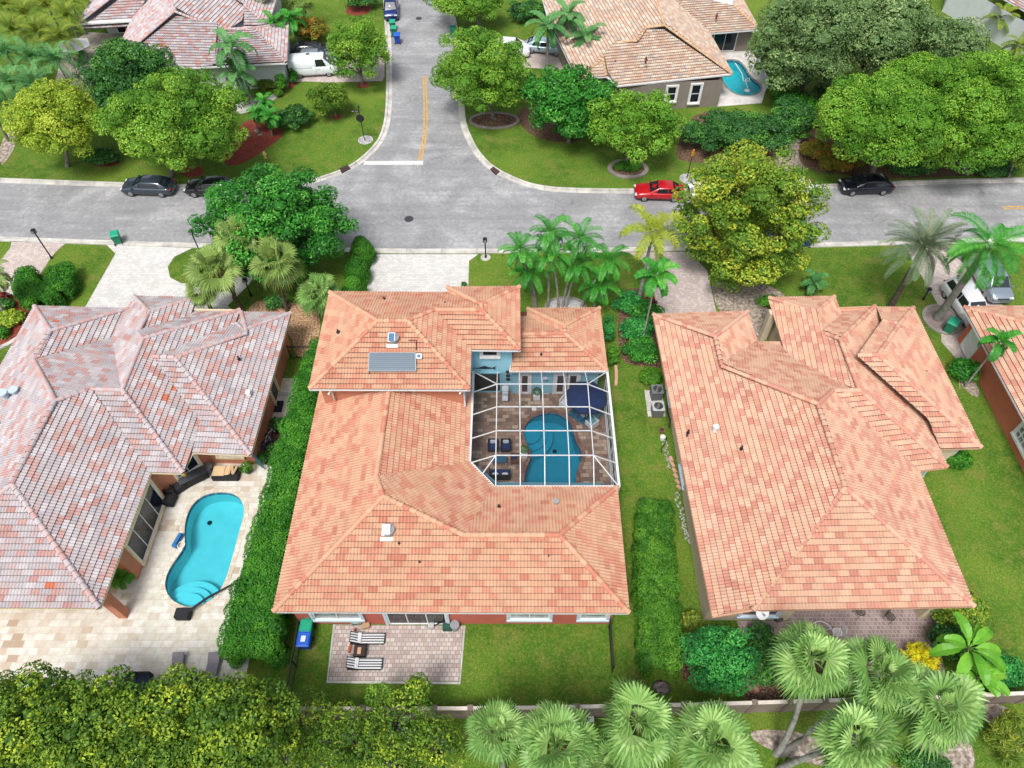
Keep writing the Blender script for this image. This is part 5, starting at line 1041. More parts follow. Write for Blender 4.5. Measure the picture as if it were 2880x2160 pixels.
for i, (x, y, rx, ry, mt, hh, l) in enumerate([(2365, 455, 60, 36, 'croton', 1.2, 'low croton clump under the left side of the big bright tree'), (2570, 470, 70, 30, 'dark', 1.2, 'low dark shrub in the shade between the two big bright trees'), (2790, 470, 70, 34, 'dark', 1.3, 'low dark shrub under the yellow-green tree at the right'),
        (2370, 262, 80, 50, 'dark', 2.6, 'dark understorey shrub between the oak and the big bright tree'), (2560, 215, 90, 40, 'oak', 2.4, 'greyish understorey shrub below the middle oak'), (2760, 185, 70, 40, 'oak', 2.2, 'greyish understorey shrub under the corner building palms'),
        (1465, 225, 46, 40, 'dark', 1.8, 'dark shrub between the spreading tree and the plumeria'), (1510, 250, 40, 36, 'hedge', 1.6, 'green shrub at the left foot of the plumeria'), (110, 300, 90, 60, 'dark', 2.4, 'dark shrub mass behind the leftmost yellow-green tree'), (1480, 30, 60, 40, 'dark', 2.2, 'dark shrub mass left of the royal palms at the top edge'), (290, 440, 50, 26, 'dark', 1.3, 'dark shrub under the mango-like tree by the street')]):
    bush(l, x, y, rx, ry, LM[mt], h=hh, leaf=.2, rc=.55, n=30)
# banana plants
def banana(label, base, head, h, n, L, seed):
    rg = random.Random(seed); hd = W(*head, h); b = W(*base); t = empty('banana_plant', b, label, 'banana plant', 'banana plants'); Vs, T, TN = [], [], []
    for i in range(n):
        az = i * 2.4 + rg.uniform(-.3, .3); el = R(rg.uniform(15, 70)); ln = L * rg.uniform(.75, 1.1); sd_ = Vector((-math.sin(az), math.cos(az), 0)); hz = Vector((math.cos(az), math.sin(az), 0)); cur = el; p = Vector(hd) + hz * .1; pts = [p]
        for s in range(8):
            cur -= R(11); p = p + (hz * math.cos(cur) + Vector((0, 0, math.sin(cur)))) * ln / 8; pts.append(p)
        tn = rg.random()
        for s in range(8):
            wa, wb = (.30 * math.sin(math.pi * min(1, max(0, (x / 8 - .12) * 1.05))) ** .7 + .015 for x in (s, s + 1))
            for sg in (1, -1):
                dz = Vector((0, 0, .10)); j = rg.uniform(-.04, .04); Vs.append([pts[s], pts[s] + sd_ * sg * wa + dz * (wa > .05), pts[s + 1] + sd_ * sg * (wb + j) + dz * (wb > .05), pts[s + 1]]); T.append(rg.random() * .5); TN.append(tn)
    V = np.array([[tuple(v) for v in q] for q in Vs]); obj('leaves', quads_mesh('leaves', V, T, TN, None), t, [LM['banana']], True)
    m = MB(); m.tube([b, (b + hd) / 2, hd], [.14, .12, .08], 9); m.build('stem', BARKD, t, True); return t
banana('large banana plant with broad leaves right of the yellow shrub', (2715, 1905), (2725, 1822), 3.0, 12, 2.0, 3)
banana('smaller banana plant by the boundary wall below the large one', (2745, 1950), (2752, 1905), 2.2, 9, 1.4, 5)
# ------------------------------------------------------------------ vehicles
GLASSC = plain('tinted_car_glass', (.015, .02, .025), .05, .9, var=0); RIM = plain('alloy_rim', (.45, .46, .47), .3, .5, .8); LAMPW = plain('headlamp', (.7, .72, .75), .1, .8); LAMPR = plain('tail_lamp', (.35, .02, .02), .2, .6)
PLATE = plain('black_plastic', (.03, .03, .03), .5)
def car(label, f, r, side, col, kind='sedan', metal=.3, group='parked cars', name='parked_car', cat='car', L=None, Wd=None):
    """f, r: photo pixels where the near front and rear wheels touch the road; side=+1 when the body lies to the left of travel"""
    a, b = W(*f), W(*r); d = (a - b).normalized(); s = Vector((-d.y, d.x, 0)) * side; mid = (a + b) / 2
    S = dict(sedan=(4.75, 1.84, 1.42, .92, [(-.36, .74), (-.20, .62)], (.27, .07, -.28, -.44)), coupe=(4.5, 1.8, 1.36, .88, 0, (.22, .02, -.24, -.40)), suv=(4.75, 1.92, 1.74, 1.05, 0, (.30, .14, -.40, -.47)), van=(5.2, 1.95, 2.02, 1.15, 0, (.40, .24, -.485, -.495)))[kind]
    Ln, Wd, H, belt = L or S[0], Wd or S[1], S[2], S[3]; x0, x1, x2, x3 = (q * Ln for q in S[5])
    t = empty(name, (0, 0, 0), label, cat, group); c = mid + s * (Wd / 2 - .06); t.location = (c.x, c.y, .006); t.rotation_euler = (0, 0, math.atan2(d.y, d.x))
    hw = Wd / 2; P_ = paint('car_paint_' + kind + str(random.randrange(99)), col, metal)
    n = 21; m = MB(); ring = None; V = []; ns = 13
    for i in range(n):
        u = i / (n - 1); x = Ln * (.5 - u); e = max(0, abs(u - .5) * 2); w = hw * (1 - .20 * max(0, (e - .80) / .20) ** 2.0) ; 
        hood = belt - (.16 * max(0, min(1, (x - x0) / (Ln / 2 - x0))) ** 1.6 + .22 * max(0, (e - .93) / .07) if x > x0 else 0) - ((.04 if kind in ('sedan', 'coupe') else 0) * max(0, (x3 - x) / .5) + .18 * max(0, (e - .95) / .05) if x < x3 else 0)
        zb = .24 + .10 * max(0, (e - .9) / .1)
        prof = [(0, zb), (w * .86, zb), (w * .97, zb + .08), (w, zb + .28), (w * 1.0, (zb + hood) * .55), (w * .97, hood - .12), (w * .90, hood - .03), (w * .70, hood + .015), (0, hood + .03)]
        full = [(y, z) for y, z in prof] + [(-y, z) for y, z in prof[-2:0:-1]]
        ns = len(full); V += [(x, y, z) for y, z in full]
    F = [(i * ns + k, i * ns + (k + 1) % ns, (i + 1) * ns + (k + 1) % ns, (i + 1) * ns + k) for i in range(n - 1) for k in range(ns)]
    m.add(V, F, 0, True); m.add([V[k] for k in range(ns)], [tuple(range(ns))[::-1]]); m.add(V[-ns:], [tuple(range(ns))])
    # greenhouse
    bw, rw = hw * .88, hw * (.70 if kind != 'van' else .80); st = [(x0, belt - .02, bw * .96, 0), ((x0 + x1) / 2, (belt + H) / 2, (bw + rw) / 2, 0), (x1, H - .04, rw * .97, 0), ((x1 + x2) / 2, H, rw, 0), (x2, H - .04, rw * .97, 0), ((x2 + x3) / 2, (belt + H) / 2, (bw + rw) / 2, 0), (x3, belt - .02, bw * .94, 0)]
    V = []
    for x, z, w, _ in st:
        zt = z; by = bw if x1 >= x >= x2 else w; V += [(x, by, belt - .03), (x, w, zt - .03), (x, w * .86, zt), (x, 0, zt + .025), (x, -w * .86, zt), (x, -w, zt - .03), (x, -by, belt - .03)]
    F = [(i * 7 + k, (i + 1) * 7 + k, (i + 1) * 7 + k + 1, i * 7 + k + 1) for i in range(6) for k in range(6)]
    m.add(V, F, 0, True)
    body = m.build('body', P_, t)
    g = MB(); o = .012; zt = H - .08; zl = belt + .02
    def lerp(xa, za, xb, zb_, z): return xa + (xb - xa) * (z - za) / (zb_ - za)
    xa, xb = lerp(x0, belt, x1, H - .04, zl + .02), lerp(x0, belt, x1, H - .04, zt)
    wa, wb = bw * .86, rw * .84
    g = MB(); g.add([(xa + o, wa, zl + .04), (xa + o, -wa, zl + .04), (xb + o, -wb, zt + .03), (xb + o, wb, zt + .03)], [(0, 1, 2, 3)]); g.add([((xa + xb) / 2 + .035, 0, (zl + zt) / 2 + .06)], [])
    g.build('windscreen', GLASSC, t)
    if kind != 'van':
        xa, xb = lerp(x3, belt, x2, H - .04, zl + .02), lerp(x3, belt, x2, H - .04, zt); g = MB(); g.add([(xa - o, wa, zl + .04), (xa - o, -wa, zl + .04), (xb - o, -wb, zt + .03), (xb - o, wb, zt + .03)], [(0, 3, 2, 1)]); g.build('rear_window', GLASSC, t)
    segs = [(x1 * .98 + .12, x1 * .98 - Ln * .16, 1), (x1 - Ln * .175, x2 + .08, 0)] if kind != 'van' else [(x1 - .02, x1 - .85, 1)]
    for sg in (1, -1):
        for xa, xb, fr in segs:
            g = MB(); tl = (H - belt) * (.55 if fr else .1); y0, y1 = bw + .012, rw + (bw - rw) * .12 + .014
            g.add([(xa + tl * .55 * fr, sg * y0, zl + .02), (xb - (.12 if not fr else 0), sg * y0, zl + .02), (xb + (.10 if not fr else 0), sg * y1, zt - .01), (xa, sg * y1, zt - .01)], [(0, 1, 2, 3)]); g.build('side_window', GLASSC, t)
        g = MB(); g.box((x0 - .18, sg * (hw + .05), belt + .03), (.14, .2, .13)); g.build('mirror', P_, t, bevel=.02)
        for xx, nm in ((Ln * .31, 'wheel'), (-Ln * .29, 'wheel')):
            w = MB(); w.cyl((xx, sg * (hw - .13), .33), .335, .24, 20, axis='Y'); wh = w.build(nm, RUBBER, t); q = MB(); q.cyl((xx, sg * (hw - .005), .33), .21, .03, 12, axis='Y')
            for k in range(5): an = k * 1.2566; q.box((xx + .12 * math.cos(an), sg * (hw + .012), .33 + .12 * math.sin(an)), (.2, .02, .05), ry=-an)
            q.build('rim', RIM, wh)
        g = MB(); g.box((Ln * .475, sg * hw * .66, belt - .26), (.2, .34, .10), rz=-sg * .35); g.build('headlight', LAMPW, t, bevel=.02)
        g = MB(); g.box((-Ln * .482, sg * hw * .68, belt - .14), (.12, .34, .13), rz=sg * .25); g.build('tail_light', LAMPR, t, bevel=.02)
    g = MB(); g.box((Ln * .493, 0, belt - .36), (.06, hw * .95, .2)); g.build('grille', PLATE, t, bevel=.02)
    return t
car('dark grey fastback sedan parked under the mid-green tree', (368, 553), (464, 556), -1, (.04, .055, .075))
car('black sedan half hidden by the glossy tree, behind the grey one', (547, 556), (640, 559), -1, (.012, .012, .015))
car('red coupe parked in front of the corner lawn', (1811, 567), (1896, 569), -1, (.45, .008, .015), 'coupe', .1)
car('white car mostly hidden under the golden tree, behind the red coupe', (1968, 566), (2056, 566), -1, (.75, .76, .77), 'sedan', 0)
car('white car glimpsed right of the golden tree crown', (2175, 563), (2262, 558), -1, (.72, .74, .76), 'sedan', 0)
car('black sedan parked under the big bright green tree', (2398, 552), (2479, 550), -1, (.008, .009, .02))
car('blue hatchback at the top edge facing the camera', (1121, 64), (1121, 14), -1, (.01, .03, .16), 'suv', .4, L=4.3, Wd=1.75)
car('white panel van with a roof vent on the pink driveway', (927, 216), (842, 221), 1, (.70, .76, .78), 'van', 0, cat='van', name='panel_van')
p = bpy.data.objects['panel_van']; m = MB(); m.box((-.35, .1, 2.07), (.45, .42, .14)); m.box((-.35, .1, 2.15), (.36, .34, .03), m=1); m.build('roof_vent', [WHITE, PLATE], p, bevel=.02)
m = MB(); m.box((.35, -.985, 1.1), (.02, .012, 1.3)); m.box((-.9, -.985, 1.15), (1.9, .012, .05)); m.box((.62, -.99, 1.0), (.2, .03, .035)); m.build('door_seam', GREYM, p)
car('silver sedan parked behind the white van', (920, 187), (856, 190), 1, (.25, .28, .33))
car('black sedan parked farthest behind the white van', (905, 165), (846, 168), 1, (.015, .015, .02))
car('white sport utility parked beside the leaning royal palm', (2699, 909), (2653.6, 838.6), 1, (.78, .79, .80), 'suv', 0, L=5.0, Wd=1.98)
car('silver sport utility facing the camera right of the white one', (2763, 836), (2725, 770), 1, (.30, .36, .42), 'suv', .5)
car('white car half hidden by palms on the driveway of the tan-roofed house', (1462, 166), (1398, 163), 1, (.74, .76, .77), 'suv', 0)
car('pale blue car between the royal palms by the tan-roofed house', (1555, 158), (1502, 152), 1, (.35, .48, .55), 'sedan', .2)
# ------------------------------------------------------------------ bins
BG = plain('green_bin_plastic', (.012, .20, .105), .45, .4); BB = plain('blue_bin_plastic', (.01, .07, .40), .45, .4); BGL = plain('teal_lid_plastic', (.015, .33, .19), .4); BBL = plain('bright_blue_lid', (.015, .11, .55), .4)
LBL = plain('bin_label', (.6, .65, .7), .6)
def bin_(label, base, yaw, mat, lid, group='wheelie bins', deco=False, sc=1.0):
    b = W(*base); t = empty('wheelie_bin', b, label, 'wheelie bin', group, R(yaw)); t.scale = (sc, sc, sc)
    m = MB(); V = []
    for z, sx, sy in ((.1, .26, .30), (.96, .33, .40), (1.0, .35, .42)): V += [(-sx, -sy, z), (sx, -sy, z), (sx, sy, z), (-sx, sy, z)]
    m.add(V, [(0, 3, 2, 1)] + [(i * 4 + k, i * 4 + (k + 1) % 4, i * 4 + 4 + (k + 1) % 4, i * 4 + 4 + k) for i in range(2) for k in range(4)]); m.box((0, .44, .93), (.5, .06, .05)); m.build('body', mat, t, bevel=.015)
    m = MB(); V = []
    for z, sx, sy in ((1.0, .36, .43), (1.05, .36, .43), (1.10, .28, .34)): V += [(-sx, -sy, z), (sx, -sy, z), (sx, sy, z), (-sx, sy, z)]
    m.add(V, [(0, 3, 2, 1), (8, 9, 10, 11)] + [(i * 4 + k, i * 4 + (k + 1) % 4, i * 4 + 4 + (k + 1) % 4, i * 4 + 4 + k) for i in range(2) for k in range(4)]); m.box((0, .46, 1.03), (.3, .06, .04)); lo = m.build('lid', lid, t, bevel=.015)
    if deco: m = MB(); m.box((0, 0, 1.104), (.26, .34, .006)); m.build('label', LBL, lo)
    for sx in (-.3, .3): m = MB(); m.cyl((sx, .32, .12), .12, .06, 14, axis='X'); m.build('wheel', RUBBER, t)
    return t
bin_('green wheelie bin standing alone at the kerb on the left', (335, 683), 200, BG, BGL)
bin_('green wheelie bin right behind the blue hatchback', (1106, 84), 180, BG, BGL); bin_('green wheelie bin between the other green one and the blue one', (1110, 101), 178, BG, BGL); bin_('blue recycling bin nearest the camera beside the side street', (1119, 121), 182, BB, BBL)
bin_('green wheelie bin at the right kerb of the side street', (1275, 102), 5, BG, BG); bin_('blue recycling bin poking out from the golden tree at the kerb', (2264, 690), 0, BB, BBL)
bin_('green wheelie bin on the path by the coral wall', (2664, 932), -40, BG, BGL, sc=1.1)
bin_('green wheelie bin against the red wall of the patio', pj(*W(859, 1759, 1.05)[:2], 0), 0, BG, BGL, sc=.95); bin_('blue recycling bin in front of the green one by the black fence', pj(*W(853, 1797, 1.05)[:2], 0), 0, BB, BBL, deco=True, sc=1.0)
# ------------------------------------------------------------------ street furniture
def lamp(label, base, top=None, h=None, heads=1, yaw=0, group='black lamp posts'):
    h = h or solve_h(base, top); b = W(*base); t = empty('lamp_post', b, label, 'lamp post', group, R(yaw))
    m = MB(); m.tube([(0, 0, 0), (0, 0, h)], .055, 8); m.cyl((0, 0, 0), .11, .3, 10, r2=.07); m.build('post', BLACKM, t)
    for k in range(heads):
        x = 0 if heads == 1 else (-.35 if k == 0 else .35); m = MB(); m.box((x, 0, h + .05), (.34, .34, .42)); 
        if heads == 2: m.bar((0, 0, h - .1), (x, 0, h - .1), .04, .04)
        m.build('lantern', BLACKM, t, bevel=.05); m = MB(); m.box((x, 0, h + .03), (.348, .2, .28)); m.box((x, 0, h + .03), (.2, .348, .28)); m.build('lantern_glass', LG, t)
    return t
lamp('tall black lamp post behind the curved clipped hedge', (146, 727), (92, 652), heads=1); lamp('black lamp post beside the glossy tree at the kerb', (566, 716), h=2.4); lamp('short black lamp post on a white disc by the white driveway', (1366, 725), h=1.9)
c = W(1366, 725); m = MB(); m.cyl((c.x, c.y, 0), .42, .06, 20); tag(m.build('base_disc', CONC), 'round white concrete disc under the short lamp post', 'concrete pad')
lamp('slim dark lamp post between the fan palms and the planting strip', (706, 832), h=1.7); lamp('low garden light on the lawn below the date palm', (2596, 842), h=1.0)
b = W(1026, 397); t = empty('stop_sign', b, 'black-backed stop sign with street name blades on a black post', 'street sign'); h = 3.1
m = MB(); m.tube([(0, 0, 0), (-.05, .0, h + .75)], .045, 8); m.build('post', BLACKM, t)
m = MB(); V = [(.42 * math.cos(R(22.5 + 45 * k)), 0, .42 * math.sin(R(22.5 + 45 * k))) for k in range(8)]; m.add([(v[0] - .04, -.05, v[2] + 2.55) for v in V] + [(v[0] - .04, -.08, v[2] + 2.55) for v in V], [tuple(range(8))[::-1], tuple(range(8, 16))] + [(k, (k + 1) % 8, 8 + (k + 1) % 8, 8 + k) for k in range(8)])
m.build('sign_plate', BLACKM, t, bevel=0)
for q, (x, rz, z) in enumerate([(-.42, 0, 3.25), (0, 90, 3.6)]): m = MB(); m.box((x, 0, z), (.75, .04, .17), R(rz)); bl = m.build('name_blade', BLACKM, t)
cu = bpy.data.curves.new('street_name', 'FONT'); cu.body = 'NW 17 ST'; cu.size = .13; cu.align_x = 'CENTER'; cu.align_y = 'CENTER'; o = bpy.data.objects.new('street_name', cu); COL.objects.link(o); o.parent = t; o.location = (-.42, -.028, 3.25); o.rotation_euler = (R(90), 0, 0); cu.materials.append(WHITE); cu.extrude = .002
bpy.context.view_layer.update(); me_ = bpy.data.meshes.new_from_object(o); mo = obj('lettering', me_, t); mo.location = o.location; mo.rotation_euler = o.rotation_euler; bpy.data.objects.remove(o)
def stones(label, px, py, r, n=34, cat='stone bed'):
    c = W(px, py); m = MB(); rg = random.Random(px)
    m.cyl((c.x, c.y, 0), r, .03, 24)
    for _ in range(n): a = rg.random() * 6.28; q = r * math.sqrt(rg.random()) * .92; m.ball((c.x + q * math.cos(a), c.y + q * math.sin(a), .05), rg.uniform(.06, .11), 6, sq=(1, rg.uniform(.7, 1.2), .6))
    return tag(m.build('stone_bed', PEB), label, cat, 'white stone beds round the signs', 'stuff')
stones('ring of white stones around the foot of the stop sign', 1028, 394, .75); stones('ring of white stones around the foot of the orange sign', 1935, 503, .8)
b = W(1932, 501); t = empty('warning_sign', b, 'narrow orange-yellow sign on a black post near the red coupe', 'street sign'); m = MB(); m.tube([(0, 0, 0), (.02, 0, 2.7)], .04, 8); m.build('post', BLACKM, t)
m = MB(); m.box((.03, 0, 2.75), (.24, .06, .68), R(35)); m.build('sign_plate', plain('orange_sign', srgb(226, 150, 24)[:3], .5), t, bevel=.01)
b = W(747, 444); t = empty('fire_hydrant', b, 'small yellow fire hydrant on the lawn', 'fire hydrant'); HY = plain('hydrant_yellow', srgb(216, 200, 120)[:3], .5)
m = MB(); m.cyl((0, 0, 0), .16, .06, 12); m.cyl((0, 0, .06), .12, .5, 12); m.ball((0, 0, .58), .13, 10); m.cyl((0, 0, .42), .06, .42, 10, axis='X'); m.cyl((0, -.12, .36), .07, .16, 10, axis='Y'); m.cyl((0, 0, .68), .04, .06, 6); m.build('barrel', HY, t)
for px, py, r, lb in ((1150, 616, .42, 'dark round manhole cover in the junction'), (1178, 52, .38, 'dark round manhole cover up the side street')):
    c = W(px, py); m = MB(); m.cyl((c.x, c.y, .004), r, .012, 26); m.cyl((c.x, c.y, .016), r * .86, .004, 26); tag(m.build('manhole_cover', plain('cast_iron', (.045, .045, .05), .7)), lb, 'manhole cover', 'manhole covers')
for q, lb in (([(955, 476), (978, 466), (986, 476), (962, 489)], 'rusty storm drain grate in the left kerb curve'), ([(1379, 478), (1388, 471), (1406, 484), (1394, 493)], 'rusty storm drain grate in the right kerb curve')):
    w = WL(q); m = MB(); m.prism([(p.x, p.y) for p in w], .0, .115, 0)
    for i in range(1, 7):
        a = w[0].lerp(w[1], i / 7); b = w[3].lerp(w[2], i / 7); m.bar(a + Vector((0, 0, .125)), b + Vector((0, 0, .125)), .03, .02, 1)
    tag(m.build('storm_drain', [plain('drain_dark', (.03, .02, .02), .9), plain('drain_rust', (.12, .06, .045), .8)]), lb, 'storm drain', 'storm drains')
# ------------------------------------------------------------------ boundary wall and fences
WALLM = plain('boundary_wall_render', srgb(134, 120, 110)[:3], .9, var=.15, scale=1.5); CAPM = plain('wall_cap', srgb(206, 196, 184)[:3], .8)
t = empty('boundary_wall', (8, 9.6, 0), 'long grey panel boundary wall with pale cap and posts along the bottom', 'boundary wall')
wl = [W(820, 1992, 1.9), W(1286, 1992, 1.9), W(1478, 1990, 1.9), W(1957, 1981, 1.9), W(2245, 1972, 1.9), W(2560, 1963, 1.9), W(2814, 1952, 1.9), W(2950, 1946, 1.9)]
m = MB(); cp = MB()
for a, b in zip(wl[:-1], wl[1:]):
    m.bar(Vector((a.x, a.y, .91)), Vector((b.x, b.y, .91)), .12, 1.82); cp.bar(Vector((a.x, a.y, 1.86)), Vector((b.x, b.y, 1.86)), .18, .08)
m.build('panel', WALLM, t, True); cp.build('cap', CAPM, t, True)
x = wl[0].x
while x < wl[-1].x:
    for a, b in zip(wl[:-1], wl[1:]):
        if a.x <= x <= b.x + 1e-6: y = a.y + (b.y - a.y) * (x - a.x) / (b.x - a.x)
    m = MB(); m.box((x, y, .96), (.2, .2, 1.92)); m.box((x, y, 1.96), (.28, .28, .09)); m.build('post', [WALLM if False else plain('wall_post', srgb(120, 106, 98)[:3], .9)], t, True); x += 1.86
def fence(label, a, b, h=1.2, za=None, mat=None, name='fence', gap=.13, cat='fence', rail=None):
    a, b = Vector(a), Vector(b); t = empty(name, a, label, cat); d = (b - a); L = d.length; d.normalize(); m = MB()
    for z in (h, h - .16, .12): m.bar(a + Vector((0, 0, z)), b + Vector((0, 0, z)), .045, .04)
    n = int(L / gap)
    for i in range(n + 1): p = a + d * (L * i / n); m.box((p.x, p.y, h / 2), (.02, .02, h), math.atan2(d.y, d.x))
    m.build('railing', mat or BLACKM, t, True)
    k = max(1, int(L / 1.9))
    for i in range(k + 1): p = a + d * (L * i / k); q = MB(); q.box((p.x, p.y, h / 2 + .04), (.07, .07, h + .08), math.atan2(d.y, d.x)); q.build('post', mat or BLACKM, t, True)
    return t
g0 = lambda px, py, z=1.2: Vector((W(px, py, z).x, W(px, py, z).y, 0))
fence('black metal fence along the left side of the back lawn', g0(838, 1745), g0(799, 1975)); fence('short black metal fence at the right end of the back lawn', g0(1718, 1745), g0(1727, 1872))
fence('small black metal gate panel standing open by the fan palms', g0(1738, 1938), g0(1795, 1908), name='gate', cat='gate', h=1.1)
fence('black metal side gate between the left and centre houses', g0(807, 974, 1.4), g0(884, 974, 1.4), h=1.4, name='gate', cat='gate')
fence('white railing along the kidney pool deck', g0(2125, 142, 1.2), g0(2162, 225, 1.2), mat=WHITE); fence('black railing gate beside the sliding doors of the taupe house', g0(2098, 110, 1.3), g0(2128, 110, 1.3), h=1.3, name='gate', cat='gate')
# ------------------------------------------------------------------ screened pool cage
CAGEW = plain('cage_aluminium', (.60, .61, .62), .5)
t = empty('pool_cage', (2, 27, 0), 'white-framed screen enclosure over the blue pool of the centre house', 'pool cage')
xs = [-2.66, -1.0, .51, 2.02, 3.53, 5.04, 6.58]; ys = [22.14, 23.85, 25.68, 27.55, 29.42, 31.22]; ze, zt = 3.0, 3.92
zz = [ze, zt, zt, zt, zt, zt, ze]
def cz(i, j): return ze if (i in (0, 6) or j == 5) else (ze + .0 if j == 0 else zt)
def beam(m, a, b, w=.055): m.bar(a, b, w, w * 1.1)
m = MB(); G = {}
for i, x in enumerate(xs):
    for j, y in enumerate(ys): G[i, j] = Vector((x, y, cz(i, j)))
for j in range(1, 5):
    for i in range(6): beam(m, G[i, j], G[i + 1, j])
for i in range(1, 6):
    for j in range(5): beam(m, G[i, j], G[i, j + 1])
beam(m, G[1, 4], Vector((xs[0], 31.22, 3))); beam(m, G[5, 4], G[6, 5]); beam(m, G[5, 1], G[6, 0]); beam(m, G[1, 1], Vector((-1.85, 23.05, 3)))
m.build('roof_beams', CAGEW, t, True)
m = MB(); e = [Vector((-2.66, 31.22, 3)), Vector((-2.66, 23.92, 3)), Vector((-1.11, 22.14, 3)), Vector((6.58, 22.14, 3)), Vector((6.58, 31.3, 3))]
for a, b in zip(e[:-1], e[1:]): m.bar(a, b, .16, .16)
m.bar(Vector((-.15, 31.22, 3)), Vector((6.6, 31.22, 3)), .14, .16)
m.build('eave_beam', CAGEW, t, True)
for j in range(6): m = MB(); m.box((6.58, ys[j] if j < 5 else 31.2, 1.46), (.08, .08, 2.92)); m.build('post', CAGEW, t, True)
m = MB()
for z in (.9, 2.1): m.bar(Vector((6.58, 22.14, z)), Vector((6.58, 31.2, z)), .05, .06)
m.bar(Vector((6.56, 22.14, .24)), Vector((6.56, 31.2, .24)), .07, .46)
for j in range(0, 5): m.bar(Vector((6.58, ys[j], .2 if j % 2 else 2.8)), Vector((6.58, ys[j + 1], 2.8 if j % 2 else .2)), .03, .03)
m.build('side_rails', CAGEW, t, True)
sc = NT('insect_screen', 1); tr = sc.n('BsdfTransparent'); tr.inputs[0].default_value = (.80, .80, .81, 1); df = sc.n('BsdfDiffuse'); df.inputs[0].default_value = (.08, .08, .085, 1); mx = sc.n('MixShader'); mx.inputs[0].default_value = .10; sc.l(tr.outputs[0], mx.inputs[1]); sc.l(df.outputs[0], mx.inputs[2]); sc.l(mx.outputs[0], sc.t.nodes['Material Output'].inputs[0]); sc.t.nodes.remove(sc.b)
m = MB()
for i in range(6):
    for j in range(5):
        q = [G[i, j], G[i + 1, j], G[i + 1, j + 1], G[i, j + 1]]
        if i == 0 and j == 0: q = [Vector((-1.11, 22.14, 3)), G[1, 0], G[1, 1], G[0, 1], Vector((-2.66, 23.9, 3))]
        m.add([p - Vector((0, 0, .02)) for p in q], [tuple(range(len(q)))])
m.add([(6.6, 22.14, .1), (6.6, 31.2, .1), (6.6, 31.2, 2.95), (6.6, 22.14, 2.95)], [(0, 1, 2, 3)]); m.build('screen', sc.mat, t, True)
# ------------------------------------------------------------------ roof fittings
SOL = NT('solar_cells', .25, .6); wv = SOL.n('TexBrick', Scale=1); SOL.l(SOL.pos(), wv.inputs['Vector']); wv.inputs['Brick Width'].default_value = 9; wv.inputs['Row Height'].default_value = .12; wv.offset = 0; wv.inputs['Mortar Size'].default_value = .012
wv.inputs['Color1'].default_value = (.075, .11, .15, 1); wv.inputs['Color2'].default_value = (.085, .125, .165, 1); wv.inputs['Mortar'].default_value = (.15, .19, .23, 1); SOL.base(wv.outputs[0]); SOL = SOL.mat
PV = plain('photovoltaic_blue', (.05, .15, .30), .15, .7)
def slope_panel(name, parent, px, mats, th=.07, lift=.16, z=None, frame=True):
    """flat panel lying just above a south-facing roof slope; px = four photo pixels"""
    pl_ = (posU['B'], Vector((0, -.42, 1)).normalized()) if parent is RU else (posM['L2'], Vector((0, -.42, 1)).normalized())
    q = [hit(a, b, (pl_[0] + pl_[1] * (.1 + lift), pl_[1])) for a, b in px]; N = pl_[1]
    m = MB(); V = q + [p - N * th for p in q]; m.add(V, [(0, 1, 2, 3), (7, 6, 5, 4)] + [(k, 4 + k, 4 + (k + 1) % 4, (k + 1) % 4) for k in range(4)])
    o = m.build(name, mats[0], parent, True); f = MB()
    for k in range(4): f.bar(q[k] + N * .01, q[(k + 1) % 4] + N * .01, .06, .09)
    f.build('frame', mats[1], o, True); return o
slope_panel('solar_collector', RU, [(1037, 1043), (1170, 1043), (1168, 993), (1039, 993)], [SOL, plain('alu_frame', (.30, .33, .36), .4)])
slope_panel('solar_cell', RU, [(1172, 1008), (1185, 1008), (1184, 996), (1172, 996)], [PV, WHITE])
m = MB(); a = hit(1039, 1052, (posU['B'] + Vector((0, 0, .15)), Vector((0, -.42, 1)).normalized())); b = hit(1170, 985, (posU['B'] + Vector((0, 0, .15)), Vector((0, -.42, 1)).normalized())); m.tube([a, a + Vector((0, .25, .12)), a + Vector((0, .6, .26))], .03, 6); m.tube([b, b + Vector((0, .6, .26)), b + Vector((-.5, .6, .26))], .03, 6); m.build('pipe', BLACKM, RU, True)
def attic_fan(parent, px, py):
    p = hit(px, py, ((posU['B'] if parent is RU else posM['L2']) + Vector((0, 0, .1)), Vector((0, -.42, 1)).normalized()))
    m = MB(); m.box((p.x, p.y - .42, p.z - .14), (.72, .22, .05), rx=R(22)); m.cyl((p.x + .06, p.y, p.z - .1), .32, .28, 18, m=1); m.cyl((p.x + .06, p.y, p.z + .18), .38, .05, 18, m=1); o = m.build('attic_fan', [WHITE, GREYM], parent, True)
    f = MB(); f.box((p.x - .02, p.y - .06, p.z + .30), (.46, .62, .04), rx=R(22)); f.build('frame', WHITE, o, True); f = MB(); f.box((p.x - .02, p.y - .068, p.z + .325), (.36, .52, .02), rx=R(22)); f.build('solar_cell', PV, o, True)
attic_fan(RU, 1104, 955)
RL = [o for o in bpy.data.objects if o.name.startswith('roof') and o.parent is HM and o.get('label', '').startswith('long')][0]
attic_fan(RL, 1089, 1494)
for q in ((1081, 842, 6.2), (1252, 855, 6.2), (951, 934, 6.3)): vent_pipe(RU, *q, r=.07, h=.22, m=plain('vent_black', (.03, .025, .025), .6))
vent_pipe(RL, 1403, 1424, 4.0, r=.05, h=.2, m=BLACKM); p = W(1564, 1411, 3.9); m = MB(); m.cyl((p.x, p.y, 3.45), .14, .5, 14); m.cyl((p.x, p.y, 3.95), .18, .06, 14); m.build('roof_vent', plain('galvanised', (.5, .5, .5), .35, .5, .6), RL, True)
for q in ((1122, 1528, 4.6), (1544, 1564, 4.2), (1180, 1580, 4.2)): vent_pipe(RL, *q, r=.035, h=.12, m=BLACKM)
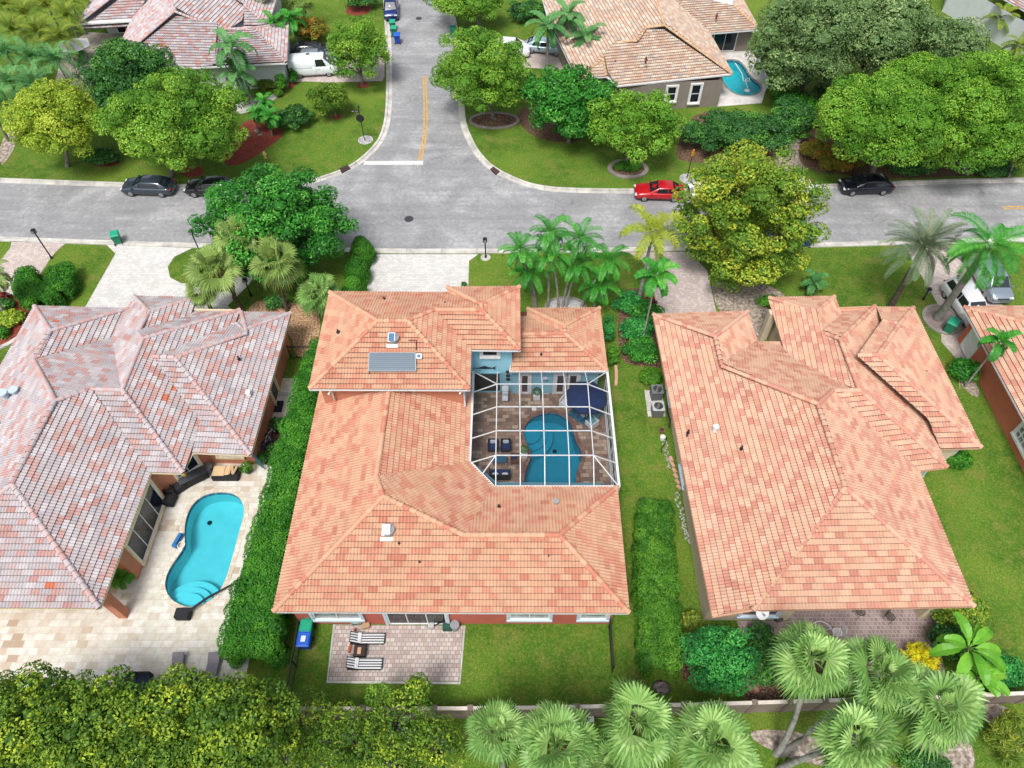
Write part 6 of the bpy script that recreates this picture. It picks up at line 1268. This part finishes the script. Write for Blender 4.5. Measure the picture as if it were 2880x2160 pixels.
RG = [o for o in bpy.data.objects if o.parent is HM and o.get('label', '').startswith('small hip')][0]; vent_pipe(RG, 1522, 997, 3.6, r=.05, h=.18, m=BLACKM)
# ------------------------------------------------------------------ furniture and loose things
NAVY = plain('navy_fabric', (.012, .035, .12), .9, var=.1); TEAL = plain('teal_fabric', (.12, .36, .42), .85); WICK = plain('black_wicker', (.018, .018, .022), .8, var=.3, scale=30); BEIGE = plain('beige_cushion', srgb(206, 178, 140)[:3], .9); PILW = plain('white_cushion', (.62, .65, .70), .9); WOODB = plain('brown_wood', (.16, .075, .04), .7)
def put(name, label, cat, px, py, yaw=0, group=None, z=0.02):
    c = W(px, py); return empty(name, (c.x, c.y, z), label, cat, group, R(yaw))
def part(parent, name, mat, fn, bevel=.02):
    m = MB(); fn(m); return m.build(name, mat, parent, bevel=bevel)
def lounger(label, px, py, yaw, mat=None, grp=None):
    t = put('sun_lounger', label, 'sun lounger', px, py, yaw, grp)
    st = NT('striped_cushion_' + str(px), .9, .1); cd = st.n('TexCoord'); sx = st.n('SeparateXYZ'); st.l(cd.outputs['Object'], sx.inputs[0])
    f = st.math('FRACT', st.math('MULTIPLY', st.math('ADD', sx.outputs['Y'], 5.0), 7.0)); st.base(st.ramp(f, [(0, (.62, .63, .64, 1)), (.55, (.03, .035, .045, 1))], 'CONSTANT'))
    part(t, 'frame', WICK, lambda m: (m.box((0, 0, .2), (1.95, .66, .05)), m.box((.85, .28, .1), (.06, .06, .2)), m.box((.85, -.28, .1), (.06, .06, .2)), m.box((-.4, .28, .1), (.06, .06, .2)), m.box((-.4, -.28, .1), (.06, .06, .2)), m.box((-.72, 0, .42), (.62, .66, .04), ry=R(38))))
    part(t, 'cushion', st.mat, lambda m: (m.box((.28, 0, .27), (1.36, .60, .09)), m.box((-.64, 0, .46), (.66, .60, .09), ry=R(34))), .03)
    part(t, 'pillow', plain('white_pillow', (.68, .69, .70), .9), lambda m: m.box((-.42, 0, .42), (.22, .58, .07), ry=R(30)), .03); return t
lounger('striped lounger nearer the red house wall', 1036, 1800, 0, grp='striped loungers on the paver patio'); lounger('striped lounger farther from the wall, nearer the bottom', 1028, 1871, 0, grp='striped loungers on the paver patio')
t = put('side_table', 'dark square table with a copper tray between the striped loungers', 'table', 1016, 1838); part(t, 'box', plain('dark_brown_box', (.03, .02, .018), .5), lambda m: (m.box((0, 0, .25), (.62, .60, .5)), m.box((0, 0, .52), (.66, .66, .04)))); part(t, 'tray', plain('copper_tray', (.50, .27, .15), .5), lambda m: m.box((-.02, -.02, .55), (.22, .40, .02)))
t = put('folding_chair', 'folded striped beach chair leaning on the red wall', 'chair', 1002, 1758, 8); part(t, 'frame', WHITE, lambda m: (m.bar(Vector((-.26, 0, 0)), Vector((-.26, .25, 1.15)), .04, .04), m.bar(Vector((.26, 0, 0)), Vector((.26, .25, 1.15)), .04, .04), m.bar(Vector((-.26, 0, .05)), Vector((.26, 0, .05)), .04, .04)))
part(t, 'fabric', plain('pale_striped_canvas', (.35, .52, .52), .9, var=.6, scale=9), lambda m: m.box((0, .12, .62), (.5, .03, .95), rx=R(-12)), 0)
t = put('wooden_post', 'two terracotta coloured posts lying beside the striped lounger', 'wooden post', 990, 1820, 0, 'x'); del t['group']; part(t, 'post', plain('terracotta_wood', srgb(168, 84, 54)[:3], .7), lambda m: (m.box((.02, .62, .08), (.13, .9, .12), R(-6)), m.box((-.08, -.05, .08), (.13, .6, .12), R(-6))))
t = put('cardboard_box', 'small tan box beside the sliding door', 'box', 1031, 1763, 10); part(t, 'body', plain('tan_box', (.42, .28, .16), .8), lambda m: m.box((0, 0, .14), (.42, .3, .28)))
t = put('pool_pump', 'grey equipment box with black hoses against the red wall', 'pump', 1213, 1763); part(t, 'housing', plain('grey_box', (.45, .45, .43), .7), lambda m: (m.box((0, 0, .15), (.36, .30, .3)), m.box((.08, .28, .22), (.34, .2, .44)))); part(t, 'hose', BLACKM, lambda m: m.tube([(-.25, -.05, .1), (.2, .05, .05), (.5, .12, .3), (1.2, .15, .42), (1.5, .1, .2)], .04, 7), 0)
t = put('hose_reel', 'dark green hose box with a round grey reel by the red wall', 'hose reel', 1265, 1768); part(t, 'box', plain('dark_green_box', (.012, .07, .045), .6), lambda m: m.box((-.12, 0, .2), (.55, .36, .4))); part(t, 'reel', GREYM, lambda m: (m.cyl((.32, .02, .05), .24, .5, 18), m.cyl((.32, .02, .55), .27, .05, 18)), 0)
# lanai side of the left house
t = put('pool_umbrella', 'closed black cantilever umbrella lying across the pool corner from its square base', 'umbrella', 520, 1732, 0); part(t, 'base', WICK, lambda m: m.box((0, 0, .25), (.85, .62, .5)), .04)
a = W(520, 1732); b = W(654, 1643, .25) - a; part(t, 'pole', BLACKM, lambda m: m.tube([(.4, .1, .5), (b.x * .5, b.y * .5, .4), (b.x, b.y, .25)], [.09, .08, .05], 8), 0)
t = put('pool_ladder_float', 'blue float with a white hose ring at the pool edge', 'pool float', 505, 1524, -15); t.name = 'pool_float'; part(t, 'body', plain('float_blue', (.03, .17, .42), .4), lambda m: (m.box((-.05, .0, .15), (.30, .95, .28)), m.box((.02, .05, .32), (.16, .7, .06))), .06); part(t, 'hose', WHITE, lambda m: m.tube([(.3 + .22 * math.cos(k * .45), -.2 + .22 * math.sin(k * .45), .14) for k in range(15)], .03, 6, cap=False), 0)
def wchair(label, px, py, yaw): t = put('wicker_chair', label, 'armchair', px, py, yaw, 'black wicker seats by the open pool'); part(t, 'seat', WICK, lambda m: m.box((0, 0, .22), (.78, .78, .42)), .05); part(t, 'backrest', WICK, lambda m: m.box((0, .38, .48), (.8, .14, .72)), .04); part(t, 'arms', WICK, lambda m: (m.box((-.38, 0, .36), (.1, .8, .62)), m.box((.38, 0, .36), (.1, .8, .62))), .03); part(t, 'cushion', plain('black_cushion', (.03, .03, .035), .9), lambda m: m.box((0, -.03, .46), (.62, .66, .08)), .03); return t
wchair('black wicker armchair nearest the dark sliding glass', 478, 1412, -5); wchair('black wicker armchair between the other one and the bench', 507, 1374, 42)
t = put('storage_bench', 'long black wicker bench with a slate top under the corner window', 'bench', 550, 1352, 34); part(t, 'body', WICK, lambda m: m.box((0, 0, .35), (1.75, .62, .7)), .03); part(t, 'top', plain('slate_top', (.06, .065, .075), .5), lambda m: m.box((0, 0, .72), (1.8, .66, .04)), .01)
t = put('jug', 'yellow jug on the end of the black bench', 'jug', 531, 1352, 0, z=.76); part(t, 'body', plain('jug_yellow', (.78, .55, .02), .4), lambda m: (m.cyl((0, 0, 0), .14, .24, 14), m.cyl((0, 0, .24), .07, .1, 12)), 0)
t = put('side_table', 'round grey side table between the bench and the cushioned lounger', 'table', 588, 1324); part(t, 'drum', plain('grey_drum', (.14, .14, .16), .6), lambda m: (m.cyl((0, 0, 0), .34, .5, 24), m.cyl((0, 0, .5), .36, .04, 24)), 0)
t = put('daybed', 'black wicker daybed with beige cushions beside the house window', 'daybed', 640, 1338, 0); part(t, 'base', WICK, lambda m: m.box((0, 0, .22), (1.75, .9, .42)), .04); part(t, 'cushion', BEIGE, lambda m: (m.box((-.42, .08, .48), (.85, .75, .13)), m.box((.2, .1, .56), (.42, .72, .13), ry=R(-20)), m.box((.5, .1, .62), (.14, .6, .38), ry=R(22), rz=.2), m.box((.68, .05, .62), (.13, .6, .36), ry=R(28), rz=-.2)), .05)
t = put('potted_plant', 'bright green plant in a pot beside the daybed', 'potted plant', 701, 1328); part(t, 'pot', BLACKM, lambda m: m.cyl((0, 0, 0), .18, .3, 14, r2=.24), 0); V, T, TN = leaves(clumps((0, 0, .55), (.42, .42, .35), .22, 10), .16, cover=1.3); obj('foliage', quads_mesh('foliage', V, T, TN, None), t, [LM['limeh']])
t = put('doormat', 'black doormat outside the side door of the left house', 'doormat', 781, 1144); part(t, 'mat', plain('black_mat', (.015, .018, .03), .9), lambda m: m.box((0, 0, .02), (.75, 1.0, .03)), 0)
def bicycle(label, px, py, yaw, col):
    t = put('bicycle', label, 'bicycle', px, py, yaw, 'bicycles between the shrubs')
    for x in (-.52, .52): w = part(t, 'wheel', RUBBER, lambda m: m.tube([(x + .33 * math.cos(k * .3927), 0, .34 + .33 * math.sin(k * .3927)) for k in range(17)], .025, 6, cap=False), 0)
    part(t, 'frame', plain('bike_paint_' + str(px), col, .4), lambda m: (m.tube([(-.52, 0, .34), (-.12, 0, .80), (.38, 0, .82), (0, 0, .34), (-.12, 0, .80)], .028, 6), m.tube([(0, 0, .34), (-.52, 0, .34)], .025, 6), m.tube([(.52, 0, .34), (.40, 0, .82), (.38, 0, .98)], .03, 6)), 0)
    part(t, 'saddle', BLACKM, lambda m: m.box((-.16, 0, .92), (.26, .14, .07)), .02); part(t, 'handlebar', GREYM, lambda m: m.tube([(.30, -.28, 1.0), (.38, 0, .98), (.30, .28, 1.0)], .02, 6), 0); return t
bicycle('white bicycle leaning between the dark shrubs beside the left house', 763, 1238, 62, (.65, .66, .70)); bicycle('dark blue bicycle next to the white one beside the left house', 756, 1262, 40, (.03, .05, .25))
t = put('cleaning_pole', 'bundle of thin blue and dark poles leaning on the house corner', 'pole', 742, 1312); part(t, 'poles', plain('pole_blue', (.06, .15, .25), .4), lambda m: [m.tube([(-.1 + k * .1, -.1 - k * .05, 0), (-.75 + k * .08, .25, 2.1)], .02, 6) for k in range(4)], 0)
for px, py, w_, lb in ((508, 1858, .75, 'grey lounger head poking out above the grove, left of two'), (608, 1858, .75, 'grey lounger head poking out above the grove, next to the hedge')):
    t = put('sun_lounger', lb, 'sun lounger', px, py, 0, 'grey loungers at the grove edge'); part(t, 'frame', GREYM, lambda m: m.box((0, -.7, .2), (.7, 1.9, .06))); part(t, 'cushion', plain('grey_cushion', (.20, .19, .21), .9), lambda m: (m.box((0, -.9, .28), (.66, 1.3, .1)), m.box((0, .02, .40), (.66, .62, .1), rx=R(25))), .03)
for px, lb in ((375, 'dark navy seat at the grove edge, left one'), (412, 'dark navy seat at the grove edge, right one')):
    t = put('armchair', lb, 'armchair', px, 1925, 0, 'navy seats at the grove edge'); part(t, 'seat', plain('dark_navy_cushion', (.02, .03, .055), .9), lambda m: m.box((0, 0, .25), (.72, .85, .45)), .05); part(t, 'backrest', WICK, lambda m: m.box((0, .42, .5), (.74, .12, .6)), .03)
# inside the cage
t = put('patio_umbrella', 'large navy octagonal umbrella inside the pool cage', 'umbrella', 1665, 1150, 0); m = MB(); n = 8; hh = 2.25
c0 = W(1650, 1112, 2.3); t.location = (c0.x, c0.y, .02); V = [(0, 0, 2.62)] + [(1.45 * math.cos(R(22.5 + 45 * k)), 1.45 * math.sin(R(22.5 + 45 * k)), 2.1) for k in range(n)] + [(1.45 * math.cos(R(22.5 + 45 * k)), 1.45 * math.sin(R(22.5 + 45 * k)), 1.95) for k in range(n)]
m.add(V, [(0, 1 + k, 1 + (k + 1) % n) for k in range(n)] + [(1 + k, 9 + k, 9 + (k + 1) % n, 1 + (k + 1) % n) for k in range(n)]); m.build('canopy', NAVY, t); part(t, 'pole', WHITE, lambda m: (m.tube([(0, 0, .05), (0, 0, 2.6)], .03, 8), m.cyl((0, 0, 0), .25, .08, 16)), 0)
t = put('rug', 'blue square rug set askew between the pool and the umbrella', 'rug', 1643, 1165, -38); part(t, 'pile', plain('blue_rug', (.03, .14, .24), .95, var=.3), lambda m: m.box((0, 0, .012), (1.9, 1.6, .015)), 0)
t = put('dining_table', 'dark square table with a patterned top on the blue rug', 'table', 1640, 1160, -38); part(t, 'top', plain('dark_table_top', (.03, .035, .045), .4), lambda m: m.box((0, 0, .72), (1.05, 1.05, .05))); part(t, 'runner', plain('pale_runner', (.25, .28, .32), .8), lambda m: m.box((0, 0, .75), (.5, .6, .012)), 0)
for sx in (-.45, .45):
    for sy in (-.45, .45): part(t, 'leg', BLACKM, lambda m: m.box((sx, sy, .35), (.05, .05, .7)), 0)
def armch(label, px, py, yaw, fab, fr, name='armchair', grp=None, pil=None, w=.66):
    t = put(name, label, 'armchair', px, py, yaw, grp); part(t, 'frame', fr, lambda m: (m.box((0, 0, .18), (w, .68, .22)), m.box((0, .33, .42), (w, .08, .62)), m.box((-w / 2, 0, .32), (.07, .68, .5)), m.box((w / 2, 0, .32), (.07, .68, .5)))); part(t, 'cushion', fab, lambda m: m.box((0, -.02, .36), (w - .12, .6, .13)), .04)
    if pil: part(t, 'pillow', pil, lambda m: m.box((0, .24, .52), (w * .62, .14, .3), rx=R(-15)), .05)
    return t
armch('teal striped chair at the lower right corner of the rug', 1664, 1196, -140, TEAL, WHITE, grp='teal chairs around the table'); armch('teal chair beside the umbrella near the cage wall', 1672, 1175, -120, TEAL, plain('teal_frame', (.10, .26, .30), .6), grp='teal chairs around the table'); armch('white and navy striped chair left of the umbrella', 1590, 1140, 55, PILW, WHITE, grp='teal chairs around the table')
armch('navy armchair with a white pillow, left of the pair beside the pool', 1387, 1262, 0, NAVY, plain('navy_wicker', (.015, .02, .045), .8), grp='navy seats of the pool lounge', pil=PILW); armch('navy armchair with a white pillow, right of the pair beside the pool', 1423, 1262, 0, NAVY, WICK, grp='navy seats of the pool lounge', pil=PILW)
t = armch('navy two-seat sofa with pale pillows by the diagonal roof edge', 1406, 1340, 180, NAVY, WICK, name='sofa', w=1.35); t['category'] = 'sofa'
part(t, 'pillow', PILW, lambda m: (m.box((-.35, .1, .48), (.4, .2, .12)), m.box((.3, .1, .48), (.4, .2, .12))), .05)
t = put('coffee_table', 'navy glass coffee table between the armchairs and the sofa', 'table', 1404, 1300); part(t, 'top', plain('blue_glass_top', (.03, .12, .22), .1, .7), lambda m: m.box((0, 0, .42), (1.0, .6, .04))); part(t, 'frame', WHITE, lambda m: (m.box((-.45, 0, .2), (.06, .55, .4)), m.box((.45, 0, .2), (.06, .55, .4))))
t = put('wooden_chair', 'brown wooden deck chair with a navy cushion by the pool', 'chair', 1449, 1297, 90); part(t, 'frame', WOODB, lambda m: (m.box((0, 0, .32), (.6, .62, .06)), m.box((0, .3, .6), (.6, .05, .55)), m.box((-.28, 0, .3), (.05, .6, .55)), m.box((.28, 0, .3), (.05, .6, .55)))); part(t, 'cushion', NAVY, lambda m: m.box((0, .1, .4), (.44, .44, .09)), .03)
for px, py, lb in ((1509, 1120, 'topiary ball in a white planter against the blue wall'), (1473, 1282, 'topiary ball in a white planter at the left pool edge')):
    t = put('potted_plant', lb, 'potted plant', px, py, 0, 'topiary balls in white planters'); part(t, 'planter', WHITE, lambda m: m.box((0, 0, .26), (.48, .48, .52))); V, T, TN = leaves([[0, 0, .82, .30, .30, .28]], .07, cover=2.0); obj('foliage', quads_mesh('foliage', V, T, TN, None), t, [LM['jade'] if False else LM['dark']])
t = put('barbecue_grill', 'white barbecue grill on a stand near the dark archway', 'grill', 1421, 1118); part(t, 'cart', PILW, lambda m: m.box((0, 0, .45), (.42, .6, .9))); part(t, 'hood', WHITE, lambda m: m.box((0, .05, .98), (.46, .5, .2)), .06); part(t, 'shelf', PILW, lambda m: m.box((0, -.48, .5), (.40, .4, .05)))
t = put('skimmer_cover', 'round white skimmer lid in the brown deck', 'skimmer cover', 1502, 1151); part(t, 'disc', WHITE, lambda m: m.cyl((0, 0, 0), .17, .02, 20), 0)
t = empty('wall_ornament', (-2.0, 31.74, 2.78), 'dark sailfish silhouette on the sky-blue wall above the archway', 'wall ornament'); m = MB(); pr = [(-.75, .0), (-.35, .02), (-.2, .10), (.1, .26), (.35, .12), (.62, .04), (.9, .2), (.8, 0), (.9, -.14), (.6, -.02), (.2, -.08), (-.2, -.05)]
m.add([(x, -.02, z) for x, z in pr] + [(x, -.05, z) for x, z in pr], [tuple(range(12)), tuple(range(12, 24))[::-1]] + [(k, (k + 1) % 12, 12 + (k + 1) % 12, 12 + k) for k in range(12)]); m.build('fish', plain('ornament_dark', (.03, .05, .06), .5), t)
for k in range(3): t = empty('wall_plate', (-.28, 31.74, 2.35 - k * .42), ['top', 'middle', 'lowest'][k] + ' of the three round dark plates on the sky-blue wall', 'wall plate', 'round wall plates'); part(t, 'disc', PLATE, lambda m: m.cyl((0, -.03, 0), .16, .04, 18, axis='Y'), 0)
t = empty('wall_ornament', (2.35, 31.58, 1.9), 'pale shell-shaped lamp on the sky-blue wall between the doors', 'wall ornament'); part(t, 'shell', PILW, lambda m: (m.ball((0, -.1, 0), .2, 12, sq=(1, .5, .8)), m.box((0, -.06, -.12), (.6, .06, .06))), 0)
# right house side yard and patio
def ac(label, px, py, yaw, mat):
    t = put('air_conditioner', label, 'air conditioner', px, py, yaw, 'air conditioners on the pad', z=.08); part(t, 'case', plain('ac_grey', (.13, .135, .14), .5), lambda m: m.box((0, 0, .42), (.78, .78, .84)), .04); tp = part(t, 'top', mat, lambda m: m.box((0, 0, .87), (.86, .86, .07)), .05)
    part(tp, 'fan', PLATE, lambda m: m.cyl((0, 0, .9), .32, .012, 24), 0); part(tp, 'guard', RIM, lambda m: ([m.tube([(r * math.cos(k * .35), r * math.sin(k * .35), .925) for k in range(19)], .008, 4, cap=False) for r in (.10, .17, .24, .31)], m.cyl((0, 0, .915), .08, .03, 12)), 0); return t
c = W(1840, 1140); m = MB(); m.box((c.x + .05, c.y + .15, .04), (1.25, 2.3, .08)); tag(m.build('equipment_pad', CONC), 'concrete pad under the two air conditioners', 'concrete pad')
ac('air conditioner with a light square top, nearer the camera', 1846, 1164, 0, plain('ac_top_light', (.42, .44, .44), .5)); ac('air conditioner with a dark top, nearer the lime bush', 1843, 1117, 4, plain('ac_top_dark', (.16, .165, .17), .5))
m = MB(); c = W(1872, 1150); m.tube([(c.x, c.y + 1, .9), (c.x + .1, c.y + .3, .5), (c.x, c.y - .4, .3), (c.x + .15, c.y - 1.1, .2), (c.x, c.y - 1.7, .05)], .05, 7); tag(m.build('hose', BLACKM), 'black hoses running down beside the air conditioners', 'hose')
t = put('flower_pot', 'terracotta pot on the lawn strip by the cream wall', 'flower pot', 1859, 1215); part(t, 'pot', plain('terracotta_pot', (.30, .11, .06), .8), lambda m: m.cyl((0, 0, 0), .15, .28, 16, r2=.21), 0); part(t, 'soil', plain('pot_soil', (.05, .035, .03), .9), lambda m: m.cyl((0, 0, .27), .17, .02, 16), 0)
t = put('bucket', 'white bucket below the terracotta pot by the cream wall', 'bucket', 1862, 1236); part(t, 'body', WHITE, lambda m: m.cyl((0, 0, 0), .15, .34, 14, r2=.18), 0)
m = MB(); c = W(1866, 1262); m.tube([(c.x + .35, c.y + .9, .1), (c.x + .15, c.y + .4, .05), (c.x - .15, c.y, .05), (c.x - .2, c.y - .35, .05)], .035, 6); tag(m.build('hose', BLACKM), 'short curved black hose on the grass by the white bucket', 'hose')
rg = random.Random(5); m = MB(); q = MB()
for k in range(95):
    s = k / 95; px_ = 1868 + 68 * s + rg.uniform(-7, 7); py_ = 1240 + 290 * s; c = W(px_, py_); (q if .28 < s < .5 else m).ball((c.x, c.y, .03), rg.uniform(.05, .10), 6, sq=(1, 1, .5))
tag(m.build('edging_stones', PEB), 'trail of small white stones along the wall of the right house', 'stones', kind='stuff')
for k in range(6): c = W(1887 + k * 4.5, 1292 + k * 16); m = MB(); m.box((c.x, c.y, .06), (.22, .38, .12), R(12 + 5 * k)); tag(m.build('edging_brick', plain('edging_brick_pink', srgb(196, 150, 130)[:3], .9), bevel=.02), ['northernmost', 'second', 'third', 'fourth', 'fifth', 'southernmost'][k] + ' pinkish brick of the stone trail, counted from the white bucket', 'brick', 'pinkish edging bricks')
m = MB(); cv = [W(1731 + 2 * math.sin(k / 8 * 3), 1030 + k * 7) for k in range(9)]
for a, b in zip(cv[:-1], cv[1:]): m.bar(a + Vector((0, 0, .07)), b + Vector((0, 0, .07)), .22, .14)
tag(m.build('brick_edging', plain('edging_brick_pink', srgb(196, 150, 130)[:3], .9)), 'curved pink brick edging beside the right wall of the cage', 'edging')
t = empty('satellite_dish', W(2145, 1723, 2.9), 'white satellite dish fixed under the tile edge of the right house', 'satellite dish'); m = MB()
V = []; 
for rr, z in ((0, -.09), (.2, -.06), (.40, 0)):
    V += [(rr * math.cos(2 * math.pi * k / 20), rr * math.sin(2 * math.pi * k / 20), z) for k in range(20)]
m.add(V, [(j * 20 + k, j * 20 + (k + 1) % 20, j * 20 + 20 + (k + 1) % 20, j * 20 + 20 + k) for j in range(2) for k in range(20)], 0, True); d_ = m.build('dish', WHITE, t); d_.rotation_euler = (R(35), 0, R(20)); part(t, 'arm', GREYM, lambda m: (m.tube([(0, .05, -.1), (-.05, -.25, .3)], .02, 6), m.box((-.05, -.25, .32), (.1, .1, .08)), m.tube([(0, .1, -.12), (-.25, .3, -.1)], .03, 6)), 0)
t = put('garden_table', 'round white wrought-iron table on the right patio', 'table', 2300, 1790); part(t, 'rim', WHITE, lambda m: (m.tube([(.62 * math.cos(k * .2618), .62 * math.sin(k * .2618), .72) for k in range(25)], .022, 6, cap=False), [m.tube([(.17 * math.cos(a) , .17 * math.sin(a), .72), (.62 * math.cos(a), .62 * math.sin(a), .72)], .012, 5) for a in (.4, 2.0, 3.6, 5.2)]), 0)
part(t, 'centre', WHITE, lambda m: [m.tube([(x + .08 * math.cos(k * .5236), y + .08 * math.sin(k * .5236), .715) for k in range(13)], .012, 5, cap=False) for x, y in ((0, 0), (.16, 0), (-.16, 0), (.08, .14), (-.08, .14), (.08, -.14), (-.08, -.14))], 0)
for a in (.8, 2.37, 3.94, 5.5): part(t, 'leg', WHITE, lambda m: m.tube([(.3 * math.cos(a), .3 * math.sin(a), 0), (.14 * math.cos(a), .14 * math.sin(a), .4), (.35 * math.cos(a), .35 * math.sin(a), .72)], .015, 5), 0)
def ironchair(label, px, py, yaw, mat, grp):
    t = put('garden_chair', label, 'chair', px, py, yaw, grp); part(t, 'seat', mat, lambda m: ([m.bar(Vector((-.22, -.2 + k * .08, .44)), Vector((.22, -.2 + k * .08, .44)), .035, .015) for k in range(6)], m.tube([(.25 * math.cos(k * .5236), .24 * math.sin(k * .5236), .44) for k in range(13)], .015, 5, cap=False)), 0)
    part(t, 'backrest', mat, lambda m: (m.tube([(-.24, .22, .44), (-.22, .30, .85), (0, .34, .98), (.22, .30, .85), (.24, .22, .44)], .016, 5), [m.tube([(x, .24, .44), (x * .9, .32, .9)], .01, 5) for x in (-.14, -.05, .05, .14)]), 0)
    for sx in (-.2, .2):
        for sy in (-.2, .2): part(t, 'leg', mat, lambda m: m.tube([(sx, sy, .44), (sx * 1.15, sy * 1.15, 0)], .014, 5), 0)
    return t
ironchair('white lattice garden chair right of the wrought-iron table', 2348, 1785, -90, WHITE, 'white garden chairs'); ironchair('white lattice garden chair left of the wrought-iron table', 2268, 1788, 90, WHITE, 'white garden chairs')
IR = plain('dark_bronze', (.03, .022, .02), .5); ironchair('dark metal chair half under the roof edge, left one', 2412, 1728, 20, IR, 'dark metal chairs under the roof edge'); ironchair('dark metal chair half under the roof edge, right one', 2496, 1742, 35, IR, 'dark metal chairs under the roof edge')
t = put('bag', 'dark bag with a white pattern leaning on the cream wall', 'bag', 2187, 1746); part(t, 'body', plain('dark_patterned_bag', (.10, .09, .09), .8, var=.9, scale=12), lambda m: m.box((0, 0, .2), (.5, .22, .4)), .08)
def rock(label, px, py, r, mat, grp=None):
    c = W(px, py); m = MB(); m.ball((0, 0, r * .25), r, 12, sq=(1, .8, .55)); rg = random.Random(px); m.v = [(x * rg.uniform(.8, 1.15), y * rg.uniform(.8, 1.15), z * rg.uniform(.8, 1.15)) for x, y, z in m.v]; o = m.build('rock', mat); o.location = (c.x, c.y, 0); return tag(o, label, 'rock', grp)
GR = plain('grey_rock', (.22, .19, .17), .95, var=.4, scale=5)
rock('flat grey rock edged in black at the foot of the clipped hedge', 1861, 1935, .5, GR); rock('reddish rock in the bed below the jade tree', 2117, 1938, .38, plain('red_rock', (.28, .14, .10), .95, var=.3))
for px, py, r, lb in ((722, 372, .35, 'pale boulder in the red mulch bed, upper left'), (733, 381, .28, 'pale boulder in the red mulch bed, lower right'), (700, 385, .3, 'dark boulder at the trunk by the red mulch bed'), (885, 857, .4, 'tan boulder beside the low glossy fan palm')): rock(lb, px, py, r, GR)
t = put('utility_box', 'pale utility box lying on the grass below the boundary wall', 'utility box', 1643, 2035); part(t, 'lid', plain('pale_lid', (.55, .58, .62), .5), lambda m: m.cyl((0, 0, 0), .26, .1, 8), .01); t = put('utility_box', 'small white box on the grass next to the boundary wall post', 'utility box', 1662, 2025); part(t, 'case', WHITE, lambda m: m.box((0, 0, .12), (.3, .3, .24)), .02)
t = put('patio_umbrella', 'white parasol on the beige patio behind the mango-like tree', 'umbrella', 210, 150); c0 = W(208, 122, 2.2); t.location = (c0.x, c0.y, .02); m = MB(); m.add([(0, 0, 2.55)] + [(1.7 * math.cos(R(60 * k)), 1.7 * math.sin(R(60 * k)), 2.0) for k in range(6)], [(0, 1 + k, 1 + (k + 1) % 6) for k in range(6)]); m.build('canopy', WHITE, t); part(t, 'pole', GREYM, lambda m: m.tube([(0, 0, 0), (0, 0, 2.5)], .03, 8), 0)
t = put('garden_table', 'round white table on the beige patio in front of the parasol', 'table', 230, 168); part(t, 'top', WHITE, lambda m: m.cyl((0, 0, .7), .7, .05, 24), 0); part(t, 'leg', WHITE, lambda m: m.cyl((0, 0, 0), .06, .7, 10), 0)
t = put('pool_skimmer_float', 'round white float at the far end of the small kidney pool', 'pool float', 2102, 252, z=-.12); part(t, 'disc', WHITE, lambda m: m.cyl((0, 0, 0), .3, .05, 20), 0)
t = put('barbecue_grill', 'covered black kettle grill beside the taupe house gate', 'grill', 2097, 137); part(t, 'cover', BLACKM, lambda m: (m.ball((0, 0, .85), .34, 14, sq=(1, 1, .8)), m.cyl((0, 0, 0), .2, .7, 10)), 0)
m = MB(); m.tube([W(2068, 175) + Vector((0, 0, -.1)), W(2088, 205) + Vector((0, 0, -.1)), W(2092, 225) + Vector((0, 0, -.1)), W(2110, 226) + Vector((0, 0, -.1)), W(2108, 217) + Vector((0, 0, -.1)), W(2096, 222) + Vector((0, 0, -.1)), W(2104, 245) + Vector((0, 0, -.1))], .05, 6); tag(m.build('pool_hose', WHITE), 'white cleaner hose floating in the small kidney pool', 'hose')
